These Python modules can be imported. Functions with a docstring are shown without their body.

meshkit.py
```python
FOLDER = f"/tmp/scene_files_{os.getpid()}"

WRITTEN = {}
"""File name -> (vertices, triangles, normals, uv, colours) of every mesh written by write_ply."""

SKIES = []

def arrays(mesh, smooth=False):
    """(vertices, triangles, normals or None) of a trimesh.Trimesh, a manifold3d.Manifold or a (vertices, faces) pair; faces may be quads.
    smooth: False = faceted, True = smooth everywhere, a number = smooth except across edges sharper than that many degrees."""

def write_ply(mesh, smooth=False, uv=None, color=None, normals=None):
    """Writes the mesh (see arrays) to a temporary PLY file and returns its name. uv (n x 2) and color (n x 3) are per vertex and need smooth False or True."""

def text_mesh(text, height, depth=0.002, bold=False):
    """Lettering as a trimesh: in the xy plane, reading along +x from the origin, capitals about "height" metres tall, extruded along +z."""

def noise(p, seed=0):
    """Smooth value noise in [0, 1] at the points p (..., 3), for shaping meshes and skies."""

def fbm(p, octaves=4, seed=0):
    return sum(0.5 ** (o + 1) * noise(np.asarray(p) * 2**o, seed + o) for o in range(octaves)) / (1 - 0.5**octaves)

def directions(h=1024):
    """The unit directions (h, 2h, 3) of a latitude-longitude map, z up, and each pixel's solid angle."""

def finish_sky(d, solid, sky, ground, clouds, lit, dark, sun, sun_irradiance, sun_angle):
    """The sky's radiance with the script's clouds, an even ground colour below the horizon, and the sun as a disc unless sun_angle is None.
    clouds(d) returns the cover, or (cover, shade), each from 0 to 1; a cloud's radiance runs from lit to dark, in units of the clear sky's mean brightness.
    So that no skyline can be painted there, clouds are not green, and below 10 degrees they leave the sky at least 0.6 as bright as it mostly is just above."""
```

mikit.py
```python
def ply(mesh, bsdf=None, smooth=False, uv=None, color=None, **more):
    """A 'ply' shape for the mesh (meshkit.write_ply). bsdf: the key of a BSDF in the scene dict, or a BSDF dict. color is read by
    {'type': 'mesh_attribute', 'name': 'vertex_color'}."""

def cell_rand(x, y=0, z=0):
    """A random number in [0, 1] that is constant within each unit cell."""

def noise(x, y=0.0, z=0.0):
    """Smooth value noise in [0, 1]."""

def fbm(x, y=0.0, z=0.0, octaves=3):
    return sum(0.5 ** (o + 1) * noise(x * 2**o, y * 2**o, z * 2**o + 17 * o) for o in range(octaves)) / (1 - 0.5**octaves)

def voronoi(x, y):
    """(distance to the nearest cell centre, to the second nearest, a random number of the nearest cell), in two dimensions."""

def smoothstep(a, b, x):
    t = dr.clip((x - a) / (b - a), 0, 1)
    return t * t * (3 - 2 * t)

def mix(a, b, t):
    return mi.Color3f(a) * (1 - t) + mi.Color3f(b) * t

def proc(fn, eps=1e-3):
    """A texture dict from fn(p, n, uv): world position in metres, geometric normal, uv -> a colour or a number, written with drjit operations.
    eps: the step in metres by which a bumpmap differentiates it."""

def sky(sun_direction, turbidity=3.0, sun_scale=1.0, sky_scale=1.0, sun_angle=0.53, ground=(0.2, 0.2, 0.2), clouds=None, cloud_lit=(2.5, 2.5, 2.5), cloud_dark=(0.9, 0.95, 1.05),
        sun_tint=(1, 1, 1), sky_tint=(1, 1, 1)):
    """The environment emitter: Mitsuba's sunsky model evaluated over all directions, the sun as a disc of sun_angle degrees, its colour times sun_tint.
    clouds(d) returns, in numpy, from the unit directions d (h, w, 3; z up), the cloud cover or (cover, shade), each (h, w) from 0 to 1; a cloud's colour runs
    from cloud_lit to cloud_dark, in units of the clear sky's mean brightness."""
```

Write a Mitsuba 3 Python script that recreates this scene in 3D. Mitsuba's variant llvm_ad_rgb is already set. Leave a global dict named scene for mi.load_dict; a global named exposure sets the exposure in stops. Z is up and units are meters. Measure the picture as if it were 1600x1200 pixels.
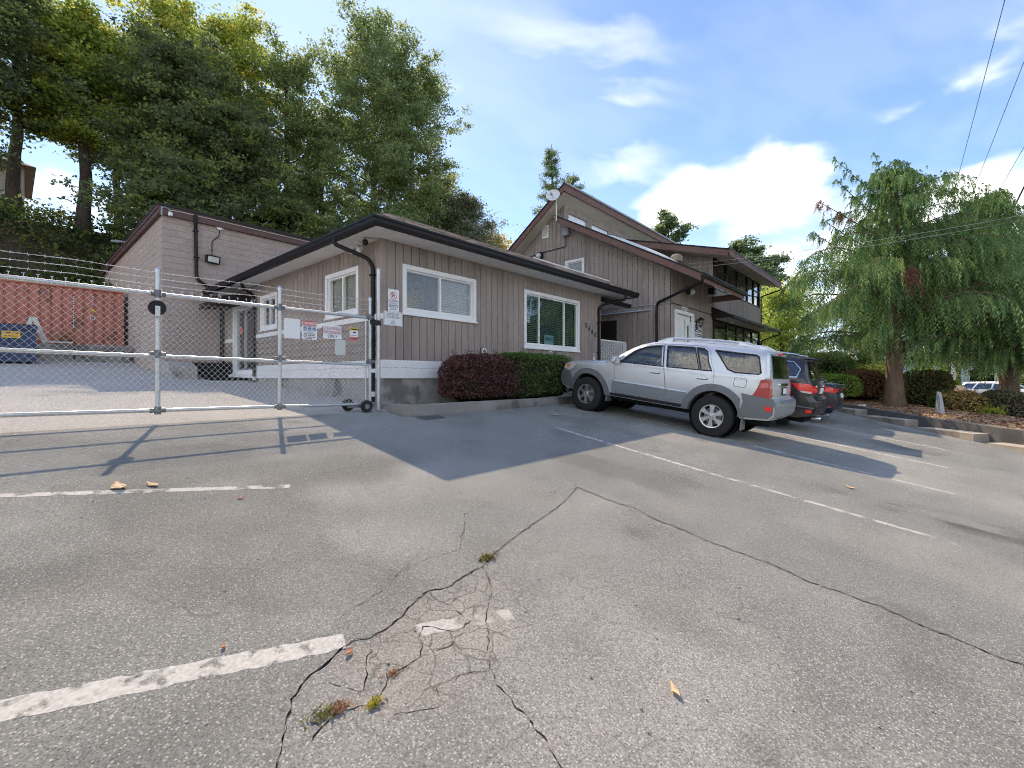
import math, random
import numpy as np, trimesh, shapely, manifold3d as m3
import drjit as dr
import mitsuba as mi
import mikit, meshkit
from mikit import noise, fbm, voronoi, cell_rand, smoothstep, mix, proc
from shapely.geometry import Polygon, LineString, Point, box as sbox
from shapely import affinity
from shapely.ops import unary_union
PI = math.pi
T = mi.ScalarTransform4f
scene, labels = {}, {}

# ------------------------------------------------------------------ camera, sky, exposure
EYE = 1.49
scene['camera'] = {'type': 'perspective', 'fov': 96.74, 'fov_axis': 'x', 'near_clip': 0.05, 'far_clip': 2000.0,
                   'principal_point_offset_y': 0.0075,
                   'to_world': T().look_at(origin=[0, 0, EYE], target=[0.74324, 0.66902, EYE], up=[0, 0, 1])}


def clouds(d):
    """A broken bank of fair-weather cloud low in the sky, thin veils of high cloud above it, and an added bank behind the camera for fill."""
    x, y, z = d[..., 0], d[..., 1], np.maximum(d[..., 2], 0.0)
    k = 1.0 / (z + 0.22)
    p = np.stack([x * k * 1.5, y * k * 1.5, z * 2.0], -1)
    wp = np.stack([meshkit.fbm(p * 1.3 + 11, 4, 21), meshkit.fbm(p * 1.3 + 57, 4, 22), meshkit.fbm(p * 1.3 + 93, 4, 23)], -1) - 0.5
    n = meshkit.fbm(p * 1.7 + wp * 1.3 + 7.3, 8, 3) + 0.16 * (meshkit.fbm(p * 7.0 + wp * 3.0, 5, 31) - 0.5)
    low = np.clip((0.72 - z) / 0.45, 0, 1)
    az = np.arctan2(y, x)
    el_ = np.arcsin(np.clip(d[..., 2], -1, 1))

    def bank(a, el, wa, we):
        da = (az - a + PI) % (2 * PI) - PI
        return np.exp(-(da / wa) ** 2 - ((el_ - el) / we) ** 2)

    b = 0.30 * bank(0.27, 0.35, 0.18, 0.12) + 0.22 * bank(0.44, 0.33, 0.14, 0.07) + 0.20 * bank(0.20, 0.20, 0.30, 0.06) + 0.24 * bank(-0.08, 0.29, 0.16, 0.07) + 0.15 * bank(0.53, 0.43, 0.05, 0.05) - 0.20 * bank(0.85, 0.6, 0.45, 0.35)
    b = b + 0.24 * np.clip(2.2 - np.abs((az + 2.3 + PI) % (2 * PI) - PI), 0, 1) * np.clip(1.6 * (1.25 - el_), 0, 1)  # unseen cloud bank behind the camera, added to lift the shaded walls
    s = n + b
    cum = np.clip((s - 0.62) / 0.20, 0, 1)
    veil = np.clip((meshkit.fbm((p + wp * 0.5) * np.array([0.9, 2.1, 1.0]) + 31.0, 6, 5) - 0.47) / 0.35, 0, 1) * 0.30 * (0.45 + 0.55 * low)
    wisp = np.clip((meshkit.fbm(np.stack([p[..., 0] * 2.2 - p[..., 1] * 1.0, p[..., 1] * 5.0 + p[..., 0] * 2.5, p[..., 2] * 3], -1) + wp * 2.2 + 70.0, 6, 41) - 0.44) / 0.30, 0, 1) * np.clip(1.35 * (bank(0.66, 0.56, 0.16, 0.09) + bank(0.50, 0.50, 0.07, 0.16)) + 0.12, 0, 1) * 0.62
    veil = 1 - (1 - veil) * (1 - wisp)
    haze = np.clip(1 - z / 0.30, 0, 1) * 0.35
    cover = 1 - (1 - cum * cum * (3 - 2 * cum)) * (1 - veil) * (1 - haze)
    shade = np.clip((meshkit.fbm(p * 2.4 + wp + 3.0, 5, 9) - 0.44) * 2.0, 0, 0.75) * cum
    return cover, shade


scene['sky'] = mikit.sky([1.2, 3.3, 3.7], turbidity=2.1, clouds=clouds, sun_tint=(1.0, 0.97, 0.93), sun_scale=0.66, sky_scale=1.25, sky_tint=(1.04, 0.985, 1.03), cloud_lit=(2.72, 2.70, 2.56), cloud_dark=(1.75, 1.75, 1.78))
exposure = 2.56


# ------------------------------------------------------------------ materials
def rgb(c):
    return {'type': 'rgb', 'value': list(map(float, c))}


def mat(name, color, rough=0.6, metal=0.0, spec=0.5, clear=0.0, bump=None, bscale=1.0, **more):
    col = proc(color) if callable(color) else (color if isinstance(color, dict) else rgb(color))
    b = {'type': 'principled', 'base_color': col, 'roughness': rough if not callable(rough) else proc(rough), 'metallic': metal, 'specular': spec, **more}
    if clear:
        b['clearcoat'] = clear
        b['clearcoat_gloss'] = 0.95
    if bump:
        b = {'type': 'bumpmap', 'tex': proc(bump, 2e-3), 'scale': bscale, 'b': b}
    scene[name] = {'type': 'twosided', 'b': b}


def asphalt(c0, warm, stone, worn, net):
    def fn(p, n, uv):
        big = fbm(p.x * 0.55 + 3.1, p.y * 0.55, 0, 4)
        mid = fbm(p.x * 2.6, p.y * 2.6 + 9.0, 0, 4)
        d1, d2, r = voronoi(p.x * 92.0, p.y * 92.0)
        s1, s2, q = voronoi(p.x * 170.0 + 5.0, p.y * 170.0)
        base = mix(c0, warm, smoothstep(0.40, 0.66, big)) * (0.84 + 0.30 * mid)
        light = smoothstep(1 - stone, 1.0, r) * smoothstep(0.50, 0.20, d1)
        dark = smoothstep(0.50, 0.15, d1) * smoothstep(0.30, 0.0, r)
        c = base * (0.66 + 0.56 * q) * (1 - 0.45 * dark)
        c = mix(c, mi.Color3f(0.52, 0.50, 0.47), light * worn)
        # crazing: a net of hair cracks, dense where the surface has broken up near the joint of the two patches
        wx, wy = p.x + 0.12 * (fbm(p.x * 8, p.y * 8, 0, 4) - 0.5), p.y + 0.12 * (fbm(p.x * 8 + 7, p.y * 8 + 3, 0, 4) - 0.5)
        e1, e2, w = voronoi(wx * 6.5, wy * 6.5)
        g1, g2, w2 = voronoi(wx * 1.9 + 3, wy * 1.9)
        ax, ay = p.x - 1.45, p.y - 1.78
        broken = dr.exp(-(dr.square(ax + 0.2 * ay) * 3.2 + dr.square(ay - 0.25 * ax) * 9.0)) * net
        hair = smoothstep(0.075, 0.02, e2 - e1) * smoothstep(0.35, 0.7, broken + 0.35 * noise(p.x * 3, p.y * 3))
        hair2 = smoothstep(0.016, 0.004, g2 - g1) * smoothstep(0.42, 0.6, fbm(p.x * 0.9 + 8, p.y * 0.9, 0, 3)) * 0.35
        grit = smoothstep(0.42, 0.66, fbm(p.x * 7, p.y * 7, 1, 4) * 0.75 + broken * 0.42) * smoothstep(0.12, 0.5, broken)
        c = mix(c, mi.Color3f(0.30, 0.27, 0.235) * (0.6 + 0.8 * q), grit * 0.45)
        c = mix(c, mi.Color3f(0.060, 0.053, 0.048), dr.maximum(hair * 0.55, hair2))
        streak = fbm(p.x * 0.45 + 5, p.y * 2.6, 2, 4)
        c = c * (0.90 + 0.20 * streak)
        o1, o2, ow = voronoi(p.x * 0.55 + 2.3, p.y * 0.55 + 1.7)
        spot = smoothstep(0.16, 0.05, o1 + 0.10 * fbm(p.x * 6, p.y * 6, 4, 3)) * smoothstep(0.45, 0.6, ow) * 0.28
        c = c * (1 - spot)
        oil = smoothstep(0.60, 0.74, fbm(p.x * 0.8 + 40, p.y * 0.9 + 11, 0, 3)) * 0.20
        dx, dy = p.x - 6.75, p.y + 0.25
        drip = dr.exp(-(dx * dx) * 9.0 - dr.square((dy - 0.35 * dx) / 1.2) * 0.9) * smoothstep(0.3, 0.6, fbm(p.x * 4, p.y * 2, 3, 3)) * 0.6
        return c * (1 - oil) * (1 - drip)
    return fn


ASPH = asphalt((0.192, 0.195, 0.182), (0.248, 0.245, 0.226), 0.30, 0.75, 0.8)


def asphalt_bump(p, n, uv):
    d1, d2, r = voronoi(p.x * 92.0, p.y * 92.0)
    return (1 - smoothstep(0.1, 0.6, d1)) * 0.004 * (0.4 + r) + 0.002 * noise(p.x * 160, p.y * 160) + 0.010 * fbm(p.x * 6, p.y * 6, 0, 3)


mat('m_asphalt', ASPH, 0.92, spec=0.25, bump=asphalt_bump, bscale=0.35)
mat('m_asphalt_old', asphalt((0.208, 0.206, 0.194), (0.258, 0.251, 0.233), 0.40, 0.85, 1.0), 0.92, spec=0.25, bump=asphalt_bump, bscale=0.45)
mat('m_yard', lambda p, n, uv: mix((0.27, 0.262, 0.25), (0.36, 0.345, 0.32), fbm(p.x * 0.7, p.y * 0.5, 0, 4)) * (0.8 + 0.4 * noise(p.x * 60, p.y * 60)), 0.95, spec=0.2)
mat('m_crack', lambda p, n, uv: mix((0.055, 0.05, 0.046), (0.20, 0.175, 0.145), smoothstep(0.36, 0.62, fbm(p.x * 9, p.y * 9, 0, 3))), 1.0, spec=0.1)
mat('m_crack_sand', lambda p, n, uv: mix((0.10, 0.085, 0.07), (0.36, 0.29, 0.22), smoothstep(0.35, 0.62, fbm(p.x * 8 + 4, p.y * 8, 0, 3))) * (0.75 + 0.5 * noise(p.x * 150, p.y * 150)), 1.0, spec=0.1)




def line_paint(p, n, uv):
    k = smoothstep(0.50, 0.74, fbm(p.x * 22, p.y * 22 + 3, 0, 5)) * 0.85 + 0.12
    return mix(mi.Color3f(0.50, 0.485, 0.45) * (0.82 + 0.3 * noise(p.x * 90, p.y * 90)), ASPH(p, n, uv), k)


def faint_paint(p, n, uv):
    k = smoothstep(0.40, 0.70, fbm(p.x * 12, p.y * 12 + 3, 0, 5))
    return mix(mi.Color3f(0.44, 0.43, 0.40) * (0.8 + 0.3 * noise(p.x * 90, p.y * 90)), ASPH(p, n, uv), k)


mat('m_line', line_paint, 0.85, spec=0.3)
mat('m_line_faint', faint_paint, 0.9, spec=0.3)


def concrete(c0, c1, stain):
    def fn(p, n, uv):
        a = fbm(p.x * 1.7 + 2, p.y * 1.7, p.z * 2.2, 4)
        b = fbm(p.x * 7, p.y * 7, p.z * 5 + 8, 3)
        s = smoothstep(0.52, 0.66, fbm(p.x * 2.3 + 20, p.y * 2.3, p.z * 1.6 + 5, 4)) * stain
        return mix(c0, c1, a) * (0.82 + 0.36 * b) * (1 - s)
    return fn


mat('m_concrete', concrete((0.27, 0.26, 0.245), (0.40, 0.385, 0.36), 0.5), 0.95, spec=0.2, bump=lambda p, n, uv: fbm(p.x * 22, p.y * 22, p.z * 22, 3) * 0.01, bscale=0.7)
mat('m_kerb', concrete((0.20, 0.195, 0.185), (0.33, 0.315, 0.29), 0.45), 0.95, spec=0.2)
mat('m_kerb_dark', concrete((0.09, 0.092, 0.095), (0.16, 0.155, 0.15), 0.3), 0.9, spec=0.3)
mat('m_tread', concrete((0.30, 0.27, 0.235), (0.42, 0.37, 0.31), 0.35), 0.95, spec=0.2)
mat('m_mulch', lambda p, n, uv: mix((0.14, 0.088, 0.055), (0.46, 0.31, 0.19), fbm(p.x * 9, p.y * 9, 0, 4)) * (0.55 + 0.9 * noise(p.x * 45, p.y * 30)), 1.0, spec=0.1)
mat('m_soil', lambda p, n, uv: mix((0.045, 0.035, 0.025), (0.11, 0.085, 0.06), fbm(p.x * 5, p.y * 5, 0, 4)), 1.0, spec=0.1)
mat('m_ground', lambda p, n, uv: mix((0.16, 0.155, 0.145), (0.10, 0.13, 0.06), smoothstep(0.45, 0.6, fbm(p.x * 0.05, p.y * 0.05, 0, 3))), 1.0, spec=0.1)
mat('m_street', lambda p, n, uv: mix((0.22, 0.215, 0.205), (0.28, 0.27, 0.26), fbm(p.x * 0.6, p.y * 0.6, 0, 3)), 0.95, spec=0.2)


def siding(c, amp):
    def fn(p, n, uv):
        g = fbm((p.x + p.y) * 40, 0.0, p.z * 2.2, 3)
        s = fbm((p.x + p.y) * 1.1, 3.0, p.z * 0.8, 3)
        streak = smoothstep(0.50, 0.78, fbm((p.x + p.y) * 6.0, 1.0, p.z * 0.45, 3)) * 0.16
        return mi.Color3f(c) * (1 - amp + 2 * amp * g) * (0.88 + 0.24 * s) * (1 - streak)
    return fn


mat('m_siding', siding((0.318, 0.262, 0.230), 0.13), 0.75, spec=0.3, bump=lambda p, n, uv: fbm((p.x + p.y) * 70, 0, p.z * 4, 2) * 0.002, bscale=0.6)
mat('m_siding_b', siding((0.332, 0.275, 0.242), 0.14), 0.75, spec=0.3)
mat('m_siding_grey', siding((0.312, 0.266, 0.236), 0.15), 0.75, spec=0.3)
mat('m_siding_grey_b', siding((0.330, 0.282, 0.250), 0.15), 0.75, spec=0.3)
mat('m_lap', siding((0.285, 0.24, 0.205), 0.12), 0.75, spec=0.3)
mat('m_groove', (0.03, 0.025, 0.022), 0.95, spec=0.1)
mat('m_block', lambda p, n, uv: mix((0.385, 0.312, 0.272), (0.455, 0.372, 0.325), fbm(p.x * 1.3, p.y * 1.3, p.z * 1.6, 4)) * (0.9 + 0.2 * noise(p.x * 30, p.y * 30, p.z * 30)), 0.85, spec=0.25)
mat('m_block_b', lambda p, n, uv: mix((0.37, 0.30, 0.262), (0.44, 0.358, 0.312), fbm(p.x * 1.3, p.y * 1.3, p.z * 1.6 + 5, 4)), 0.85, spec=0.25)
mat('m_mortar', (0.38, 0.31, 0.27), 0.95)
mat('m_white', lambda p, n, uv: mix((0.74, 0.74, 0.73), (0.82, 0.82, 0.81), fbm(p.x * 3, p.y * 3, p.z * 3, 3)), 0.45)
mat('m_soffit', lambda p, n, uv: mix((0.62, 0.61, 0.58), (0.72, 0.71, 0.68), fbm(p.x * 2, p.y * 2, p.z * 2, 4)), 0.7)
mat('m_soffit_cream', lambda p, n, uv: mix((0.50, 0.46, 0.38), (0.58, 0.53, 0.45), fbm(p.x * 2, p.y * 2, p.z * 2, 3)), 0.75)
mat('m_black', (0.011, 0.010, 0.011), 0.45, spec=0.3)
mat('m_darkbrown', (0.020, 0.016, 0.015), 0.45, spec=0.3)
mat('m_maroon', lambda p, n, uv: mix((0.085, 0.042, 0.035), (0.13, 0.068, 0.057), fbm(p.x * 2, p.y * 2, p.z * 8, 3)), 0.6)
mat('m_redwood', lambda p, n, uv: mix((0.125, 0.066, 0.052), (0.20, 0.11, 0.088), fbm(p.x * 3, p.y * 3, p.z * 3, 3)), 0.65)
for i, (a, b) in enumerate([((0.17, 0.135, 0.115), (0.27, 0.22, 0.19)), ((0.22, 0.185, 0.165), (0.33, 0.285, 0.26)), ((0.12, 0.095, 0.082), (0.19, 0.15, 0.13))]):
    mat(f'm_shingle_{i}', a, 0.95, spec=0.15)
mat('m_roofing', (0.055, 0.055, 0.06), 0.8)
mat('m_galv', lambda p, n, uv: mix((0.47, 0.49, 0.50), (0.66, 0.68, 0.69), fbm(p.x * 9, p.y * 9, p.z * 9, 3)), 0.42, metal=0.75)
mat('m_galv_dark', (0.18, 0.19, 0.20), 0.5, metal=0.6)
mat('m_wire', (0.72, 0.72, 0.70), 0.55, metal=0.1)
mat('m_metal', (0.72, 0.72, 0.72), 0.3, metal=0.9)
mat('m_rubber', (0.022, 0.022, 0.023), 0.75, spec=0.3)
mat('m_greybox', (0.30, 0.32, 0.33), 0.5)
mat('m_lens', (0.62, 0.63, 0.60), 0.2, spec=0.6)
mat('m_dish', (0.68, 0.68, 0.67), 0.5)
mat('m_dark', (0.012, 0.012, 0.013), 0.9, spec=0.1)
mat('m_interior', (0.05, 0.05, 0.05), 0.95, spec=0.1)
mat('m_blind', (0.56, 0.60, 0.555), 0.6)
mat('m_blind_dark', (0.22, 0.235, 0.235), 0.8)
mat('m_blind_green', (0.47, 0.56, 0.50), 0.6)
mat('m_container', lambda p, n, uv: mix((0.43, 0.14, 0.09), (0.52, 0.20, 0.14), fbm(p.x * 2, p.y * 2, p.z * 2, 4)) * (1 - 0.5 * smoothstep(0.62, 0.75, fbm(p.x * 5 + 9, p.y * 5, p.z * 2, 4))), 0.6)
mat('m_navy', lambda p, n, uv: mix((0.012, 0.032, 0.095), (0.022, 0.05, 0.13), fbm(p.x * 3, p.y * 3, p.z * 3, 3)), 0.45)
mat('m_yellow', (0.72, 0.50, 0.03), 0.5)
mat('m_red', (0.55, 0.04, 0.035), 0.45)
mat('m_pinkred', (0.66, 0.16, 0.17), 0.5)
mat('m_blue', (0.02, 0.10, 0.26), 0.5)
mat('m_ink', (0.03, 0.03, 0.035), 0.6)
mat('m_ink_red', (0.30, 0.05, 0.07), 0.6)
mat('m_sign', (0.76, 0.77, 0.78), 0.4)
mat('m_sign_old', (0.55, 0.57, 0.54), 0.6)
mat('m_sign_blue', (0.50, 0.66, 0.70), 0.5)
mat('m_plastic_white', (0.66, 0.65, 0.60), 0.5)
mat('m_tan', lambda p, n, uv: mix((0.45, 0.32, 0.19), (0.60, 0.46, 0.30), fbm(p.x * 30, p.y * 30, 0, 3)), 0.9)
mat('m_leaf_dry', (0.62, 0.44, 0.25), 0.8)
mat('m_leaf_red', (0.36, 0.15, 0.08), 0.8)
mat('m_roof_tan', (0.25, 0.21, 0.175), 0.9)
mat('m_beige', (0.42, 0.38, 0.31), 0.8)
mat('m_orangewood', (0.45, 0.19, 0.08), 0.7)
mat('m_lightblue', (0.55, 0.62, 0.70), 0.6)
mat('m_rock', lambda p, n, uv: mix((0.30, 0.25, 0.24), (0.52, 0.45, 0.43), fbm(p.x * 4, p.y * 4, p.z * 4, 4)), 0.9)
mat('m_obelisk', (0.40, 0.42, 0.43), 0.7)
mat('m_bark', lambda p, n, uv: mix((0.055, 0.042, 0.034), (0.13, 0.105, 0.085), fbm(p.x * 14, p.y * 14, p.z * 3, 4)), 0.95, spec=0.1)
mat('m_bark_light', lambda p, n, uv: mix((0.12, 0.105, 0.09), (0.27, 0.25, 0.22), fbm(p.x * 12, p.y * 12, p.z * 4, 4)), 0.95, spec=0.1)
mat('m_bark_red', lambda p, n, uv: mix((0.10, 0.065, 0.045), (0.26, 0.185, 0.14), fbm(p.x * 20, p.y * 20, p.z * 2.5, 4)), 0.95, spec=0.1)
mat('m_wirecable', (0.05, 0.05, 0.055), 0.6)
# glass
scene['m_glass'] = {'type': 'thindielectric', 'int_ior': 1.5}
scene['m_glass_tint'] = {'type': 'thindielectric', 'int_ior': 1.55, 'specular_transmittance': rgb((0.50, 0.62, 0.60))}
scene['m_glass_dark'] = {'type': 'thindielectric', 'int_ior': 1.75, 'specular_transmittance': rgb((0.10, 0.11, 0.12))}
scene['m_glass_shop'] = {'type': 'thindielectric', 'int_ior': 1.6, 'specular_transmittance': rgb((0.35, 0.38, 0.38))}
# leaves: colours vary leaf by leaf, light passes through
for nm, tr in (('m_leaf', 1.2), ('m_needle', 0.7), ('m_bush', 0.5)):
    scene[nm] = {'type': 'principledthin', 'base_color': {'type': 'mesh_attribute', 'name': 'vertex_color'}, 'roughness': 0.55, 'diff_trans': tr, 'spec_trans': 0.0, 'eta': 1.4}
# car paint
mat('m_silver', (0.60, 0.63, 0.65), 0.28, metal=0.55, clear=1.0)
mat('m_clad', (0.155, 0.165, 0.178), 0.45, metal=0.15, clear=0.3)
mat('m_clad_low', (0.26, 0.285, 0.305), 0.38, metal=0.4, clear=0.5)
mat('m_carblack', (0.010, 0.011, 0.016), 0.25, spec=0.6, clear=1.0)
mat('m_carnavy', (0.012, 0.017, 0.028), 0.25, metal=0.3, spec=0.6, clear=1.0)
mat('m_carwhite', (0.62, 0.64, 0.66), 0.3, clear=1.0)
mat('m_cartrim', (0.018, 0.018, 0.02), 0.5)
mat('m_lamp_red', (0.80, 0.018, 0.016), 0.12, spec=0.7, clear=1.0)
mat('m_lamp_dark', (0.36, 0.025, 0.022), 0.12, spec=0.7, clear=1.0)
mat('m_lamp_clear', (0.62, 0.60, 0.60), 0.1, spec=0.7, clear=1.0)
mat('m_lamp_amber', (0.70, 0.28, 0.08), 0.15, clear=1.0)
mat('m_chrome', (0.80, 0.80, 0.82), 0.12, metal=1.0)
mat('m_alloy', (0.62, 0.63, 0.64), 0.25, metal=0.9)
mat('m_seat', (0.30, 0.29, 0.27), 0.85)
mat('m_orange_lamp', (0.80, 0.20, 0.03), 0.4)


# ------------------------------------------------------------------ helpers
def uniq(key):
    if key not in USED:
        USED.add(key)
        return key
    n = COUNT.get(key, 0)
    while True:
        n += 1
        k = f'{key}_{n:03d}'
        if k not in USED:
            COUNT[key] = n
            USED.add(k)
            return k


USED, COUNT = set(), {}


def obj(key, mesh, m, smooth=False, color=None, label=None, cat=None, group=None, kind=None, **more):
    k = uniq(key)
    scene[k] = mikit.ply(mesh, m, smooth, color=color, **more)
    tag(k, label, cat, group, kind)
    return k


def tag(k, label=None, cat=None, group=None, kind=None):
    e = {a: b for a, b in (('label', label), ('category', cat), ('group', group), ('kind', kind)) if b}
    if e:
        labels[k] = {**labels.get(k, {}), **e}
    return k


def thing(key, label, cat, group=None):
    return tag(uniq(key), label, cat, group)


def cat_(*ms):
    return trimesh.util.concatenate([x for x in ms])


BOX_F = trimesh.creation.box((1, 1, 1)).faces
BOX_V = trimesh.creation.box((1, 1, 1)).vertices


def box(x0, x1, y0, y1, z0, z1, bev=0.0):
    c, s = np.array([x0 + x1, y0 + y1, z0 + z1]) / 2.0, np.abs([x1 - x0, y1 - y0, z1 - z0])
    if bev <= 0:
        return trimesh.Trimesh(BOX_V * s + c, BOX_F, process=False)
    h = s / 2
    pts = []
    for sx in (-1, 1):
        for sy in (-1, 1):
            for sz in (-1, 1):
                for k in range(3):
                    q = h - bev
                    q[k] = h[k]
                    pts.append(q * [sx, sy, sz])
    m = trimesh.convex.convex_hull(np.array(pts))
    m.apply_translation(c)
    return m


def hexa(p):
    """A box with eight free corners: four of the bottom ring, four of the top ring."""
    f = np.array([[0, 2, 1], [0, 3, 2], [4, 5, 6], [4, 6, 7], [0, 1, 5], [0, 5, 4], [1, 2, 6], [1, 6, 5], [2, 3, 7], [2, 7, 6], [3, 0, 4], [3, 4, 7]])
    m = trimesh.Trimesh(np.array(p, float), f, process=False)
    if m.volume < 0:
        m.invert()
    return m


def tube(pts, r, sides=8, caps=True, closed=False):
    p = np.asarray(pts, float)
    if closed:
        p = np.vstack([p, p[:1]])
    n = len(p)
    r = np.broadcast_to(np.asarray(r, float), (n,))
    t = np.gradient(p, axis=0) if n > 2 else np.repeat((p[1:] - p[:1]), n, 0)
    if closed:
        t[0] = t[-1] = p[1] - p[-2]
    t /= np.linalg.norm(t, axis=1, keepdims=True) + 1e-12
    a = np.cross(t[0], [0, 0, 1.0] if abs(t[0, 2]) < 0.9 else [1.0, 0, 0])
    a /= np.linalg.norm(a)
    ang = np.arange(sides) * 2 * PI / sides
    vs = []
    for i in range(n):
        a = a - t[i] * (a @ t[i])
        a /= np.linalg.norm(a) + 1e-12
        b = np.cross(t[i], a)
        vs.append(p[i] + r[i] * (np.cos(ang)[:, None] * a + np.sin(ang)[:, None] * b))
    v = np.vstack(vs)
    f = []
    i, j = np.meshgrid(np.arange(n - 1), np.arange(sides), indexing='ij')
    q = np.stack([i * sides + j, i * sides + (j + 1) % sides, (i + 1) * sides + (j + 1) % sides, (i + 1) * sides + j], -1).reshape(-1, 4)
    f = np.vstack([q[:, [0, 1, 2]], q[:, [0, 2, 3]]])
    if caps and not closed:
        v = np.vstack([v, p[:1], p[-1:]])
        k = np.arange(sides)
        f = np.vstack([f, np.stack([k * 0 + n * sides, (k + 1) % sides, k], 1), np.stack([k * 0 + n * sides + 1, (n - 1) * sides + k, (n - 1) * sides + (k + 1) % sides], 1)])
    return trimesh.Trimesh(v, f, process=False)


def bend(pts, rad=0.08, n=5):
    """Rounds the corners of a polyline."""
    p = [np.asarray(q, float) for q in pts]
    out = [p[0]]
    for a, b, c in zip(p, p[1:], p[2:]):
        u, w = a - b, c - b
        lu, lw = np.linalg.norm(u), np.linalg.norm(w)
        r = min(rad, lu * 0.45, lw * 0.45)
        s, e = b + u / lu * r, b + w / lw * r
        for k in range(n + 1):
            t = k / n
            out.append((1 - t) ** 2 * s + 2 * t * (1 - t) * b + t * t * e)
    return np.array(out + [p[-1]])


def lathe(prof, sides=32):
    """Revolves (radius, height) about z."""
    return trimesh.creation.revolve(np.array(prof, float), sections=sides)


def rot(m, axis, deg, about=(0, 0, 0)):
    m = m.copy()
    m.apply_transform(trimesh.transformations.rotation_matrix(math.radians(deg), axis, about))
    return m


def mv(m, *d):
    m = m.copy()
    m.apply_translation(d)
    return m


FR = lambda y: (lambda a, b, h: np.stack([a, y - h, b], -1), False)      # a wall that faces the street: a along x, b up, h outwards
LF = lambda x: (lambda a, b, h: np.stack([x - h, a, b], -1), True)       # a wall that faces left: a along y
UP = lambda fz: (lambda a, b, h: np.stack([a, b, fz(a, b) + h], -1), False)


def slab(poly, h0, h1, frame):
    f, flip = frame
    parts = []
    for g in getattr(poly, 'geoms', [poly]):
        if g.is_empty or g.geom_type != 'Polygon' or g.area < 1e-7:
            continue
        m = trimesh.creation.extrude_polygon(g, h1 - h0, engine='earcut')
        v = f(m.vertices[:, 0], m.vertices[:, 1], m.vertices[:, 2] + h0)
        parts.append(trimesh.Trimesh(v, m.faces[:, ::-1] if flip else m.faces, process=False))
    return cat_(*parts) if parts else None


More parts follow.
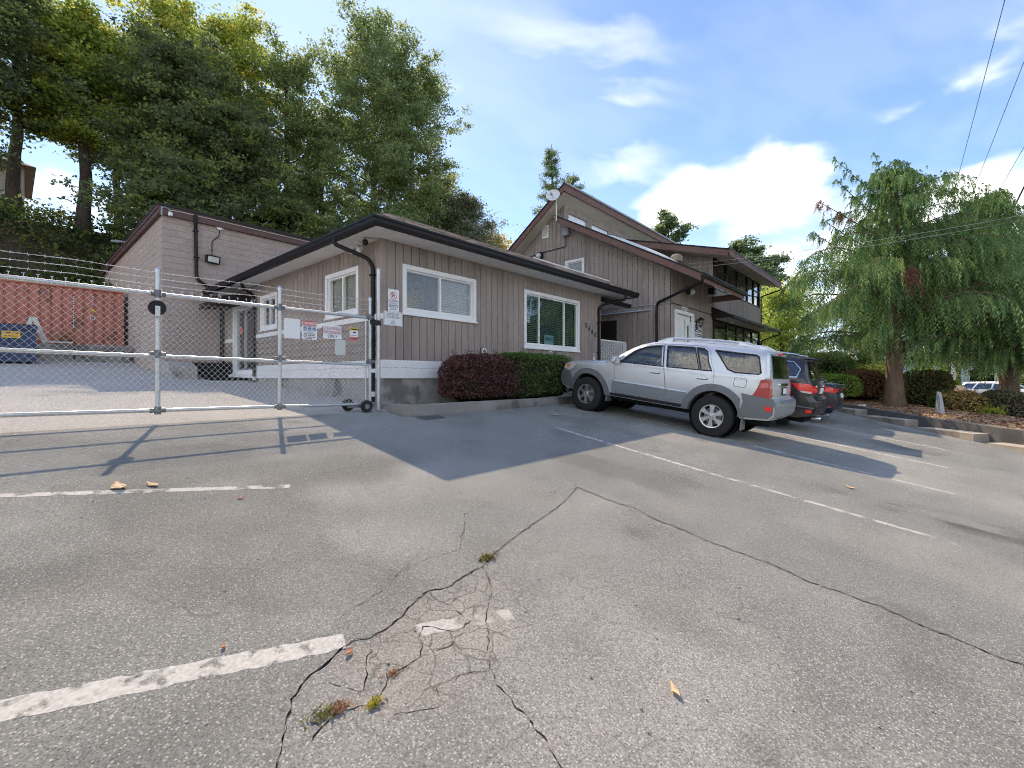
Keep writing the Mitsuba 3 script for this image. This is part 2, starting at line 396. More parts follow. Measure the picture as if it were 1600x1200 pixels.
def sheet(poly, frame, h=0.0):
    f, flip = frame
    parts = []
    for g in getattr(poly, 'geoms', [poly]):
        if g.geom_type != 'Polygon' or g.area < 1e-7:
            continue
        v, fc = trimesh.creation.triangulate_polygon(g, engine='earcut')
        v = f(v[:, 0], v[:, 1], np.full(len(v), h))
        parts.append(trimesh.Trimesh(v, fc[:, ::-1] if flip else fc, process=False))
    m = cat_(*parts)
    return m


def text(s, height, frame, a, b, h, bold=True, depth=0.002, squeeze=1.0, center=True):
    m = meshkit.text_mesh(s, height, depth, bold)
    v = m.vertices.copy()
    v[:, 0] *= squeeze
    if center:
        v[:, 0] -= (v[:, 0].min() + v[:, 0].max()) / 2
    f, flip = frame
    return trimesh.Trimesh(f(v[:, 0] + a, v[:, 1] + b, v[:, 2] + h), m.faces[:, ::-1] if flip else m.faces, process=False)


def rrect(a0, a1, b0, b1, r):
    return sbox(a0 + r, b0 + r, a1 - r, b1 - r).buffer(r, quad_segs=4)


def ring(a0, a1, b0, b1, w):
    return sbox(a0, b0, a1, b1).difference(sbox(a0 + w, b0 + w, a1 - w, b1 - w))


# ------------------------------------------------------------------ the ground
SL = 0.13                                     # the lot climbs 13 per cent towards the building
lot_z = lambda x, y: SL * np.asarray(y, float)


def yard_z(x, y):
    y = np.asarray(y, float)
    return SL * 7.1 + 0.06 * (y - 7.1) + 0.003 * np.maximum(y - 12, 0) ** 2


K = [(24.0, 7.2), (21.05, 2.34), (18.76, 0.60), (17.14, -1.04), (16.08, -1.95), (11.6, -6.2)]     # the kerb on the right
lot = Polygon([(-16, 7.1), (4.45, 7.1), (4.45, 6.5), (4.6, 6.42), (12.95, 6.62), (12.95, 8.2), (24.6, 8.2)] + K + [(11.0, -6.6), (-16, -6.6)])
CR = {
'C1a': [(4.00,2.68), (3.57,2.52), (3.30,2.44), (3.03,2.38), (2.73,2.32), (2.47,2.25), (2.28,2.19), (2.06,2.11), (1.95,2.10), (1.82,2.08), (1.72,2.06), (1.62,2.10)],
'C1b': [(1.62,2.10), (1.47,2.05), (1.35,1.99), (1.23,1.96), (1.16,1.95), (1.10,1.98), (1.03,1.97), (0.93,1.93), (0.84,1.90), (0.78,1.86), (0.74,1.81), (0.68,1.73), (0.63,1.63), (0.54,1.50), (0.3, 1.2)],
'C2': [(4.00,2.68), (3.85,2.68), (3.74,2.75), (3.55,2.68), (3.24,2.87), (2.96,2.89), (2.73,2.87), (2.55,2.82), (2.35,2.61), (2.20,2.48), (2.10,2.37), (1.98,2.38), (1.84,2.41), (1.72,2.39), (1.60,2.36), (1.50,2.31), (1.37,2.24), (1.24,2.21), (1.13,2.18)],
'C3': [(2.06,2.11), (1.97,1.95), (1.88,1.84), (1.76,1.77), (1.65,1.66), (1.53,1.52), (1.44,1.42), (1.41,1.35), (1.39,1.26), (1.38,1.17), (1.36,1.09), (1.33,0.99), (1.28,0.91)],
'C4': [(1.59,1.75), (1.50,1.73), (1.45,1.83), (1.40,1.87), (1.33,1.79), (1.27,1.70), (1.20,1.70), (1.09,1.68), (1.01,1.62), (0.96,1.61), (0.87,1.65), (0.82,1.66), (0.72,1.60)],
'C5': [(1.27,1.70), (1.40,1.67), (1.49,1.70), (1.62,1.75)],
'C6': [(0.89,1.82), (0.92,1.74), (0.97,1.69), (1.03,1.76), (1.08,1.84), (1.13,1.88)],
'C7': [(1.15,1.56), (1.09,1.55), (1.06,1.50)],
'C8': [(1.00,1.51), (1.09,1.46), (1.18,1.42), (1.18,1.45), (1.21,1.52)],
'C10': [(1.44,1.43), (1.38,1.49), (1.31,1.50), (1.26,1.48)],
'seam': [(4.00,2.68), (3.97,2.45), (3.95,2.25), (3.97,2.03), (3.87,1.76), (3.87,1.55), (3.82,1.32), (3.81,1.12), (3.80,0.94), (3.80,0.77), (3.73,0.60), (3.75,0.38), (3.75,0.20), (3.70,0.03), (3.68,-0.11), (3.67,-0.20), (3.65,-0.33), (3.66,-0.41), (3.61,-0.58), (3.54,-0.79), (3.4, -3.0), (3.3, -6.6)],
'C9': [(6.45,5.56), (5.39,4.39), (4.71,3.57), (4.20,2.96), (4.0,2.68)],
'C11': [(4.00, 2.60), (3.92,2.03), (3.78,1.90), (3.70,1.60), (3.63,1.36)],
'C12': [(1.95, 2.1), (1.90, 1.98), (1.80, 1.92), (1.72, 1.95), (1.62, 1.92), (1.55, 1.96)],
'C13': [(1.62, 2.1), (1.60, 1.98), (1.62, 1.92), (1.62, 1.80)],
}
CW = {'C1a': .0045, 'C1b': .0044, 'C2': .0032, 'C3': .0035, 'C4': .0035, 'C5': .003, 'C6': .003, 'C7': .0025, 'C8': .0025, 'C10': .0025, 'seam': .0050, 'C9': .0025, 'C11': .002, 'C12': .003, 'C13': .0025}
rng = np.random.default_rng(5)


def jag(line, w, amp, step=0.022):
    """A ragged ribbon along a polyline."""
    ls = LineString(line)
    n = max(4, int(ls.length / step))
    pts = np.array([ls.interpolate(i / n, normalized=True).coords[0] for i in range(n + 1)])
    tan = np.gradient(pts, axis=0)
    nor = np.stack([-tan[:, 1], tan[:, 0]], 1) / (np.linalg.norm(tan, axis=1, keepdims=True) + 1e-9)
    off = rng.normal(0, amp, n + 1)
    off = (off + np.roll(off, 1)) / 2
    off[0] = off[-1] = 0
    pts = pts + nor * off[:, None]
    ww = w * (0.15 + 1.3 * rng.random(n + 1) ** 1.3)
    ww[-1] *= 0.3
    poly = Polygon(np.vstack([pts + nor * ww[:, None], (pts - nor * ww[:, None])[::-1]])).buffer(0)
    return poly


ribbons = {k: jag(v, CW[k], 0.007 if k not in ('seam', 'C9') else 0.014) for k, v in CR.items()}
old = Polygon(CR['C1a'] + CR['C1b'][1:] + [(-1.0, 0.6), (-6, -1.0), (-6, -6.6)] + CR['seam'][::-1][:-1]).buffer(0)
allcr = unary_union(list(ribbons.values()))
near = lot.difference(old).difference(allcr)
obj('parking_lot', sheet(near, UP(lot_z)), 'm_asphalt', kind='structure', label='sloping grey asphalt parking lot with worn lines and cracks')
obj('parking_lot__old_asphalt', sheet(old.difference(allcr), UP(lot_z), -0.003), 'm_asphalt_old', label='older paler asphalt patch with coarse stones')
for k, g in ribbons.items():
    sandy = k in ('C3', 'C4', 'C5', 'C7', 'C8', 'C10', 'C12', 'C13')
    obj('parking_lot__crack', sheet(g.buffer(0.02), UP(lot_z), -0.012), 'm_crack_sand' if sandy or k in ('C1a', 'seam') else 'm_crack')
def flatline(a, b, w, seed):
    a, b = np.array(a), np.array(b)
    t = (b - a) / np.linalg.norm(b - a)
    nn = np.array([-t[1], t[0]]) * w / 2
    L = np.linalg.norm(b - a)
    n = int(L / 0.04) + 2
    r = np.random.default_rng(seed)
    s = np.linspace(0, 1, n)
    e1 = a + (b - a) * s[:, None] + nn * (1 + r.normal(0, 0.10, n))[:, None]
    e2 = a + (b - a) * s[:, None] - nn * (1 + r.normal(0, 0.10, n))[:, None]
    return Polygon(np.vstack([e1, e2[::-1]])).buffer(0)


lines = [((6.47, 4.79), (6.10, 2.2), 0.075, 'm_line'), ((6.10, 2.2), (5.83, -0.24), 0.075, 'm_line_faint'),
         ((9.35, 4.6), (8.39, -0.33), 0.075, 'm_line_faint'), ((11.8, 5.0), (10.79, -0.34), 0.085, 'm_line'), ((14.9, 5.0), (13.55, -0.38), 0.085, 'm_line'),
         ((-6.0, 7.75), (-0.03, 4.94), 0.085, 'm_line_faint'), ((-0.03, 4.94), (1.67, 4.14), 0.085, 'm_line_faint'),
         ((-3.6, 3.88), (-0.02, 2.42), 0.115, 'm_line'), ((-0.02, 2.42), (1.06, 2.01), 0.115, 'm_line'), ((1.36, 1.86), (1.60, 1.755), 0.09, 'm_line_faint'), ((1.60, 1.755), (1.83, 1.65), 0.085, 'm_line_faint')]
for i, (a, b, w, m) in enumerate(lines):
    g = flatline(a, b, w, i + 3).difference(allcr)
    obj('parking_lot__painted_line', sheet(g, UP(lot_z), -0.0018 if 1.3 < a[0] < 2 else 0.0012), m)

# the yard behind the gate: a fine grid that follows the climb
gx, gy = np.meshgrid(np.linspace(-16, 4.9, 30), np.linspace(7.1, 25.0, 60), indexing='xy')
v = np.stack([gx.ravel(), gy.ravel(), yard_z(gx, gy).ravel()], 1)


def gridf(nx, ny):
    i, j = np.meshgrid(np.arange(nx - 1), np.arange(ny - 1), indexing='xy')
    q = (j * nx + i).ravel()
    return np.vstack([np.stack([q, q + 1, q + nx + 1], 1), np.stack([q, q + nx + 1, q + nx], 1)])


obj('yard_pavement', trimesh.Trimesh(v, gridf(30, 60), process=False), 'm_yard', smooth=True, kind='structure', label='pale concrete yard climbing behind the gate')


def fields(x, y):
    return np.stack([x, y, np.zeros_like(x)], -1)


def hill_z(x, y):
    x, y = np.asarray(x, float), np.asarray(y, float)
    up = np.clip(y - 24.2, 0, 12.5) * 0.66 + np.clip(y - 36.7, 0, 60) * 0.16
    f = 1 - 0.55 * np.clip((x - 12) / 30, 0, 1)
    f = f * (1 - 0.75 * np.clip((x - 45) / 40, 0, 1))
    return 2.15 + up * f + 0.5 * (meshkit.fbm(fields(x * 0.3, y * 0.3), 3, 2) - 0.5) * np.clip(y - 24.2, 0, 3)


hx, hy = np.meshgrid(np.linspace(-60, 140, 101), np.concatenate([np.linspace(23.8, 42, 40), np.linspace(44, 140, 30)]), indexing='xy')
v = np.stack([hx.ravel(), hy.ravel(), hill_z(hx, hy).ravel()], 1)
obj('hillside', trimesh.Trimesh(v, gridf(101, 70), process=False), 'm_soil', smooth=True, kind='structure', label='steep wooded hillside behind the buildings')
obj('ground', trimesh.Trimesh(np.array([[-700, -700, -0.95], [700, -700, -0.95], [700, 700, -0.95], [-700, 700, -0.95]], float), [[0, 1, 2], [0, 2, 3]], process=False), 'm_ground', kind='structure', label='flat land stretching to the horizon')

# the planted bed on the right, its kerb and its stepped concrete slabs
Kd = np.array(K)
ko = np.array([0.69, -0.72])
kerb_z = lambda x, y: 0.13 * np.asarray(y, float) + 0.27 - 0.006 * (np.asarray(x, float) - 18)


def bed_z(x, y):
    d = (np.asarray(x) - 18.76) * 0.69 + (np.asarray(y) - 0.6) * -0.72
    al = (np.asarray(x) - 18.76) * 0.72 + (np.asarray(y) - 0.6) * 0.69
    return 0.36 + 0.055 * al - np.clip(d - 3.2, 0, 3) * 0.16 + 0.10 * (meshkit.fbm(fields(np.asarray(x) * 1.1, np.asarray(y) * 1.1), 3, 4) - 0.5)


ks = LineString(K)
n = 60
kp = np.array([ks.interpolate(i / n, normalized=True).coords[0] for i in range(n + 1)])
rows = [kp + ko * w for w in np.linspace(0.16, 5.0, 12)]
rows = np.array(rows)
v = np.concatenate([rows, bed_z(rows[..., 0], rows[..., 1])[..., None]], -1).reshape(-1, 3)
obj('planting_bed', trimesh.Trimesh(v, gridf(n + 1, 12), process=False), 'm_mulch', smooth=True, kind='structure', label='brown bark mulch bed beside the lot')
kt = []
for i in range(n):
    a, b = kp[i], kp[i + 1]
    za, zb = [max(bed_z(*q) + 0.03, lot_z(*q) + 0.16) for q in (a, b)]
    kt.append(hexa([[*a, -1.0], [*b, -1.0], [*(b + ko * .18), -1.0], [*(a + ko * .18), -1.0], [*a, za], [*b, zb], [*(b + ko * .18), zb], [*(a + ko * .18), za]]))
obj('bed_kerb', cat_(*kt), 'm_kerb_dark', kind='structure', label='dark low kerb wall edging the mulch bed')
for i, (s0, s1) in enumerate([(5.55, 7.25), (7.6, 9.3), (9.65, 11.25), (11.6, 13.3)]):
    a, b = np.array(ks.interpolate(s0).coords[0]), np.array(ks.interpolate(s1).coords[0])
    nn = -ko * 0.42
    z = max(lot_z(*a), lot_z(*(a + nn))) + 0.055
    obj('bed_kerb__step_slab', hexa([[*b, -1], [*a, -1], [*(a + nn), -1], [*(b + nn), -1], [*b, z], [*a, z], [*(a + nn), z - .01], [*(b + nn), z - .01]]), 'm_tread')
# the street beyond the bed
s0, s1 = np.array([18.76, .6]) + ko * 5.0, np.array([18.76, .6]) + ko * 30
al = np.array([.72, .69])
st = [s0 - al * 14, s1 - al * 14, s1 + al * 90, s0 + al * 90]
obj('street', trimesh.Trimesh(np.array([[*q, -0.46] for q in st]), [[0, 1, 2], [0, 2, 3]], process=False), 'm_street', kind='structure', label='pale street beyond the mulch bed')
fp = [s0 - al * 14, s0 - al * 14 + ko * .15, s0 + al * 60 + ko * .15, s0 + al * 60]
obj('street_kerb', hexa([[*q, -0.6] for q in fp] + [[*q, -0.34] for q in fp]), 'm_kerb', kind='structure', label='low concrete kerb along the street')

# kerb and bed in front of the office
pk = [(4.55, 6.47), (12.85, 6.62), (12.85, 6.74), (4.68, 6.60), (4.62, 7.55), (4.47, 7.55)]
pk = Polygon(pk)
f = UP(lambda a, b: np.full_like(a, 0.0))
obj('planter_kerb', slab(pk, 0.2, 1.03, f), 'm_kerb', kind='structure', label='stained concrete kerb of the bed in front of the office')
obj('planter_soil', slab(Polygon([(4.66, 6.62), (12.83, 6.74), (12.83, 7.72), (4.64, 7.72)]), 0.3, 0.96, f), 'm_soil', kind='structure', label='dark soil of the bed below the office wall')
dg = [box(4.62 + i * .055, 4.65 + i * .055, 6.12, 6.36, 0.0, 0.03) for i in range(9)]
for q in dg:
    q.vertices[:, 2] += lot_z(0, q.vertices[:, 1]) - 0.012
obj('parking_lot__drain_grate', cat_(*dg), 'm_galv_dark')


# ------------------------------------------------------------------ the office
def boards(key, frame, a0, a1, b0, b1, pitch, holes, mats, t=0.022, gap=0.015, seed=1, top=None):
    """Vertical boards, each a piece of its own, from b0 to b1 (or up to the line top), cut round the holes."""
    r = np.random.default_rng(seed)
    n = max(1, round((a1 - a0) / pitch))
    w = (a1 - a0) / n
    hs = unary_union([sbox(h[0], h[2], h[1], h[3]) for h in holes]) if holes else None
    for i in range(n):
        p = sbox(a0 + i * w + gap / 2, b0, a0 + (i + 1) * w - gap / 2, b1)
        if top is not None:
            p = p.intersection(top)
        if hs is not None:
            p = p.difference(hs)
        for g in getattr(p, 'geoms', [p]):
            if g.is_empty or g.geom_type != 'Polygon' or g.area < 0.004:
                continue
            m = slab(g, 0.004, t + r.uniform(-.0015, .0015), frame)
            obj(key, m, mats[r.random() < 0.4])


def window(host, frame, a0, a1, b0, b1, panes, trim=0.09, sill=True, blind=None, blindh=1.0, glass='m_glass', sash=0.035, pitch=0.028, deep=0.09, split=None, proud=0.035, trimmat='m_white'):
    """Trim, sash, panes and blinds of one window in the opening a0..a1, b0..b1 (measured over the trim)."""
    k = uniq(host + '__window')
    obj(k + '__trim', slab(ring(a0, a1, b0, b1, trim), -0.02, proud, frame), trimmat)
    if sill:
        obj(k + '__sill', slab(sbox(a0 - .02, b0 - .035, a1 + .02, b0 - .001), -0.01, proud + .03, frame), trimmat)
    i0, i1, j0, j1 = a0 + trim, a1 - trim, b0 + trim, b1 - trim
    obj(k + '__sash', slab(ring(i0 + .001, i1 - .001, j0 + .001, j1 - .001, sash), -deep, -0.012, frame), 'm_white')
    edges = [i0 + sash] + [i0 + (i1 - i0) * s for s in (split or [])] + [i1 - sash]
    for e in edges[1:-1]:
        obj(k + '__mullion', slab(sbox(e - .022, j0 + sash + .001, e + .022, j1 - sash - .001), -deep + .01, -0.008, frame), 'm_white')
    for q, (c, d) in enumerate(zip(edges, edges[1:])):
        pm = sheet(sbox(c, j0 + sash, d, j1 - sash), frame, -0.03 - 0.012 * (q % 2))
        obj(k + '__pane', pm, glass)
        bm = blind[q % len(blind)] if blind else None
        if bm:
            f, flip = frame
            sl = []
            z = j1 - sash
            while z > j0 + sash + (1 - blindh) * (j1 - j0):
                sl.append(slab(sbox(c + .01, z - 0.0035, d - .01, z), -0.130, -0.106, frame))
                z -= pitch
            v = np.vstack([x.vertices for x in sl])
            # tilt the slats
            bl = cat_(*sl)
            ax = bl.vertices
            hh = (-ax[:, 1] if not flip else -ax[:, 0])
            hh = hh - hh.mean()
            ax[:, 2] += hh * (0.95 if bm != 'm_blind_green' else 0.75)
            obj(k + '__blind', bl, bm)
    obj(k + '__room', slab(sbox(i0 - .06, j0 - .06, i1 + .06, j1 + .06), -0.32, -0.30, frame), 'm_interior')
    return k


o = thing('office_building', 'low taupe office with vertical boards, white windows and black gutters', 'building')
WX, WY, WE, WN = 4.83, 7.70, 12.81, 17.09        # left wall, front wall, right end, back
F1, L1 = FR(WY), LF(WX)
win1, win2 = (5.27, 7.28, 2.79, 3.77), (9.0, 11.57, 2.30, 3.81)
wl1, wl2, door = (8.54, 9.98, 2.82, 3.79), (12.72, 13.9, 2.83, 3.79), (14.28, 16.2, 1.62, 3.77)
op = lambda q, e=0.05: sbox(q[0] + e, q[2] + e, q[1] - e, q[3] - e)
fw = slab(sbox(WX, 1.5, WE, 4.17).difference(unary_union([op(win1), op(win2)])), -0.14, 0.002, F1)
obj(o + '__front_wall', fw, 'm_groove')
lw = slab(sbox(WY, 1.5, WN, 4.17).difference(unary_union([op(wl1), op(wl2), op(door)])), -0.14, 0.002, L1)
obj(o + '__left_wall', lw, 'm_groove')
obj(o + '__right_wall', box(WE - .14, WE, WY + .14, WN, 0.9, 4.17), 'm_siding')
boards(o + '__front_wall__siding_board', F1, WX + .085, WE, 1.85, 4.165, 0.193, [win1, win2], ('m_siding', 'm_siding_b'), seed=2)
obj(o + '__front_wall__corner_board', slab(sbox(WX - .022, 1.85, WX + .082, 4.165), 0.0, 0.026, F1), 'm_siding_b')
boards(o + '__left_wall__siding_board', L1, WY + .09, WN, 2.74, 4.165, 0.193, [wl1, wl2, door], ('m_siding', 'm_siding_b'), seed=3)
obj(o + '__left_wall__corner_board', slab(sbox(WY - .0, 2.74, WY + .085, 4.165), 0.0, 0.026, L1), 'm_siding_b')
r_ = np.random.default_rng(8)
for i in range(5):                                    # lap boards below the belt, each tilted out at the foot
    z0 = 1.855 + i * 0.157
    for a, b in ((WY, 10.4), (10.42, 14.26), (16.22, WN)):
        m = slab(sbox(a, z0, b, z0 + 0.160), 0.003, 0.014, L1)
        low = m.vertices[:, 2] < z0 + 0.08
        m.vertices[low, 0] -= 0.026
        obj(o + '__left_wall__lap_board', m, 'm_lap')
for a, b in ((WY - .04, 14.26), (16.22, 16.95)):
    obj(o + '__belt_trim', slab(sbox(a, 2.63, b, 2.735), 0.0, 0.05, L1), 'm_white')
for i, (z0, z1, h) in enumerate(((1.49, 1.695, .034), (1.70, 1.848, .028))):
    obj(o + '__skirt_board', slab(sbox(WX - h, z0, WE, z1), 0.0, h, F1), 'm_white')
    obj(o + '__skirt_board', slab(sbox(WY + .001, z0, 14.2, z1), 0.0, h, L1), 'm_white')
obj(o + '__skirt_board', slab(sbox(14.2, 1.50, 17.0, 1.62), 0.0, 0.16, L1), 'm_white')
obj(o + '__foundation', cat_(box(WX + .02, WE, WY + .02, WY + .35, -0.3, 1.492), box(WX + .02, WX + .35, WY + .35, WN, -0.3, 1.502)), 'm_concrete', label='stained bare concrete footing')
window(o, F1, *win1, panes=2, split=[0.49], blind=['m_blind_dark', 'm_blind'], pitch=0.042)
kw = window(o, F1, *win2, panes=3, split=[0.24, 0.73], blind=['m_blind_green'], pitch=0.050, glass='m_glass_tint')
window(o, L1, *wl1, panes=2, split=[0.5], blind=['m_blind'], pitch=0.045)
window(o, L1, *wl2, panes=2, split=[0.5], blind=['m_blind_dark'], pitch=0.05)
# glazed door in the left wall
dk = o + '__door'
obj(dk, slab(ring(14.40, 16.06, 1.66, 3.64, 0.07), -0.08, 0.0, L1), 'm_white', label='white framed glazed door')
obj(dk + '__trim', slab(ring(*door, 0.115), -0.02, 0.045, L1), 'm_white')
obj(dk + '__sash', cat_(slab(ring(14.48, 15.30, 1.74, 3.56, .04), -.07, -.02, L1), slab(ring(15.32, 15.98, 1.74, 3.56, .05), -.07, -.02, L1)), 'm_galv')
obj(dk + '__pane', sheet(sbox(14.52, 1.78, 15.26, 3.52), L1, -.05), 'm_glass_shop')
obj(dk + '__pane', sheet(sbox(15.37, 1.79, 15.93, 3.51), L1, -.05), 'm_glass_shop')
obj(dk + '__room', slab(sbox(14.2, 1.5, 16.3, 3.9), -.9, -.88, L1), 'm_interior')
obj(dk + '__handle', tube([(WX + .0, 15.42, 2.55), (WX - .05, 15.42, 2.55), (WX - .05, 15.42, 2.85), (WX, 15.42, 2.85)], .012), 'm_black')
tag(obj('stop_sticker', slab(Point(15.62, 2.95).buffer(.13, quad_segs=2), -.038, -.034, L1), 'm_pinkred'), 'small red round sticker on the glazed door pane', 'sticker')
# eaves: soffit, gutters, mansard skirt of shingles, low roof above
EX, EY, ER, EZ = 4.30, 7.07, 13.95, 4.17
obj(o + '__soffit', cat_(slab(Polygon([(EX, EY), (ER, EY), (ER, 9.3), (WE - .1, 9.3), (WE - .1, WY + .05), (WX + .05, WY + .05), (WX + .05, WN - .02), (EX, WN - .02)]), EZ, EZ + .02, UP(lambda a, b: a * 0))), 'm_soffit')


def gutter(a, b, z, inward, w=0.115, h=0.15):
    a, b, n_ = np.array(a, float), np.array(b, float), np.array(inward, float)
    prof = [(0, h), (-.012, h), (-w * .98, h), (-w, h - .012), (-w, h - .035), (-w * .86, h - .05), (-w * .80, .045), (-w * .62, 0.0), (0, 0)]
    vs = [np.array([*(p - n_ * -o_), z + q]) for p in (a, b) for o_, q in prof]
    k = len(prof)
    f = []
    for i in range(k):
        j = (i + 1) % k
        f += [[i, j, k + j], [i, k + j, k + i]]
    for i in range(1, k - 1):
        f += [[0, i + 1, i], [k, k + i, k + i + 1]]
    m = trimesh.Trimesh(np.array(vs), np.array(f), process=False)
    if m.volume < 0:
        m.invert()
    return m


def mitre(m, ax, x, sgn, inw):
    return m


obj(o + '__fascia', cat_(box(EX, ER, EY, EY + .025, EZ - .01, 4.30), box(EX, EX + .025, EY + .025, WN, EZ - .012, 4.30), box(ER - .025, ER, EY + .025, 9.3, EZ - .012, 4.30)), 'm_black')
gf = gutter((EX, EY - .002), (ER, EY - .002), 4.155, (0, 1))
gf.vertices[:, 0] += np.where(gf.vertices[:, 0] < 9, -1, 1) * np.maximum(EY - gf.vertices[:, 1], 0)
obj(o + '__gutter', gf, 'm_black', label='black front gutter')
gl = gutter((EX - .002, EY), (EX - .002, WN), 4.155, (1, 0))
gl.vertices[:, 1] -= np.where(gl.vertices[:, 1] < 9, 1, 0) * np.maximum(EX - gl.vertices[:, 0], 0)
obj(o + '__gutter', gl, 'm_black', label='black gutter along the left eave')
gr = gutter((ER + .002, EY), (ER + .002, 9.3), 4.155, (-1, 0))
gr.vertices[:, 1] -= np.where(gr.vertices[:, 1] < 8, 1, 0) * np.maximum(gr.vertices[:, 0] - ER, 0)
obj(o + '__gutter', gr, 'm_black')
SK, SZ = 0.62, 0.36                                   # the skirt runs in 0.62 m and climbs 0.36 m
T0, T1 = 4.315, 4.315 + SZ
q = [(EX - .05, EY - .05), (ER + .05, EY - .05), (ER + .05, 9.3), (EX - .05, WN)]
i = [(EX + SK, EY + SK), (ER - SK, EY + SK), (ER - SK, 9.3), (EX + SK, WN)]
vs = [[*p, T0] for p in q] + [[*p, T1] for p in i]
vs += [[11.0, 9.6, 5.05], [8, WN, 5.1]]
rf = trimesh.Trimesh(np.array(vs, float), [[0, 1, 5], [0, 5, 4], [1, 2, 6], [1, 6, 5], [3, 0, 4], [3, 4, 7], [4, 5, 8], [5, 6, 8], [4, 8, 9], [4, 9, 7], [6, 2, 9], [6, 9, 8]], process=False)
obj(o + '__roof', rf, 'm_roofing')


def shingles(p0, u, L, down, n_rows, run, rise, seed, cut, cut1):
    """Three-tab shingles on a sloping strip, joined in three tones."""
    r = np.random.default_rng(seed)
    out = [[], [], []]
    u, down = np.array(u, float), np.array(down, float)
    for j in range(n_rows):
        s = j / n_rows
        a = -0.1 + (j % 2) * 0.16
        while a < L:
            w = 0.30 + r.uniform(-.02, .02)
            lo, hi = max(a, cut * (s + 1.18 / n_rows) * run), min(a + w, L - cut1 * (s + 1.18 / n_rows) * run)
            a += w + 0.008
            if hi - lo < 0.05 or r.random() < 0.012:
                continue
            c0 = np.array([p0[0], p0[1], p0[2]]) + np.array([*down, 0]) * -s * run + [0, 0, s * rise]
            st = 1.18 / n_rows
            lift = 0.010 + r.uniform(0, .014)
            pa, pb = c0 + np.array([*u, 0]) * lo, c0 + np.array([*u, 0]) * hi
            dn = np.array([-down[0] * st * run, -down[1] * st * run, st * rise])
            up = np.array([0, 0, lift])
            out[int(r.choice(3, p=[.5, .3, .2]))].append(hexa([pa, pb, pb + dn, pa + dn, pa + up, pb + up, pb + dn + up * .35, pa + dn + up * .35]))
    return out


A = shingles((EX - .05, EY - .07, T0), (1, 0), ER - EX + .1, (0, -1), 6, SK + .05, SZ, 4, 1, 1)
B = shingles((EX - .07, EY - .05, T0), (0, 1), WN - EY + .05, (-1, 0), 6, SK + .05, SZ, 5, 1, 0)
for k in range(3):
    obj(o + '__roof__shingles', cat_(*A[k], *[b for b in B[k] if True]), f'm_shingle_{k}', kind='stuff')
obj(o + '__roof__capping', cat_(box(9.4, ER - SK, EY + SK - .02, EY + SK + .14, T1 - .02, T1 + .045), ), 'm_soffit', label='pale flashing along the roof edge')
# downspouts
d1 = bend([(4.235, 8.42, 4.20), (4.235, 8.42, 4.08), (4.70, 8.0, 3.82), (4.765, 7.93, 3.66), (4.765, 7.93, 0.92)], .10)
obj('downspout', tube(d1, .040, 10), 'm_black', smooth=40, label='black downspout at the near corner of the low office', cat='downspout')
obj('downspout__coupling', lathe([(.046, 0), (.052, .01), (.052, .09), (.046, .10)], 14).apply_translation([4.765, 7.93, 1.13]), 'm_plastic_white')
obj('downspout__strap', cat_(box(4.715, 4.83, 7.875, 7.985, 3.48, 3.51), box(4.715, 4.83, 7.875, 7.985, 2.2, 2.23)), 'm_black')
d2 = bend([(13.25, 7.03, 4.2), (13.25, 7.03, 4.0), (12.75, 7.55, 3.84), (12.62, 7.63, 3.72), (12.62, 7.63, 1.0)], .09)
obj('downspout', tube(d2, .040, 10), 'm_black', smooth=40, label='black downspout at the right end of the office front', cat='downspout')
obj('downspout_002__strap', cat_(box(12.56, 12.68, 7.585, 7.70, 3.25, 3.28), box(12.56, 12.68, 7.585, 7.70, 2.3, 2.33)), 'm_black')
d3 = bend([(4.40, 14.1, 4.18), (4.40, 14.1, 4.05), (4.74, 14.2, 3.85), (4.74, 14.2, 1.45)], .09)
obj('downspout', tube(d3, .042, 10), 'm_black', smooth=40, label='black downspout beside the glazed door of the office', cat='downspout')
obj('downspout_003__coupling', lathe([(.046, 0), (.052, .01), (.052, .09), (.046, .10)], 14).apply_translation([4.74, 14.2, 1.44]), 'm_plastic_white')
# camera and twin floodlight under the eave corner
k = thing('security_camera', 'small dark dome camera under the office eave corner', 'camera')
obj(k + '__dome', trimesh.creation.icosphere(2, .060).apply_translation([4.56, 7.86, 4.075]), 'm_black', smooth=True)
obj(k + '__bracket', cat_(box(4.42, 4.58, 7.85, 7.88, 4.05, 4.075), tube([(4.56, 7.86, 4.17), (4.56, 7.86, 4.10)], .03), tube([(4.44, 7.86, 4.06), (4.42, 7.86, 3.97)], .01)), 'm_greybox')
obj(k + '__conduit', tube(bend([(4.60, 7.84, 4.155), (4.80, 7.66, 4.155)], .05), .014), 'm_greybox')
k = thing('flood_light', 'white twin floodlight under the eave beside the dome camera', 'light')
for j, (dx, dy) in enumerate(((-.07, .06), (.07, -.06))):
    h = lathe([(0.0, 0), (.03, 0), (.035, .05), (.062, .10), (.062, .115), (0, .118)], 14)
    h = rot(h, (0, 1, 0), 210 + j * 25)
    obj(k + '__lamp_head', mv(h, 4.62 + dx, 8.25 + dy, 4.06), 'm_white', smooth=40)
obj(k + '__base', lathe([(0, 0), (.06, 0), (.06, .03), (0, .035)], 14).apply_translation([4.62, 8.25, 4.135]), 'm_white')
obj(k + '__conduit', tube([(4.62, 8.3, 4.155), (4.80, 8.5, 4.155)], .010), 'm_greybox')

# ------------------------------------------------------------------ signs on the office front
h0 = 0.028


def words(a0, a1, b, h, frame, d, seed, t=.0008):
    """A line of print too small to read: one bar for each word."""
    r, out, a = np.random.default_rng(seed + 77), [], a0
    while a < a1 - h:
        w = min(a1 - a, h * r.uniform(1.6, 5))
        out.append(slab(sbox(a, b, a + w, b + h * .8), d, d + t, frame))
        a += w + h * .7
    return cat_(*out)


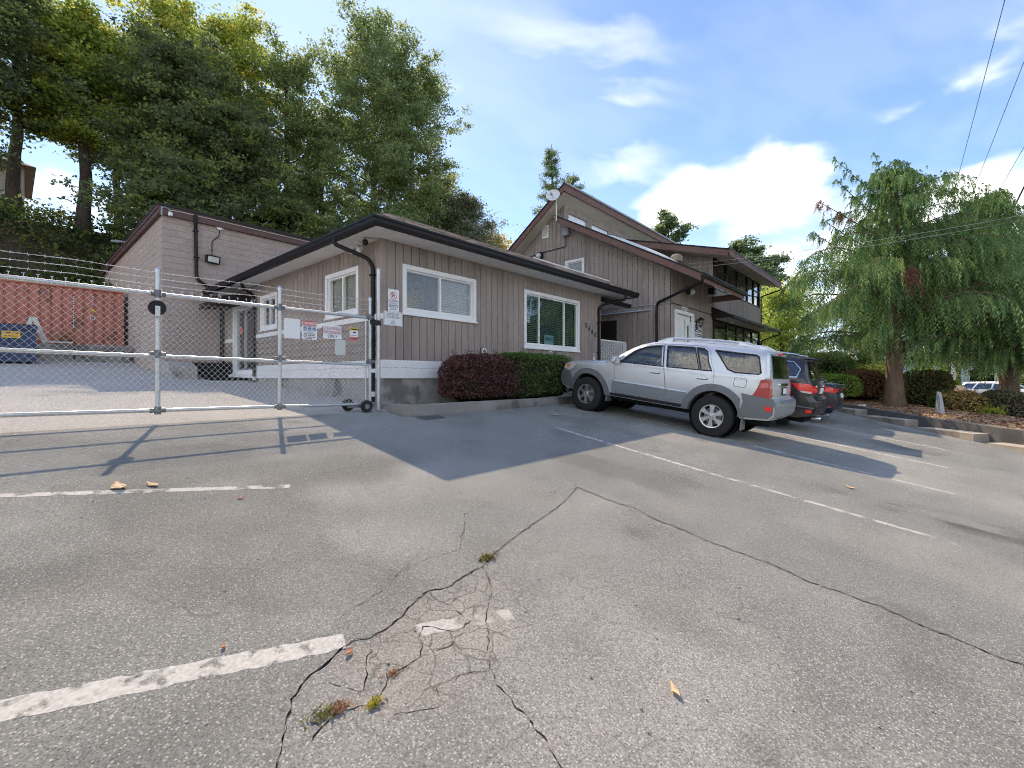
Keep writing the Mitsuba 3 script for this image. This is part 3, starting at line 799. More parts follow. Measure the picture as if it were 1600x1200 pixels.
def sign(name, label, a0, a1, b0, b1, frame, h, m='m_sign', r=.015, cat='sign', group=None):
    return obj(name, slab(rrect(a0, a1, b0, b1, r), h, h + .004, frame), m, label=label, cat=cat, group=group)


k = sign('no_parking_sign', 'white no parking sign with a red ring above the notice sign', 4.93, 5.18, 2.79, 3.225, F1, h0 + .006)
hh = h0 + .0102
cx, cy_ = 5.055, 3.10
obj(k + '__ring', slab(Point(cx, cy_).buffer(.075).difference(Point(cx, cy_).buffer(.062)).union(affinity.rotate(sbox(cx - .066, cy_ - .007, cx + .066, cy_ + .007), -45)), hh + .001, hh + .0018, F1), 'm_red')
obj(k + '__letter', text('P', .075, F1, cx, cy_ - .0375, hh, depth=.0008), 'm_ink')
obj(k + '__lettering', cat_(text('NO PARKING', .030, F1, cx, 2.983, hh, True, .0008, 0.86), *[words(cx - w, cx + w, z, h, F1, hh, i) for i, (w, z, h) in enumerate(((.09, 2.958, .010), (.075, 2.938, .010), (.105, 2.905, .020), (.10, 2.877, .018), (.06, 2.850, .010), (.085, 2.826, .011)))]), 'm_ink')
k = sign('notice_sign', 'white notice sign with a camera symbol below the no parking sign', 4.84, 5.262, 2.515, 2.79, F1, h0 + .0005)
hh = h0 + .0047
obj(k + '__border', slab(ring(4.855, 5.247, 2.53, 2.775, .003), hh, hh + .0008, F1), 'm_ink')
obj(k + '__lettering', cat_(text('NOTICE', .042, F1, 5.05, 2.715, hh, True, .0008, 1.15), words(4.88, 5.23, 2.688, .011, F1, hh, 1), words(4.90, 5.20, 2.665, .014, F1, hh, 2)), 'm_ink')
dome = Point(5.05, 2.59).buffer(.048).intersection(sbox(4.9, 2.585, 5.2, 2.7))
obj(k + '__symbol', slab(unary_union([Polygon([(4.99, 2.55), (5.11, 2.55), (5.05, 2.65)]).difference(Polygon([(5.0, 2.556), (5.10, 2.556), (5.05, 2.64)])), Polygon([(5.025, 2.575), (5.07, 2.582), (5.075, 2.60), (5.03, 2.588)])]), hh, hh + .0008, F1), 'm_ink')
PAW = unary_union([sbox(-.010, -.03, .010, .034), sbox(-.042, -.002, .042, .010), sbox(-.040, -.028, -.030, .026), sbox(.030, -.028, .040, .026), sbox(-.024, -.022, -.017, .022), sbox(.017, -.022, .024, .022)])
for i, (x, z, w, lab) in enumerate(((7.545, 2.09, .068, 'small white emblem notice above the purple bush'), (10.12, 2.155, .062, 'small white emblem notice above the clipped green hedge'), (12.38, 2.16, .062, 'small white emblem notice near the downspout at the far end of the office'))):
    k = sign('small_notice', lab, x - w, x + w, z - .10, z + .10, F1, h0, r=.004, group='small white notices low on the office wall')
    obj(k + '__emblem', slab(affinity.translate(affinity.scale(PAW, 1.15, 1.3, origin=(0, 0)), x, z + .035), h0 + .0045, h0 + .0055, F1), 'm_ink')
    obj(k + '__lettering', cat_(*[slab(sbox(x - w * .6, z - .03 - .018 * j, x + w * .6, z - .024 - .018 * j), h0 + .0045, h0 + .0055, F1) for j in range(3)]), 'm_ink')
k = thing('house_number', 'brown numerals stepping down the boards beside the downspout', 'number')
for i, (c, x, z) in enumerate((('2', 11.76, 3.20), ('2', 11.93, 3.12), ('6', 12.11, 3.04), ('6', 12.28, 2.95), ('6', 12.46, 2.87))):
    obj(k + '__numeral', text(c, .135, F1, x, z - .065, h0 - .006, True, .012), 'm_darkbrown' if i else 'm_lap')
# the sign in the right hand window
k = obj('window_sign', slab(sbox(9.98, 2.36, 10.40, 2.70), -0.085, -0.080, F1), 'm_sign_blue', label='pale blue card leaning in the tall office window', cat='sign')
obj(k + '__lettering', cat_(text('BMX3', .085, F1, 10.19, 2.55, -.0795, True, .001, 1.0), words(10.08, 10.3, 2.42, .02, F1, -.0795, 4)), 'm_ink')


# ------------------------------------------------------------------ the sliding chain link gate
GY = 7.10
g = thing('sliding_gate', 'galvanized chain link sliding gate topped by barbed wire across the yard entrance', 'gate')
GA, GB, G0, G1 = -3.2, 4.21, 1.08, 2.545
lo = lambda x: 1.105 - 0.013 * x
for nm, z0, r in (('top_rail', 2.545, .026), ('middle_rail', 1.80, .023), ('bottom_rail', None, .025)):
    za, zb = (lo(GA), lo(GB)) if z0 is None else (z0 + (.03 if nm == 'middle_rail' else 0.012), z0 - (.075 if nm == 'middle_rail' else .01))
    obj(f'{g}__{nm}', tube([(GA, GY, za), (GB, GY, zb)], r, 12), 'm_galv', smooth=40)
posts = [(-2.9, 2.83), (-0.62, 2.83), (1.265, 2.83), (2.72, 2.815), (4.21, 2.85)]
for i, (x, zt) in enumerate(posts):
    m = tube([(x, GY, lo(x) - .02), (x, GY, zt)], 0.027 if i < 4 else .025, 12)
    p = obj(f'{g}__post', m, 'm_galv', smooth=40)
    obj(p + '__cap', lathe([(.031, -.02), (.031, .01), (.026, .03), (.012, .05), (0, .052)], 12).apply_translation([x, GY, zt]), 'm_galv', smooth=50)
    for z in (lo(x), 1.80 - .012 * x * .5, 2.545):
        obj(p + '__clamp', cat_(*[tube([(x + s * .015, GY, z), (x + s * .08, GY, z)], .031, 10) for s in (-1, 1)], tube([(x, GY, z - .05), (x, GY, z + .05)], .034, 10)), 'm_galv_dark', smooth=40)
obj(f'{g}__stile', tube([(4.13, GY - .0, lo(4.1)), (4.13, GY, 2.535)], .014, 8), 'm_galv', smooth=40)


def chain(x0, x1, z0f, z1, y, w=.070, h=.076, r=.0022):
    """Woven wires: each goes up in a zigzag hooked into its neighbours; three-sided tubes."""
    nz = int((z1 - z0f(x0)) / (h / 2)) + 1
    k = np.arange(nz)
    z = z0f(x0) - .02 + k * h / 2
    base = np.stack([(k % 2) * w / 2, np.where(k % 2 == 0, -1, 1) * 0.0016, z], 1)
    ang = np.arange(3) * 2 * PI / 3
    ringv = np.stack([np.cos(ang) * r, np.sin(ang) * r, ang * 0], 1)
    one = (base[:, None] + ringv[None]).reshape(-1, 3)
    i, j = np.meshgrid(np.arange(nz - 1), np.arange(3), indexing='ij')
    q = np.stack([i * 3 + j, i * 3 + (j + 1) % 3, i * 3 + 3 + (j + 1) % 3, i * 3 + 3 + j], -1).reshape(-1, 4)
    f1 = np.vstack([q[:, :3], q[:, [0, 2, 3]]])
    vs, fs = [], []
    n = int((x1 - x0) / (w / 2))
    for a in range(n):
        o_ = np.array([x0 + a * w / 2 * 1.0, y, z0f(x0 + a * w / 2) - z0f(x0)])
        v = one.copy()
        if a % 2:
            v[:, 0] = w / 2 - v[:, 0]
        v = v + o_
        fs.append(f1 + len(one) * a)
        vs.append(v)
    # knuckles sticking up over the top rail
    return trimesh.Trimesh(np.vstack(vs), np.vstack(fs), process=False)


obj(f'{g}__chain_link', chain(GA, 4.13, lo, 2.57, GY - .036), 'm_wire', kind='stuff')
kn = [tube([(x, GY - .036, 2.52), (x + .004, GY - .03, 2.605)], .0032, 4) for x in np.arange(GA, 4.1, .107)] + [tube([(x - .012, GY - .036, 2.603), (x + .016, GY - .03, 2.606)], .003, 4) for x in np.arange(GA, 4.1, .107)]
obj(f'{g}__wire_end', cat_(*kn), 'm_wire', kind='stuff')
for q, (za, zb) in enumerate(((2.82, 2.84), (2.745, 2.76), (2.665, 2.675))):
    n = 150
    s = np.linspace(0, 1, n)
    xx = GA + (4.21 - GA) * s
    sag = -0.02 * np.abs(np.sin(s * PI * 4))
    wires = []
    for ph in (0, PI):
        wires.append(tube(np.stack([xx, GY + .0035 * np.cos(s * 420 + ph), za + (zb - za) * s + sag + .0035 * np.sin(s * 420 + ph)], 1), .0021, 4))
    rb = np.random.default_rng(q)
    for x in np.arange(GA + .05, 4.2, .127):
        t_ = (x - GA) / (4.21 - GA)
        z = za + (zb - za) * t_ - .02 * abs(math.sin(t_ * PI * 4))
        a = rb.uniform(0, PI)
        for b in (a, a + 1.4):
            wires.append(tube([(x - .004, GY - .018 * math.cos(b), z - .018 * math.sin(b)), (x + .004, GY + .018 * math.cos(b), z + .018 * math.sin(b))], .0018, 3))
    obj(f'{g}__barbed_wire', cat_(*wires), 'm_wire')
rl = obj(f'{g}__guide_roller', rot(lathe([(.0, -.02), (.035, -.02), (.085, -.022), (.092, -.012), (.092, .012), (.085, .022), (.035, .02), (0, .02)], 24), (1, 0, 0), 90).apply_translation([1.245, GY - .085, 2.36]), 'm_rubber', smooth=40)
obj(f'{rl}__bracket', cat_(box(1.22, 1.27, GY - .115, GY - .108, 2.26, 2.38), box(1.22, 1.27, GY - .115, GY - .034, 2.255, 2.262), tube([(1.245, GY - .125, 2.36), (1.245, GY, 2.36)], .012, 8)), 'm_galv')
gz = lot_z(0, GY)
for i, (x, y) in enumerate(((4.09, GY - .10), (3.86, GY + .10))):
    t = rot(lathe([(.045, -.025), (.075, -.032), (.098, -.028), (.104, -.012), (.104, .012), (.098, .028), (.075, .032), (.045, .025)], 28), (1, 0, 0), 90)
    wz = lot_z(0, y) + .104
    wk = obj(f'{g}__wheel', mv(t, x, y, wz), 'm_rubber', smooth=45)
    sp = [rot(box(-.008, .008, -.012, .012, 0, .05), (0, 1, 0), a) for a in range(0, 360, 72)]
    obj(wk + '__hub', mv(cat_(rot(lathe([(0, -.03), (.018, -.03), (.018, .03), (0, .03)], 12), (1, 0, 0), 90), rot(lathe([(.040, -.02), (.048, -.02), (.048, .02), (.040, .02)], 24), (1, 0, 0), 90), *sp), x, y, wz), 'm_greybox')
obj(f'{g}__axle', cat_(tube([(4.09, GY - .13, gz + .10), (4.09, GY + .02, gz + .10)], .012), tube([(3.86, GY + .13, gz + .11), (3.86, GY - .02, gz + .11)], .012), box(3.80, 4.14, GY - .02, GY + .02, lo(4) - .06, lo(4) - .028)), 'm_galv_dark')
k = thing('latch_post', 'tall galvanized gate post standing at the near corner of the office', 'post')
obj(k + '__pole', tube([(4.375, GY, 0.86), (4.375, GY, 3.40)], .033, 14), 'm_galv', smooth=40)
obj(k + '__cap', lathe([(.036, -.01), (.036, .01), (.02, .022), (0, .024)], 14).apply_translation([4.375, GY, 3.40]), 'm_galv', smooth=50)
for z in (2.46, 1.62):
    obj(k + '__latch', cat_(tube([(4.375, GY, z - .045), (4.375, GY, z + .045)], .042, 12), box(4.19, 4.375, GY - .045, GY - .038, z - .035, z + .035), box(4.30, 4.42, GY + .03, GY + .045, z - .03, z + .03)), 'm_black' if z > 2 else 'm_galv')
k2 = obj(k + '__footing', hexa([[4.2, 6.98, .70], [4.5, 6.95, .70], [4.5, 7.25, .70], [4.2, 7.22, .70], [4.21, 6.99, .925], [4.49, 6.97, .92], [4.49, 7.24, .955], [4.21, 7.21, .955]]), 'm_concrete')
FG = FR(GY - .040)
sg = lambda *a, **b: sign(*a, **b)
sg('blank_sign', 'blank white board wired to the gate beside its third post', 2.765, 3.0, 2.09, 2.39, FG, 0.0)
k = sg('danger_sign', 'danger sign with three blue safety symbols hung on the gate', 3.03, 3.262, 2.09, 2.305, FG, 0.0)
obj(k + '__header', slab(sbox(3.036, 2.305, 3.256, 2.375), 0, .004, FG), 'm_red')
obj(k + '__title', text('DANGER', .042, FG, 3.146, 2.319, .0042, True, .001, .95), 'm_sign')
for x in (3.075, 3.146, 3.217):
    e = obj(k + '__symbol', slab(Point(x, 2.252).buffer(.028), .0042, .005, FG), 'm_blue')
    obj(e + '__figure', slab(unary_union([sbox(x - .016, 2.246, x + .010, 2.256), Point(x + .006, 2.247).buffer(.009)]), .0052, .006, FG), 'm_sign')
obj(k + '__lettering', cat_(words(3.05, 3.245, 2.285, .014, FG, .0042, 30), *[words(3.146 - w, 3.146 + w, z, .014, FG, .0042, 31 + i) for i, (w, z) in enumerate(((.055, 2.20), (.085, 2.172), (.098, 2.148), (.085, 2.122), (.06, 2.10)))]), 'm_ink')
k = sg('authorized_sign', 'white sign reading authorized personnel only on the gate', 3.36, 3.672, 2.125, 2.335, FG, 0.0)
obj(k + '__lettering', cat_(text('AUTHORIZED', .046, FG, 3.516, 2.268, .0042, True, .001, .90)), 'm_ink_red')
obj(k + '__lettering', cat_(text('PERSONNEL', .046, FG, 3.516, 2.205, .0042, True, .001, .92)), 'm_ink_red')
obj(k + '__lettering', cat_(text('ONLY', .044, FG, 3.516, 2.146, .0042, True, .001, 1.0)), 'm_ink')
sg('blank_plate', 'weathered grey blank plate low on the gate below the authorized sign', 3.555, 3.735, 1.87, 2.118, FG, 0.0, m='m_sign_old', r=.03)
k = sg('surveillance_sign', 'small yellow and red warning sign with a camera symbol on the gate', 3.815, 3.96, 2.18, 2.285, FG, 0.0)
obj(k + '__header', slab(sbox(3.812, 2.285, 3.963, 2.335), 0, .004, FG), 'm_yellow')
obj(k + '__title', words(3.825, 3.95, 2.298, .026, FG, .0042, 5), 'm_ink')
obj(k + '__symbol', slab(Polygon([(3.86, 2.25), (3.90, 2.275), (3.925, 2.265), (3.915, 2.245), (3.88, 2.24)]), .0042, .005, FG), 'm_ink')
obj(k + '__footer', slab(sbox(3.815, 2.12, 3.96, 2.18), 0, .004, FG), 'm_pinkred')
obj(k + '__lettering', cat_(words(3.83, 3.95, 2.20, .012, FG, .0042, 6), words(3.83, 3.95, 2.155, .014, FG, .0042, 7), words(3.84, 3.94, 2.135, .010, FG, .0042, 8)), 'm_ink')

# ------------------------------------------------------------------ the block warehouse behind the yard
w = thing('warehouse', 'flat roofed painted concrete block warehouse with maroon fascia', 'building')
HX, HY, HE, HN, HT = 3.15, 17.10, 15.2, 30.0, 6.46
obj(w + '__wall', cat_(box(HX + .02, HE, HY + .02, HN, 0.6, HT + .2)), 'm_mortar')
FW, LW = FR(HY + .02), LF(HX + .02)
bh, bw = 0.203, 0.406
base = box(0, bw - .009, -.012, .012, 0, bh - .009, .003)
rb = np.random.default_rng(3)
shared = {}


def block(x0, x1, z0, z1, left):
    key = (round(x1 - x0, 3), round(z1 - z0, 3), left)
    if key not in shared:
        a, b = x1 - x0, z1 - z0
        m = box(0, a, -.016, .010, 0, b, .0025) if not left else box(-.016, .010, 0, a, 0, b, .0025)
        shared[key] = [mikit.ply(m, 'm_block'), mikit.ply(m, 'm_block_b')]
    d = dict(shared[key][int(rb.random() < .4)])
    d['to_world'] = T().translate([x0, HY + .02, z0] if not left else [HX + .02, x0, z0])
    return d


rows = int((HT - 1.0) / bh)
cand = []
for j in range(rows):
    z0 = HT - (j + 1) * bh
    off = (j % 2) * bw / 2
    x = HX + .006
    first = bw - off if off else bw
    a = x
    while a < 9.2:
        b = a + (first if a == x else bw)
        cand.append((False, a, b - .003, z0, z0 + bh - .006))
        a = b
    a = HY + .036
    first = bw if off else bw / 2
    while a < HN:
        b = min(a + (first if a == HY + .036 else bw), HN)
        if b - a > .05:
            cand.append((True, a, b - .003, z0, z0 + bh - .006))
        a = b
size = lambda c: -((c[2] - c[1]) * (1.0 if not c[0] else 0.22)) / (1 + 0.02 * (c[1] - 3))
vis = [c for c in cand if (not c[0] and c[1] < 7.6 and c[3] > 1.9 and not (c[1] > 4.8 and c[3] < 4.1))]
rest = [c for c in cand if c not in vis]
rest.sort(key=lambda c: (not c[0], c[1]))
take = [c for c in rest if c[0] and c[3] > 3.6][:max(0, 296 - len(vis))]
for c in (vis + take)[:299]:
    kk = uniq(w + '__wall__block')
    scene[kk] = block(c[1], c[2], c[3], c[4], c[0])
chosen = set((vis + take)[:299])
more = [c for c in cand if c not in chosen]
mm = []
for c in more:
    m = box(c[1], c[2], HY + .004, HY + .03, c[3], c[4]) if not c[0] else box(HX + .004, HX + .03, c[1], c[2], c[3], c[4])
    mm.append(m)
obj(w + '__wall__other_blocks', cat_(*mm), 'm_block', kind='stuff')
top = lambda x: 6.75 - 0.012 * (x - HX)
obj(w + '__fascia', hexa([[HX - .10, HY - .10, 6.44], [HE, HY - .10, 6.30], [HE, HY + .0, 6.30], [HX - .10, HY + .0, 6.44], [HX - .10, HY - .10, 6.70], [HE, HY - .10, 6.56], [HE, HY, 6.56], [HX - .10, HY, 6.70]]), 'm_maroon')
obj(w + '__fascia', box(HX - .101, HX - .001, HY + .001, HN, 6.442, 6.70), 'm_maroon')
obj(w + '__fascia', box(HX - .125, HX - .1015, HY - .10, HN, 6.60, 6.70), 'm_maroon')
obj(w + '__roof', hexa([[HX - .14, HY - .14, 6.70], [HE, HY - .14, 6.56], [HE, HN, 6.56], [HX - .14, HN, 6.70], [HX - .14, HY - .14, 6.765], [HE, HY - .14, 6.625], [HE, HN, 6.625], [HX - .14, HN, 6.765]]), 'm_darkbrown')
obj(w + '__conduit', tube(bend([(3.30, HY - .112, 6.46), (3.30, HY - .112, 6.60), (3.5, HY - .112, 6.62), (9.0, HY - .112, 6.56)], .06), .010, 6), 'm_plastic_white')
dd = bend([(3.98, HY - .14, 6.62), (3.98, HY - .12, 6.35), (4.00, HY - .06, 6.2), (4.02, HY - .06, 4.72), (4.10, HY - .06, 4.56), (4.66, HY - .06, 4.30), (4.72, HY - .06, 4.1), (4.72, HY - .06, 2.0)], .10)
obj('downspout', tube(dd, .050, 10), 'm_black', smooth=40, label='dark downspout running down the block warehouse front', cat='downspout')
obj('downspout_004__strap', cat_(box(3.93, 4.07, HY - .125, HY, 6.12, 6.16), box(3.95, 4.09, HY - .125, HY, 5.3, 5.33)), 'm_black')
k = thing('wall_pack_light', 'dark framed wall light with a pale lens on the warehouse front', 'light')
obj(k + '__housing', hexa([[4.26, HY - .16, 5.22], [4.64, HY - .16, 5.19], [4.64, HY, 5.19], [4.26, HY, 5.22], [4.26, HY - .22, 5.44], [4.64, HY - .22, 5.42], [4.64, HY, 5.42], [4.26, HY, 5.44]]), 'm_darkbrown')
obj(k + '__lens', hexa([[4.30, HY - .175, 5.23], [4.60, HY - .175, 5.21], [4.60, HY - .10, 5.21], [4.30, HY - .10, 5.23], [4.30, HY - .228, 5.39], [4.60, HY - .228, 5.375], [4.60, HY - .1, 5.37], [4.30, HY - .1, 5.39]]), 'm_lens')
obj(k + '__conduit', tube(bend([(4.45, HY - .03, 5.43), (4.45, HY - .03, 5.95), (4.66, HY - .03, 6.12), (4.66, HY - .03, 6.38)], .12), .013, 8), 'm_darkbrown')
obj(k + '__junction_box', cat_(rot(lathe([(0, 0), (.07, 0), (.07, .04), (0, .045)], 14), (1, 0, 0), 90).apply_translation([4.66, HY - .02, 6.40]), tube([(4.54, HY - .035, 6.41), (4.8, HY - .035, 6.39)], .016)), 'm_white')
k = thing('warehouse_camera', 'white camera on the near top corner of the block warehouse', 'camera')
obj(k + '__body', mv(lathe([(0, 0), (.055, .0), (.065, .05), (.05, .10), (0, .12)], 16), 3.33, HY - .16, 6.42), 'm_white', smooth=40)
obj(k + '__bracket', cat_(box(3.10, 3.14, HY - .13, HY - .105, 6.40, 6.66), tube(bend([(3.14, HY - .12, 6.62), (3.18, HY - .14, 6.66), (3.30, HY - .14, 6.62), (3.33, HY - .14, 6.54)], .05), .014)), 'm_greybox')
for y, z in ((22.5, 6.66), (23.2, 6.80)):
    k = obj('side_light', cat_(box(HX - .42, HX - .10, y - .03, y + .03, z - .02, z + .03), box(HX - .46, HX - .30, y - .05, y + .05, z - .05, z + .01)), 'm_greybox', label=('small grey lamp arm under the warehouse left eave' if y < 23 else 'small grey lamp arm above the other on the warehouse left eave'), cat='light')
# ledge, near-black block for a shaded void and step by the warehouse corner
obj('loading_ledge', hexa([[3.05, 15.45, 0.9], [3.62, 15.25, .9], [3.9, 17.08, .9], [3.15, 17.08, .9], [3.05, 15.45, 1.88], [3.62, 15.25, 1.80], [3.9, 17.08, 1.98], [3.15, 17.08, 2.02]]), 'm_concrete', label='small concrete ledge at the foot of the warehouse corner', cat='ledge')
obj('dark_low_wall', cat_(box(3.86, 4.80, 16.2, 17.07, .9, 1.97), box(3.86, 4.80, 15.0, 16.199, .9, 1.52)), 'm_dark', label='low block coloured near black to stand for the shaded void beside the glazed door', cat='wall')  # made-up block; the dark of a shaded void is put into its colour
k = thing('door_canopy', 'small dark metal canopy beside the glazed door under the eave', 'canopy')
obj(k + '__hood', hexa([[4.05, 14.6, 3.66], [4.80, 14.6, 3.72], [4.80, 16.9, 3.72], [4.05, 16.9, 3.66], [4.05, 14.6, 3.80], [4.80, 14.6, 4.0], [4.80, 16.9, 4.0], [4.05, 16.9, 3.80]]), 'm_darkbrown')
obj(k + '__bracket', tube(bend([(4.03, 14.8, 3.6), (4.0, 14.7, 3.86), (4.4, 14.6, 3.90)], .05), .016), 'm_galv')

# ------------------------------------------------------------------ container, low wall, dumpster, trestle
k = thing('shipping_container', 'rust red corrugated shipping container behind the low concrete wall', 'container')
CX0, CX1, CY, CZ0, CZ1 = -6.1, 3.02, 22.75, 2.25, 4.84
pts = []
x = CX0 + .1
while x < CX1 - .12:
    pts += [(x, 0), (x + .07, 0), (x + .138, .045), (x + .208, .045)]
    x += .278
pts = [p for p in pts if p[0] < CX1 - .1] + [(CX1 - .08, 0)]
v = np.array([[a, CY + .02 + b, z] for z in (CZ0 + .14, CZ1 - .08) for a, b in pts])
n = len(pts)
f = np.array([[i, i + 1, n + i + 1] for i in range(n - 1)] + [[i, n + i + 1, n + i] for i in range(n - 1)])
obj(k + '__side_panel', trimesh.Trimesh(v, f, process=False), 'm_container')
obj(k + '__frame', cat_(box(CX0, CX1, CY, CY + .1, CZ1 - .09, CZ1), box(CX0, CX1, CY, CY + .1, CZ0, CZ0 + .15), box(CX1 - .12, CX1, CY - .006, CY + .12, CZ0 + .15, CZ1 - .09), box(CX0, CX0 + .12, CY - .006, CY + .12, CZ0 + .15, CZ1 - .09)), 'm_container')
obj(k + '__roof', box(CX0, CX1, CY + .1, CY + 2.44, CZ1 - .05, CZ1 - .01), 'm_container')
obj(k + '__end_panel', box(CX1 - .06, CX1 - .01, CY + .12, CY + 2.44, CZ0, CZ1 - .05), 'm_container')
FC = FR(CY + .02)
for x, txt in ((1.62, '8041627'), (2.08, '22G1')):
    for j, ch in enumerate(txt):
        if x < 2:
            obj(k + '__marking', text('I', .10, FC, x, 4.35 - j * .17, .004, True, .002, .9), 'm_sign')
tag(k + '__marking', 'worn white upright markings')
obj(k + '__warning_mark', slab(Polygon([(2.06, 3.95), (2.22, 3.95), (2.14, 4.09)]), .003, .006, FC), 'm_yellow')
obj(k + '__plate_mark', cat_(*[slab(sbox(2.10 + (j % 2) * .02, 4.2 + j * .07, 2.15, 4.235 + j * .07), .003, .006, FC) for j in range(5)], slab(ring(2.06, 2.20, 3.66, 3.80, .02), .003, .006, FC)), 'm_sign')
k = thing('block_retaining_wall', 'low row of grey cast concrete blocks below the red container', 'wall')
x = -1.4
rr = np.random.default_rng(2)
for i in range(3):
    obj(k + '__block', box(x, x + 1.46, 21.45 + rr.uniform(-.02, .02), 22.1, 1.7, 2.64 + rr.uniform(-.02, .03), .03), 'm_concrete')
    x += 1.48
k = thing('dumpster', 'dark blue steel dumpster at the left edge of the yard', 'dumpster')
DX, DY0, DZ0, DZ1 = 0.62, 20.3, 1.98, 3.09
obj(k + '__body', hexa([[-1.3, DY0 + .05, DZ0], [DX, DY0 + .05, DZ0], [DX, DY0 + 1.0, DZ0], [-1.3, DY0 + 1.0, DZ0], [-1.3, DY0, DZ1], [DX, DY0, DZ1], [DX, DY0 + 1.1, DZ1 + .1], [-1.3, DY0 + 1.1, DZ1 + .1]]), 'm_navy')
obj(k + '__rim', cat_(box(-1.32, DX + .02, DY0 - .05, DY0 - .001, DZ1 - .10, DZ1 + .01), box(-1.32, DX + .02, DY0 - .03, DY0 + .01, DZ0 + .02, DZ0 + .10)), 'm_navy')
obj(k + '__lid', hexa([[-1.3, DY0 - .02, DZ1 + .01], [DX, DY0 - .02, DZ1 + .01], [DX, DY0 + 1.12, DZ1 + .11], [-1.3, DY0 + 1.12, DZ1 + .11], [-1.3, DY0 - .02, DZ1 + .035], [DX, DY0 - .02, DZ1 + .035], [DX, DY0 + 1.12, DZ1 + .14], [-1.3, DY0 + 1.12, DZ1 + .14]]), 'm_black')
FD = FR(DY0 - .002)
q = obj(k + '__warning_label', slab(sbox(-.10, 2.70, .28, 2.90), .0, .05, FD), 'm_yellow')
obj(q + '__lettering', cat_(words(-.06, .25, 2.83, .05, FD, .0505, 1), words(-.04, .22, 2.74, .04, FD, .0505, 2)), 'm_ink_red')
q = obj(k + '__plate', slab(sbox(-.80, 2.42, -.16, 2.84), .0, .05, FD), 'm_sign')
obj(q + '__stripe', slab(sbox(-.80, 2.76, -.16, 2.785), .0505, .052, FD), 'm_navy')
obj(q + '__number', slab(sbox(-.80, 2.24, -.16, 2.36), .0, .05, FD), 'm_sign')
for x in (-1.1, .45):
    obj(k + '__caster', mv(rot(lathe([(0, -.03), (.06, -.03), (.06, .03), (0, .03)], 16), (1, 0, 0), 90), x, DY0 + .12, DZ0 - .03), 'm_rubber', smooth=40)
k = thing('trestle', 'white plastic a-frame trestle standing on the concrete wall behind the dumpster', 'trestle')
FT = FR(21.6)
A_ = affinity.translate(Polygon([(.30, 2.66), (.42, 2.66), (.56, 3.02), (.76, 3.02), (.90, 2.66), (1.02, 2.66), (.75, 3.46), (.70, 3.50), (.62, 3.50), (.57, 3.46)]).difference(sbox(.64, 3.16, .68, 3.38)), -.08, 0)
obj(k + '__frame', slab(A_, 0, .07, FT), 'm_plastic_white')
obj(k + '__frame', slab(A_, -.40, -.34, FT), 'm_plastic_white')
obj(k + '__rail', box(.53, .63, 21.6, 21.94, 3.42, 3.50), 'm_plastic_white')
obj('white_plank', box(.86, 1.52, 21.50, 21.62, 2.675, 2.73), 'm_plastic_white', label='short white plank lying on the concrete wall', cat='plank')


# ------------------------------------------------------------------ the two-storey building on the right
b2 = thing('lodge_building', 'two storey brown building with steep roofs, clerestory windows and dark glazing', 'building')
BX, BY, BE, BM = 15.0, 6.30, 26.4, 19.10
CYY = 10.70
FB, LB, FC2 = FR(BY), LF(BX), FR(CYY)
lowz = lambda y: 4.79 + 0.5535 * (y - 5.13)          # top of the lower roof
upz = lambda y: 9.02 - 0.70 * (y - 10.24)            # top of the upper roof
GB_ = ('m_siding_grey', 'm_siding_grey_b')
wall = Polygon([(BY, .3), (13.4, .3), (13.4, upz(13.4) - .28), (CYY, upz(CYY) - .28), (CYY, lowz(CYY) - .05), (BY, lowz(BY) - .27)])
wwin = (9.72, 10.62, 5.30, 6.17)
obj(b2 + '__gable_wall', slab(wall.difference(op(wwin)), -.14, .002, LB), 'm_groove')
FL = 4.04
boards(b2 + '__gable_wall__siding_board', LB, BY + .0, 13.4, FL + .02, 9.2, 0.20, [wwin], GB_, seed=11, top=wall)
boards(b2 + '__gable_wall__siding_board', LB, BY + .0, 13.4, 0.3, FL - .02, 0.20, [], GB_, seed=12)
obj(b2 + '__flashing', slab(sbox(BY - .03, FL - .012, 9.6, FL + .012), 0, .05, LB), 'm_galv')
window(b2, LB, *wwin, panes=1, blind=['m_blind'], pitch=.05)
q = uniq(b2 + '__vent')
obj(q, slab(ring(11.44, 11.78, 7.30, 7.82, .05), .0, .05, LB), 'm_white', label='small white louvre vent high in the gable')
for j in range(6):
    m = slab(sbox(11.50, 7.36 + j * .07, 11.72, 7.42 + j * .07), .008, .018, LB)
    m.vertices[m.vertices[:, 2] < 7.39 + j * .07, 0] -= .022
    obj(q + '__slat', m, 'm_white')
obj(b2 + '__gable_wall__recess_panel', slab(sbox(8.30, 1.2, 9.9, 3.62), .021, .03, LB), 'm_groove')
obj(b2 + '__gable_wall__recess_trim', cat_(slab(sbox(8.24, 1.2, 8.30, 3.68), .021, .05, LB), slab(sbox(8.30, 3.621, 9.9, 3.68), .021, .05, LB)), 'm_siding_grey')
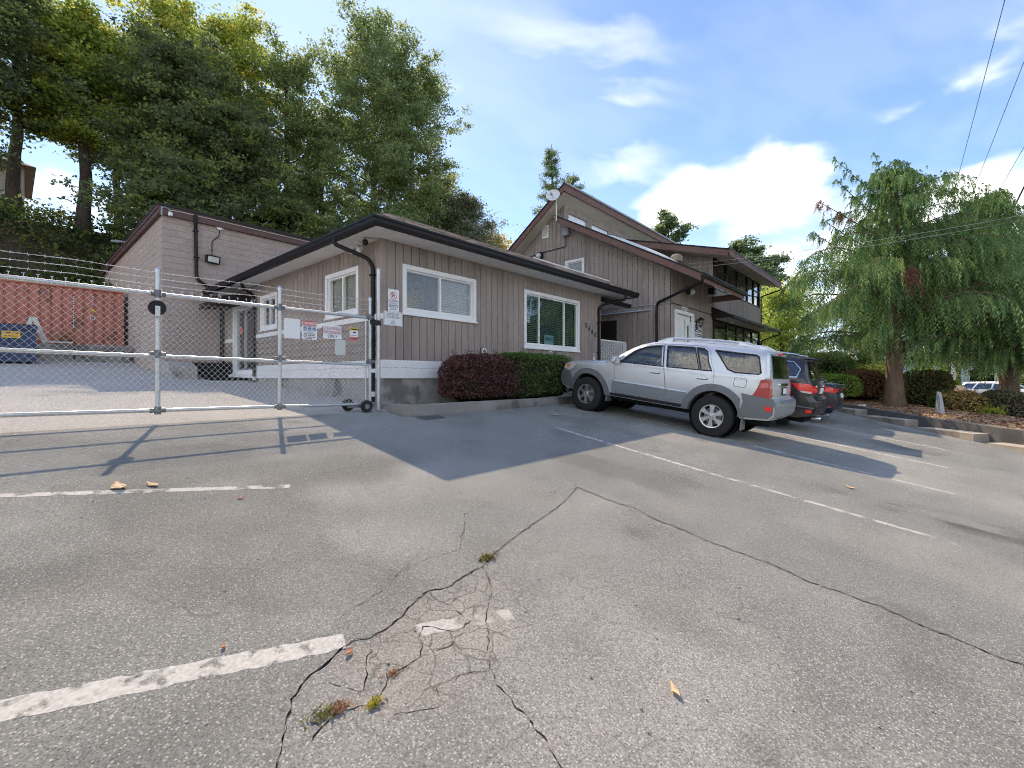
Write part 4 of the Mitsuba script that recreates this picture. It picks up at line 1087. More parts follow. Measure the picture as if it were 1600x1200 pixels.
# front wall
fr_open = [(19.3, 26.25, 5.16, 6.42), (19.3, 26.3, 1.62, 3.86), (15.33, 16.97, 1.72, 3.78)]
fwall = Polygon([(BX, .3), (BE, .3), (BE, 6.45), (BM, 6.45), (BM, 5.2), (BX, 5.2)])
obj(b2 + '__front_wall', slab(fwall.difference(unary_union([sbox(a, c, b, d) for a, b, c, d in fr_open])), -.14, .002, FB), 'm_groove')
boards(b2 + '__front_wall__siding_board', FB, BX + .01, BM - .02, FL - .0 + .02, 5.2, 0.2, [], GB_, seed=13)
boards(b2 + '__front_wall__siding_board', FB, BX + .01, BM - .02, 0.6, FL - .02, 0.2, [(15.28, 17.0, .3, 3.86)], GB_, seed=14)
boards(b2 + '__front_wall__siding_board', FB, BM, BE, 4.30, 5.12, 0.2, [], GB_, t=.045, seed=15)
boards(b2 + '__front_wall__siding_board', FB, BM, BE, 6.405, 6.45, 0.2, [], GB_, t=.045, seed=16)
obj(b2 + '__flashing', slab(sbox(BX - .05, FL - .012, BM - .02, FL + .012), 0, .035, FB), 'm_darkbrown')
# strip of upper windows and the shop glazing
for z0, z1, xs in ((5.16, 6.40, (19.3, 20.9, 22.5, 24.1, 25.2, 26.25)), (1.62, 3.84, (19.3, 21.0, 22.4, 23.6, 24.9, 26.3))):
    k = uniq(b2 + '__window')
    for a, b in zip(xs, xs[1:]):
        obj(k + '__frame', slab(ring(a, b, z0, z1, .045), -.06, .02, FB), 'm_darkbrown')
        obj(k + '__pane', sheet(sbox(a + .045, z0 + .045, b - .045, z1 - .045), FB, -.03), 'm_glass_shop')
    obj(k + '__transom', slab(sbox(xs[0], z0 + (z1 - z0) * (.62 if z0 > 4 else .80), xs[-1], z0 + (z1 - z0) * (.62 if z0 > 4 else .80) + .04), -.012, .012, FB), 'm_darkbrown')
obj(b2 + '__interior', cat_(box(BX + .2, BE - .1, BY + 3.2, BY + 3.25, .3, 6.6), box(BX + .2, BE - .1, BY + .2, BY + 3.2, 4.2, 4.9), box(BX + .2, BE - .1, BY + .2, BY + 3.2, 1.3, 1.5), box(BM + .1, BE, BY + .16, 10.6, 6.40, 6.42), box(BM + .0, BM + .1, BY + .15, BY + 3.2, 4.9, 6.55)), 'm_interior')
obj(b2 + '__end_wall', box(BE - .1, BE, BY + .001, 13, .3, 5.1), 'm_siding_grey')
for z0, z1 in ((5.16, 6.5), (1.62, 3.84)):
    obj(b2 + '__corner_post', box(BE - .09, BE + .01, BY - .012, BY + .08, z0 - .1, z1 + .2), 'm_darkbrown')
# the front door with its white surround
k = uniq(b2 + '__door')
obj(k, slab(sbox(15.45, 1.75, 16.33, 3.56), -.10, -.06, FB), 'm_white', label='white panelled front door with a sidelight')
obj(k + '__trim', slab(ring(15.28, 17.0, 1.70, 3.86, .11), -.02, .06, FB), 'm_white')
for a0, a1, z0, z1 in ((15.55, 15.86, 2.75, 3.45), (15.92, 16.23, 2.75, 3.45), (15.55, 15.86, 1.9, 2.6), (15.92, 16.23, 1.9, 2.6)):
    obj(k + '__panel', slab(ring(a0, a1, z0, z1, .04), -.06, -.045, FB), 'm_white')
obj(k + '__sidelight', cat_(slab(ring(16.37, 16.90, 1.75, 3.56, .15), -.08, -.03, FB), slab(sbox(15.39, 3.562, 16.90, 3.75), -.08, -.05, FB)), 'm_white')
obj(k + '__pane', sheet(sbox(16.52, 1.9, 16.75, 3.42), FB, -.05), 'm_glass_shop')
obj(k + '__backing', slab(sbox(15.35, 1.7, 16.95, 3.8), -.2, -.15, FB), 'm_dark')
obj(k + '__handle', cat_(slab(sbox(16.24, 2.60, 16.29, 2.78), -.06, -.035, FB), tube([(16.20, BY, 2.66), (16.28, BY, 2.66)], .012)), 'm_black')
obj('door_number', text('7787', .15, FB, 16.16, 3.875, .024, True, .012, 1.05), 'm_sign', label='small white house numerals above the white front door', cat='number')
k = thing('wall_lantern', 'black carriage lantern beside the white front door', 'lantern')
lx, ly, lz = 17.36, BY - .17, 3.62
obj(k + '__roof', mv(lathe([(.0, .20), (.02, .14), (.12, .06), (.13, .04), (0, .04)], 8), lx, ly, lz), 'm_black')
obj(k + '__glass', mv(lathe([(.055, -.16), (.10, .04)], 8), lx, ly, lz), 'm_glass')
obj(k + '__frame', cat_(*[tube([(lx + .055 * math.cos(a), ly + .055 * math.sin(a), lz - .16), (lx + .10 * math.cos(a), ly + .10 * math.sin(a), lz + .04)], .009, 4) for a in np.arange(6) * PI / 3], mv(lathe([(0, -.22), (.03, -.20), (.06, -.16), (0, -.155)], 8), lx, ly, lz)), 'm_black')
obj(k + '__bracket', cat_(tube(bend([(lx, ly, lz - .20), (lx, ly + .06, lz - .28), (lx - .05, BY - .02, lz - .22)], .05), .012), slab(sbox(lx - .16, lz - .30, lx - .02, lz + .02), .022, .045, FB)), 'm_black')
k = sign('directory_sign', 'white directory board with dark strips beside the front door', 17.13, 17.80, 2.90, 3.56, FB, .024)
for j, z in enumerate((3.38, 3.22, 3.06, 2.94)):
    q = obj(k + '__strip', slab(sbox(17.18, z, 17.74, z + (.11 if j != 3 else .07)), .028, .032, FB), 'm_navy' if j != 1 else 'm_ink')
    obj(q + '__lettering', words(17.24, 17.64, z + .035, .042, FB, .033, 60 + j), 'm_sign')
# roofs: shed slabs with redwood barge boards and cream soffits


def roofslab(x0, x1, y0, y1, zf, t, top_m, key, under_m='m_soffit_cream'):
    m = hexa([[x0, y0, zf(y0) - t], [x1, y0, zf(y0) - t], [x1, y1, zf(y1) - t], [x0, y1, zf(y1) - t], [x0, y0, zf(y0)], [x1, y0, zf(y0)], [x1, y1, zf(y1)], [x0, y1, zf(y1)]])
    return m


GX = 14.40
obj(b2 + '__roof', roofslab(GX + .05, BM - .02, 5.18, CYY, lowz, .06, 0, 0), 'm_roofing', label='lower roof sloping to the street')
obj(b2 + '__soffit', roofslab(GX + .05, BM - .02, 5.18, CYY, lambda y: lowz(y) - .20, .02, 0, 0), 'm_soffit_cream')


def barge(x, y0, y1, zf, d=.24, t=.05, m='m_redwood', cap=True, outward=-1):
    a = hexa([[x, y0, zf(y0) - d], [x + t, y0, zf(y0) - d], [x + t, y1, zf(y1) - d], [x, y1, zf(y1) - d], [x, y0, zf(y0) - .02], [x + t, y0, zf(y0) - .02], [x + t, y1, zf(y1) - .02], [x, y1, zf(y1) - .02]])
    return a


obj(b2 + '__barge_board', barge(GX, 5.13, CYY, lowz), 'm_redwood')
obj(b2 + '__drip_edge', barge(GX - .02, 5.10, CYY, lambda y: lowz(y) + .055, .075, .09), 'm_black')
obj(b2 + '__fascia', hexa([[GX, 5.08, lowz(5.1) - .26], [19.05, 5.08, lowz(5.1) - .26], [19.05, 5.129, lowz(5.1) - .24], [GX, 5.129, lowz(5.1) - .24], [GX, 5.08, lowz(5.1) - .02], [19.05, 5.08, lowz(5.1) - .02], [19.05, 5.129, lowz(5.1) - .02], [GX, 5.129, lowz(5.1) - .02]]), 'm_redwood')
obj(b2 + '__gutter', gutter((GX - .02, 5.079), (19.05, 5.079), lowz(5.1) - .12, (0, 1), .10, .12), 'm_darkbrown')
obj(b2 + '__fascia', box(19.0, 19.05, 5.13, BY, lowz(5.13) - .25, lowz(5.13) - .02), 'm_redwood')
# upper roof over the clerestory
obj(b2 + '__roof', roofslab(GX, 26.2, 10.28, 14.6, upz, .06, 0, 0), 'm_roofing', label='upper roof falling away to the back')
obj(b2 + '__soffit', roofslab(GX + .06, 26.2, 10.30, 14.6, lambda y: upz(y) - .23, .02, 0, 0), 'm_soffit_cream')
obj(b2 + '__barge_board', barge(GX - .001, 10.24, 14.6, upz, .26), 'm_redwood')
obj(b2 + '__drip_edge', barge(GX - .03, 10.2, 14.6, lambda y: upz(y) + .05, .075, .09), 'm_darkbrown')
obj(b2 + '__fascia', box(GX, 26.2, 10.24, 10.285, 8.72, 9.0), 'm_redwood')
obj(b2 + '__drip_edge', box(GX - .02, 26.25, 10.19, 10.30, 9.0, 9.075), 'm_greybox')
cw_ = [(15.25, 16.72), (17.0, 18.52), (18.8, 20.3), (20.6, 22.1), (22.4, 23.9)]
cz0, cz1 = 7.86, 8.26
cwall = sbox(BX, 7.5, 26, 8.50).difference(unary_union([sbox(a, cz0, b, cz1) for a, b in cw_]))
obj(b2 + '__clerestory_wall', slab(cwall, -.1, .002, FC2), 'm_groove')
boards(b2 + '__clerestory_wall__siding_board', FC2, BX, 24.0, cz1 - .0, 8.47, .16, [], GB_, seed=21)
for a, b in zip([15.0] + [q[1] for q in cw_], [q[0] for q in cw_] + [24.2]):
    boards(b2 + '__clerestory_wall__siding_board', FC2, a, b, 7.7, cz1 - .008, .16, [], GB_, seed=22)
for a, b in cw_:
    k = uniq(b2 + '__window')
    obj(k + '__frame', slab(ring(a, b, cz0, cz1, .05), -.05, .025, FC2), 'm_siding_grey')
    obj(k + '__pane', sheet(sbox(a + .05, cz0 + .05, b - .05, cz1 - .05), FC2, -.01), 'm_glass')
    obj(k + '__blind', slab(sbox(a + .05, cz0 + .03, b - .05, cz1 - .03), -.07, -.05, FC2), 'm_white')
# the wing on the right with its flat-pitched roof
wz = lambda y: 6.39 + .285 * (y - 5.45)
obj(b2 + '__roof', roofslab(18.35, 26.9, 5.5, 10.6, wz, .06, 0, 0), 'm_roofing', label='roof of the upper wing on the right')
obj(b2 + '__soffit', cat_(roofslab(18.36, 26.85, 5.46, BY + .1, lambda y: wz(y) - .20, .02, 0, 0), roofslab(18.36, BM, BY + .1, 10.5, lambda y: wz(y) - .20, .02, 0, 0)), 'm_soffit_cream')
obj(b2 + '__barge_board', barge(18.30, 5.45, 10.5, wz, .26), 'm_redwood')
obj(b2 + '__drip_edge', barge(18.28, 5.42, 10.5, lambda y: wz(y) + .05, .075, .09), 'm_black')
ff = hexa([[18.30, 5.40, 6.42], [26.9, 5.40, 6.42], [26.9, 5.449, 6.56], [18.30, 5.449, 6.56], [18.30, 5.40, 6.66], [26.9, 5.40, 6.66], [26.9, 5.449, 6.66], [18.30, 5.449, 6.66]])
ff.vertices[:, 2] -= .27
obj(b2 + '__fascia', ff, 'm_redwood')
obj(b2 + '__drip_edge', box(18.26, 26.95, 5.38, 5.46, 6.392, 6.44), 'm_darkbrown')
obj(b2 + '__wing_wall', slab(Polygon([(BY, 5.0), (10.4, 7.2), (10.4, wz(10.4) - .2), (BY, wz(BY) - .2)]), -.1, .0, LF(BM)), 'm_groove')
boards(b2 + '__wing_wall__siding_board', LF(BM), BY - .045, 10.3, 4.9, 9, .2, [], GB_, seed=31, top=Polygon([(BY - .1, 5.0), (10.4, 7.2), (10.4, wz(10.4) - .19), (BY - .1, wz(BY) - .19)]))
# canopy over the shop glazing
cz = lambda y: 3.98 + (y - 5.58) * .50
obj(b2 + '__canopy', roofslab(19.0, 27.1, 5.58, BY - .05, cz, .05, 0, 0), 'm_roofing', label='narrow canopy roof over the ground floor glazing')
obj(b2 + '__canopy_soffit', box(19.05, 27.05, 5.62, BY - .05, 3.90, 3.92), 'm_soffit_cream')
obj(b2 + '__canopy_end', hexa([[18.95, 5.56, 3.88], [19.0, 5.56, 3.88], [19.0, BY, 3.88], [18.95, BY, 3.88], [18.95, 5.56, 4.01], [19.0, 5.56, 4.01], [19.0, BY, 4.38], [18.95, BY, 4.38]]), 'm_darkbrown')
obj(b2 + '__gutter', gutter((19.0, 5.575), (27.15, 5.575), 3.86, (0, 1), .11, .13), 'm_darkbrown')
for x, y, z, zb in ((27.0, 5.5, 3.86, 3.45), (26.8, 5.40, 6.15, 5.75)):
    obj('downspout', tube(bend([(x, y, z + .05), (x, y, z - .08), (BE + .02, BY - .06, zb), (BE + .02, BY - .06, zb - 1.6)], .08), .035, 8), 'm_black', smooth=40, label='black downspout below the canopy end of the two storey building' if z < 5 else 'black downspout high at the right end of the two storey building', cat='downspout')
dd = bend([(14.46, 5.02, 4.68), (14.46, 5.05, 4.50), (14.92, 6.72, 4.08), (14.93, 6.76, 3.9), (14.93, 6.76, 0.7)], .10)
obj('downspout', tube(dd, .045, 10), 'm_black', smooth=40, label='black downspout slanting under the steep eave of the two storey building', cat='downspout')
# fittings on the walls
k = thing('satellite_dish', 'pale round satellite dish on a white mast at the gable', 'satellite dish')
ds = lathe([(0, 0.0), (.10, .012), (.20, .045), (.27, .085), (.272, .09), (.19, .055), (0, .012)], 24)
ds = rot(rot(ds, (0, 1, 0), -68), (0, 0, 1), 28)
obj(k + '__dish', mv(ds, 14.16, 10.60, 8.52), 'm_dish', smooth=40)
obj(k + '__mast', tube([(14.30, 10.55, 7.60), (14.30, 10.55, 8.50), (14.2, 10.58, 8.54)], .026), 'm_plastic_white', smooth=40)
obj(k + '__arm', tube([(14.2, 10.6, 8.44), (13.82, 10.42, 8.46)], .012), 'm_greybox')
obj(k + '__receiver', box(13.75, 13.84, 10.38, 10.46, 8.43, 8.50), 'm_greybox')
k = thing('electrical_box', 'grey electrical box and conduit on the gable wall', 'electrical box')
obj(k + '__case', box(14.80, 14.98, 10.36, 10.66, 7.15, 7.48, .02), 'm_greybox')
obj(k + '__conduit', tube(bend([(14.93, 10.55, 7.16), (14.93, 10.55, 6.75), (14.93, 11.9, 6.72), (14.93, 12.7, 6.62)], .06), .016), 'm_darkbrown')
for j, (x, y, z, lab, fr) in enumerate(((0, 11.85, 6.62, 'brown flood lamp low on the gable wall behind the office roof', 1), (16.36, 0, 4.62, 'brown flood lamp above the white front door', 0))):
    k = thing('flood_lamp', lab, 'light')
    c = (14.97, y, z) if fr else (x, BY - .03, z)
    out = np.array([-1, 0, 0]) if fr else np.array([0, -1, 0])
    obj(k + '__housing', box(c[0] - (.16 if fr else .15), c[0] + (.0 if fr else .15), c[1] - (.15 if fr else .16), c[1] + (.15 if fr else 0), c[2] - .12, c[2] + .12, .03), 'm_darkbrown')
    lz_ = lathe([(0, -.13), (.06, -.12), (.105, -.08), (.12, 0), (0, 0)], 16)
    lz_ = rot(lz_, (0, 1, 0) if fr else (1, 0, 0), 70 if fr else -70)
    obj(k + '__lens', mv(lz_, *(np.array(c) + out * .14 + [0 if fr else .06, 0, -.03])), 'm_lens', smooth=40)
obj('wall_speaker', box(18.55, 18.82, BY - .25, BY - .03, 4.82, 5.06, .02), 'm_darkbrown', label='small dark square box under the strip of upper windows', cat='box')
obj('camera_dome', mv(trimesh.creation.icosphere(2, .055), 20.6, BY - .3, 3.87), 'm_white', smooth=True, label='small white dome camera under the ground floor canopy', cat='camera')
obj('camera_dome__mount', mv(lathe([(0, .03), (.07, .03), (.07, .055), (0, .055)], 16), 20.6, BY - .3, 3.87 - .01), 'm_white')
k = thing('gable_sensor', 'small white sensor on the gable beside the satellite dish mast', 'sensor')
obj(k + '__body', box(14.86, 14.99, 10.98, 11.12, 8.0, 8.09, .02), 'm_white')
obj(k + '__eye', mv(trimesh.creation.icosphere(1, .03), 14.86, 11.05, 8.02), 'm_white', smooth=True)
# roof furniture on the lower roof: a domed skylight and a weathered vent hood
k = thing('skylight', 'long pale domed skylight on the lower roof', 'skylight')
n = 14
ys, xs = np.linspace(6.9, 9.7, 22), np.linspace(16.4, 17.6, n)
X_, Y_ = np.meshgrid(xs, ys)
e = np.maximum(1 - ((X_ - 17.0) / .6) ** 4, 0) * np.maximum(1 - ((Y_ - 8.3) / 1.4) ** 4, 0)
v = np.stack([X_.ravel(), Y_.ravel(), (lowz(Y_) + .06 + .17 * np.sqrt(e)).ravel()], 1)
obj(k + '__dome', trimesh.Trimesh(v, gridf(n, 22), process=False), 'm_lens', smooth=True)
cb = [hexa([[a0, y0, lowz(y0) - .02], [a1, y0, lowz(y0) - .02], [a1, y1, lowz(y1) - .02], [a0, y1, lowz(y1) - .02], [a0, y0, lowz(y0) + .06], [a1, y0, lowz(y0) + .06], [a1, y1, lowz(y1) + .06], [a0, y1, lowz(y1) + .06]]) for a0, a1, y0, y1 in ((16.33, 16.41, 6.85, 9.75), (17.59, 17.67, 6.85, 9.75), (16.42, 17.58, 6.85, 6.92), (16.42, 17.58, 9.68, 9.75))]
obj(k + '__curb', cat_(*cb), 'm_galv')
k = thing('roof_vent', 'weathered tan vent hood on the lower roof by the wing', 'vent')
hd = trimesh.creation.icosphere(3, 1.0)
hv = np.sign(hd.vertices) * np.abs(hd.vertices) ** .75 * [.30, .20, .19]
hv[:, 2] = np.maximum(hv[:, 2], -.12)
hv[:, 0] = np.minimum(hv[:, 0], .20)
obj(k + '__hood', mv(trimesh.Trimesh(hv, hd.faces, process=False), 18.0, 7.3, lowz(7.3) + .28), 'm_tan_old', smooth=40)
obj(k + '__opening', box(18.201, 18.22, 7.14, 7.46, lowz(7.3) + .17, lowz(7.3) + .42), 'm_greybox')
obj(k + '__stem', tube([(18.0, 7.3, lowz(7.3) - .05), (18.0, 7.3, lowz(7.3) + .2)], .12, 12), 'm_galv_dark')
mat('m_tan_old', lambda p, n, uv: mix((0.24, 0.19, 0.14), (0.36, 0.30, 0.23), fbm(p.x * 9, p.y * 9, p.z * 9, 3)), 0.9)
# little roof, landing and white railings between the two buildings
k = thing('side_porch', 'small lean-to porch roof between the office and the two storey building', 'porch')
pz = lambda y: 4.06 + (y - 7.62) * .16
obj(k + '__roof', roofslab(12.83, 14.62, 7.66, 10.4, pz, .05, 0, 0), 'm_roofing')
obj(k + '__soffit', box(12.83, 14.60, 7.67, 10.4, 3.96, 3.98), 'm_soffit')
obj(k + '__gutter', gutter((12.83, 7.655), (14.68, 7.655), 3.95, (0, 1), .10, .12), 'm_black')
obj(k + '__back_wall', box(12.82, 14.98, 10.4, 10.5, .8, 4.2), 'm_siding_grey')
obj(k + '__landing', box(12.83, 14.97, 7.3, 10.4, .6, 1.62), 'm_concrete')
obj(k + '__beam', tube([(14.94, 7.0, 3.86), (14.94, 9.6, 3.86)], .03), 'm_galv')


def railing(key, label, p0, p1, z0, z1, n, end=True, group=None):
    kk = thing(key, label, 'railing', group)
    p0, p1 = np.array(p0, float), np.array(p1, float)
    obj(kk + '__top_rail', tube([(*p0, z1[0]), (*p1, z1[1])], .030, 6), 'm_white')
    obj(kk + '__bottom_rail', tube([(*p0, z0[0]), (*p1, z0[1])], .022, 6), 'm_white')
    for i in range(n + 1):
        t = i / n
        q = p0 + (p1 - p0) * t
        a, b = z0[0] + (z0[1] - z0[0]) * t, z1[0] + (z1[1] - z1[0]) * t
        r = .016 if 0 < i < n else .028
        obj(kk + ('__picket' if 0 < i < n else '__post'), box(q[0] - r, q[0] + r, q[1] - r, q[1] + r, a - (0 if 0 < i < n else .1), b), 'm_white')


railing('side_railing', 'white picket railing in the gap between the office and the two storey building', (12.9, 7.78), (14.62, 7.78), (1.72, 1.72), (2.74, 2.74), 13)
railing('porch_railing', 'white railing on the porch before the white front door', (14.95, 5.0), (17.5, 5.0), (1.80, 1.80), (2.56, 2.62), 16)
railing('stair_railing', 'low white railing at the top of the steps right of the front door', (17.65, 4.95), (19.4, 4.95), (1.7, 1.55), (2.50, 2.40), 11)
k = thing('front_porch', 'raised concrete porch before the white front door', 'porch')
obj(k + '__landing', box(14.9, 17.6, 4.95, BY - .02, 0, 1.70), 'm_concrete')
for j in range(5):
    obj(k + '__step', box(17.61 + j * .3, 17.91 + j * .3, 4.95, BY - .05, 0, 1.52 - j * .19), 'm_concrete')


# ------------------------------------------------------------------ vehicles
def smooth01(x):
    x = np.clip(x, 0, 1)
    return x * x * (3 - 2 * x)


class Car:
    """Local frame: x across (left negative), y forward from the rear axle, z up from the ground."""

    def __init__(s, prof, W, belt, roofw, topz, yf, yr, fl, rl, rnd=.07, bulge_f=.13, bulge_r=.06, low=.5):
        s.poly = Polygon(prof)
        s.W, s.belt, s.roofw, s.topz, s.yf, s.yr, s.fl, s.rl, s.rnd, s.bf, s.br, s.low = W, belt, roofw, topz, yf, yr, fl, rl, rnd, bulge_f, bulge_r, low

    def width(s, y, z):
        w = np.full_like(y, s.W)
        t = np.clip((z - s.belt) / (s.topz - s.belt), 0, 1.1)
        w = w - (s.W - s.roofw) * t ** 1.15
        w = w - .018 * np.clip(np.abs(z - (s.belt - .22)) / .35, 0, 1.3) ** 2 * (z < s.belt)
        w = w - .05 * np.clip((s.low - z) / .2, 0, 1)
        f = np.clip((y - s.yf) / (s.fl - s.yf), 0, 1)
        w = w - .17 * f ** 2.2
        r = np.clip((s.yr - y) / (s.yr - s.rl), 0, 1)
        return w - .085 * r ** 2.0

    def final(s, v):
        x, y, z = v[:, 0].copy(), v[:, 1].copy(), v[:, 2].copy()
        u = np.clip(np.abs(x) / s.W, 0, 1.05) ** 2
        f = smooth01((y - s.yf + .1) / (s.fl - s.yf)) * (z < s.belt + .35)
        r = smooth01((s.yr - y) / (s.yr - s.rl))
        # the windscreen is bowed too
        ws = smooth01((z - s.belt + .1) / .2) * smooth01((y - .6) / .9)
        y = y - s.bf * u * f - .06 * u * ws * (1 - f) + s.br * u * r
        z = z - .035 * u * smooth01((z - s.topz + .25) / .2)
        return np.stack([x, y, z], 1)

    def solid(s, poly, inset=0.0, ref=.05, cap=None):
        cs = m3.CrossSection([np.array(poly.exterior.coords)[:-1]], m3.FillRule.EvenOdd)
        m = m3.Manifold.extrude(cs, 2.0, n_divisions=10).refine_to_length(ref)
        edge = LineString(list(cap.coords) if cap is not None else list(poly.exterior.coords))
        r = s.rnd

        def warp(v):
            v = np.asarray(v)
            y, z, t = v[:, 0], v[:, 1], v[:, 2] - 1.0
            w = s.width(y, z) - inset
            d = shapely.distance(shapely.points(np.stack([y, z], 1)), edge)
            w = w - (r - np.sqrt(np.maximum(r * r - np.square(np.clip(r - d, 0, r)), 0))) * .9
            return s.final(np.stack([t * w, y, z], 1))
        return m.warp_batch(warp)

    def side(s, poly, o0, o1, sgn, ref=.05):
        """A patch that follows the body side, from o0 to o1 outwards of it."""
        out = []
        for g in getattr(poly, 'geoms', [poly]):
            cs = m3.CrossSection([np.array(g.exterior.coords)[:-1]] + [np.array(h.coords)[:-1] for h in g.interiors], m3.FillRule.EvenOdd)
            m = m3.Manifold.extrude(cs, 1.0).refine_to_length(ref)

            def warp(v):
                v = np.asarray(v)
                y, z, t = v[:, 0], v[:, 1], v[:, 2]
                x = s.width(y, z) + o0 + (o1 - o0) * t
                q = s.final(np.stack([x, y, z], 1))
                if sgn < 0:
                    q[:, 0] *= -1
                return q
            k = m.warp_batch(warp).to_mesh()
            tm = trimesh.Trimesh(k.vert_properties[:, :3], k.tri_verts, process=False)
            if sgn < 0:
                tm.invert()
            if tm.volume < 0:
                tm.invert()
            out.append(tm)
        return cat_(*out)

    def rear_y(s, z):
        """y of the tail at height z."""
        c = np.array(s.poly.exterior.coords)
        res = np.empty_like(z)
        for i, q in enumerate(np.round(z, 3)):
            ix = s.poly.intersection(LineString([(-3, q), (9, q)]))
            res[i] = ix.bounds[0]
        return res

    def front_y(s, z):
        res = np.empty_like(z)
        for i, q in enumerate(np.round(z, 3)):
            res[i] = s.poly.intersection(LineString([(-3, q), (9, q)])).bounds[2]
        return res

    def end(s, poly, o0, o1, rear=True, ref=.06):
        """A patch (x across, z up) that follows the tail or the nose."""
        out = []
        for g in getattr(poly, 'geoms', [poly]):
            cs = m3.CrossSection([np.array(g.exterior.coords)[:-1]] + [np.array(h.coords)[:-1] for h in g.interiors], m3.FillRule.EvenOdd)
            k = m3.Manifold.extrude(cs, 1.0).refine_to_length(ref).to_mesh()
            v = np.array(k.vert_properties[:, :3])
            yy = s.rear_y(v[:, 1]) if rear else s.front_y(v[:, 1])
            o = o0 + (o1 - o0) * v[:, 2]
            q = s.final(np.stack([v[:, 0], yy - o if rear else yy + o, v[:, 1]], 1))
            tm = trimesh.Trimesh(q, k.tri_verts, process=False)
            if tm.volume < 0:
                tm.invert()
            out.append(tm)
        return cat_(*out)


def tm_(m):
    k = m.to_mesh()
    return trimesh.Trimesh(k.vert_properties[:, :3], k.tri_verts, process=False)


def prism(poly, x0, x1):
    """A prism in x over a (y, z) polygon, as a Manifold."""
    m = m3.Manifold.extrude(m3.CrossSection([np.array(poly.exterior.coords)[:-1]], m3.FillRule.EvenOdd), x1 - x0)
    return m.transform(np.array([[0, 0, 1, x0], [1, 0, 0, 0], [0, 1, 0, 0]], float))


def wheel_meshes(R, rim, w, spokes=6, fat=1.0):
    ty = lathe([(rim - .01, -w * .42), (rim + .012, -w * .5), (R - .045, -w * .52), (R - .012, -w * .47), (R, -w * .36), (R, w * .36), (R - .012, w * .47), (R - .045, w * .52), (rim + .012, w * .5), (rim - .01, w * .42)], 48)
    tread = []
    for i in range(56):
        a = i * 2 * PI / 56
        for s_ in (-1, 1):
            b = box(-.012, .012, s_ * w * .08 - (.0 if s_ > 0 else w * .3), s_ * w * .08 + (w * .3 if s_ > 0 else 0), R - .004, R + .004)
            b = mv(b, 0, 0, 0)
            tread.append(rot(b, (0, 1, 0), math.degrees(a) + s_ * 1.6))
    ty = rot(ty, (0, 1, 0), 90)
    ty = rot(ty, (0, 0, 1), 0)
    tread = rot(cat_(*tread), (0, 0, 1), 90)
    ring_ = rot(lathe([(rim - .03, -w * .30), (rim - .022, -w * .46), (rim - .002, -w * .47), (rim - .002, w * .3), (rim - .03, w * .3)], 48), (0, 1, 0), 90)
    sp = []
    for i in range(spokes):
        a0 = fat * .060
        p = Polygon([(-.022 * fat, .045), (.022 * fat, .045), (.030 * fat, rim * .55), (.052 * fat, rim - .022), (-.052 * fat, rim - .022), (-.030 * fat, rim * .55)])
        m = trimesh.creation.extrude_polygon(p, .035, engine='earcut')
        v = m.vertices
        m = trimesh.Trimesh(np.stack([-(w * .36 + v[:, 2] - .01 - (v[:, 1] < rim * .5) * .0), v[:, 0], v[:, 1]], 1), m.faces, process=False)
        if m.volume < 0:
            m.invert()
        sp.append(rot(m, (1, 0, 0), 360 / spokes * i))
    hub = rot(lathe([(0, -.03), (.030, -.028), (.036, -.01), (.075, .0), (.08, .05), (0, .05)], 24), (0, 1, 0), 90)
    hub = mv(hub, -(w * .36 + .012), 0, 0)
    nuts = [mv(rot(lathe([(0, -.012), (.009, -.01), (.009, .01), (0, .01)], 8), (0, 1, 0), 90), -(w * .36 + .03), .056 * math.cos(q), .056 * math.sin(q)) for q in np.arange(6) * PI / 3 + .5]
    disc = rot(lathe([(0, .0), (rim - .03, .0), (rim - .03, .02), (0, .02)], 32), (0, 1, 0), 90)
    disc = mv(disc, -w * .05, 0, 0)
    brake = rot(lathe([(.05, .0), (rim * .72, .0), (rim * .72, .02), (.05, .02)], 32), (0, 1, 0), 90)
    brake = mv(brake, -w * .16, 0, 0)
    return cat_(ty, tread), cat_(ring_, *sp, hub), disc, brake, cat_(*nuts)


def place_car(key, label, loc, pitch, cat, parts, heading=0.0):
    """parts: (sub key, mesh, material, smooth, label)."""
    k = thing(key, label, cat)
    M = trimesh.transformations.translation_matrix(loc) @ trimesh.transformations.rotation_matrix(heading, (0, 0, 1)) @ trimesh.transformations.rotation_matrix(pitch, (1, 0, 0))
    names = {}
    for sub, mesh, m, sm, lab in parts:
        mesh = mesh.copy()
        mesh.apply_transform(M)
        up, _, leaf = sub.rpartition('__')
        kk = f'{k}__{names.get(up, up)}__{leaf}' if up else f'{k}__{leaf}'
        got = obj(kk, mesh, m, smooth=sm, label=lab, kind='stuff' if leaf == 'wheel_nut' else None)
        names[sub.split('#')[0]] = got.split('__', 1)[1]
        names[sub] = got.split('__', 1)[1]
    return k


def add_wheels(parts, ys, half, R, rim, w, spokes, fat, rimmat='m_alloy'):
    ty, rm, disc, brake, nuts = wheel_meshes(R, rim, w, spokes, fat)
    i = 0
    for y in ys:
        for s in (-1, 1):
            def put(m):
                m = m.copy()
                if s > 0:
                    m.apply_transform(np.diag([-1, 1, 1, 1.0]))
                return mv(m, s * (half - w / 2 + 0.0), y, R)
            nm = 'wheel' if i == 0 else f'wheel_{i:03d}'
            parts += [(nm, put(disc), 'm_dark', False, None), (nm + '__tyre', put(ty), 'm_rubber', 40, None), (nm + '__rim', put(rm), rimmat, 35, None), (nm + '__brake_disc', put(brake), 'm_galv_dark', False, None), (nm + '__wheel_nut', put(nuts), 'm_greybox', False, None)]
            i += 1


P = Polygon
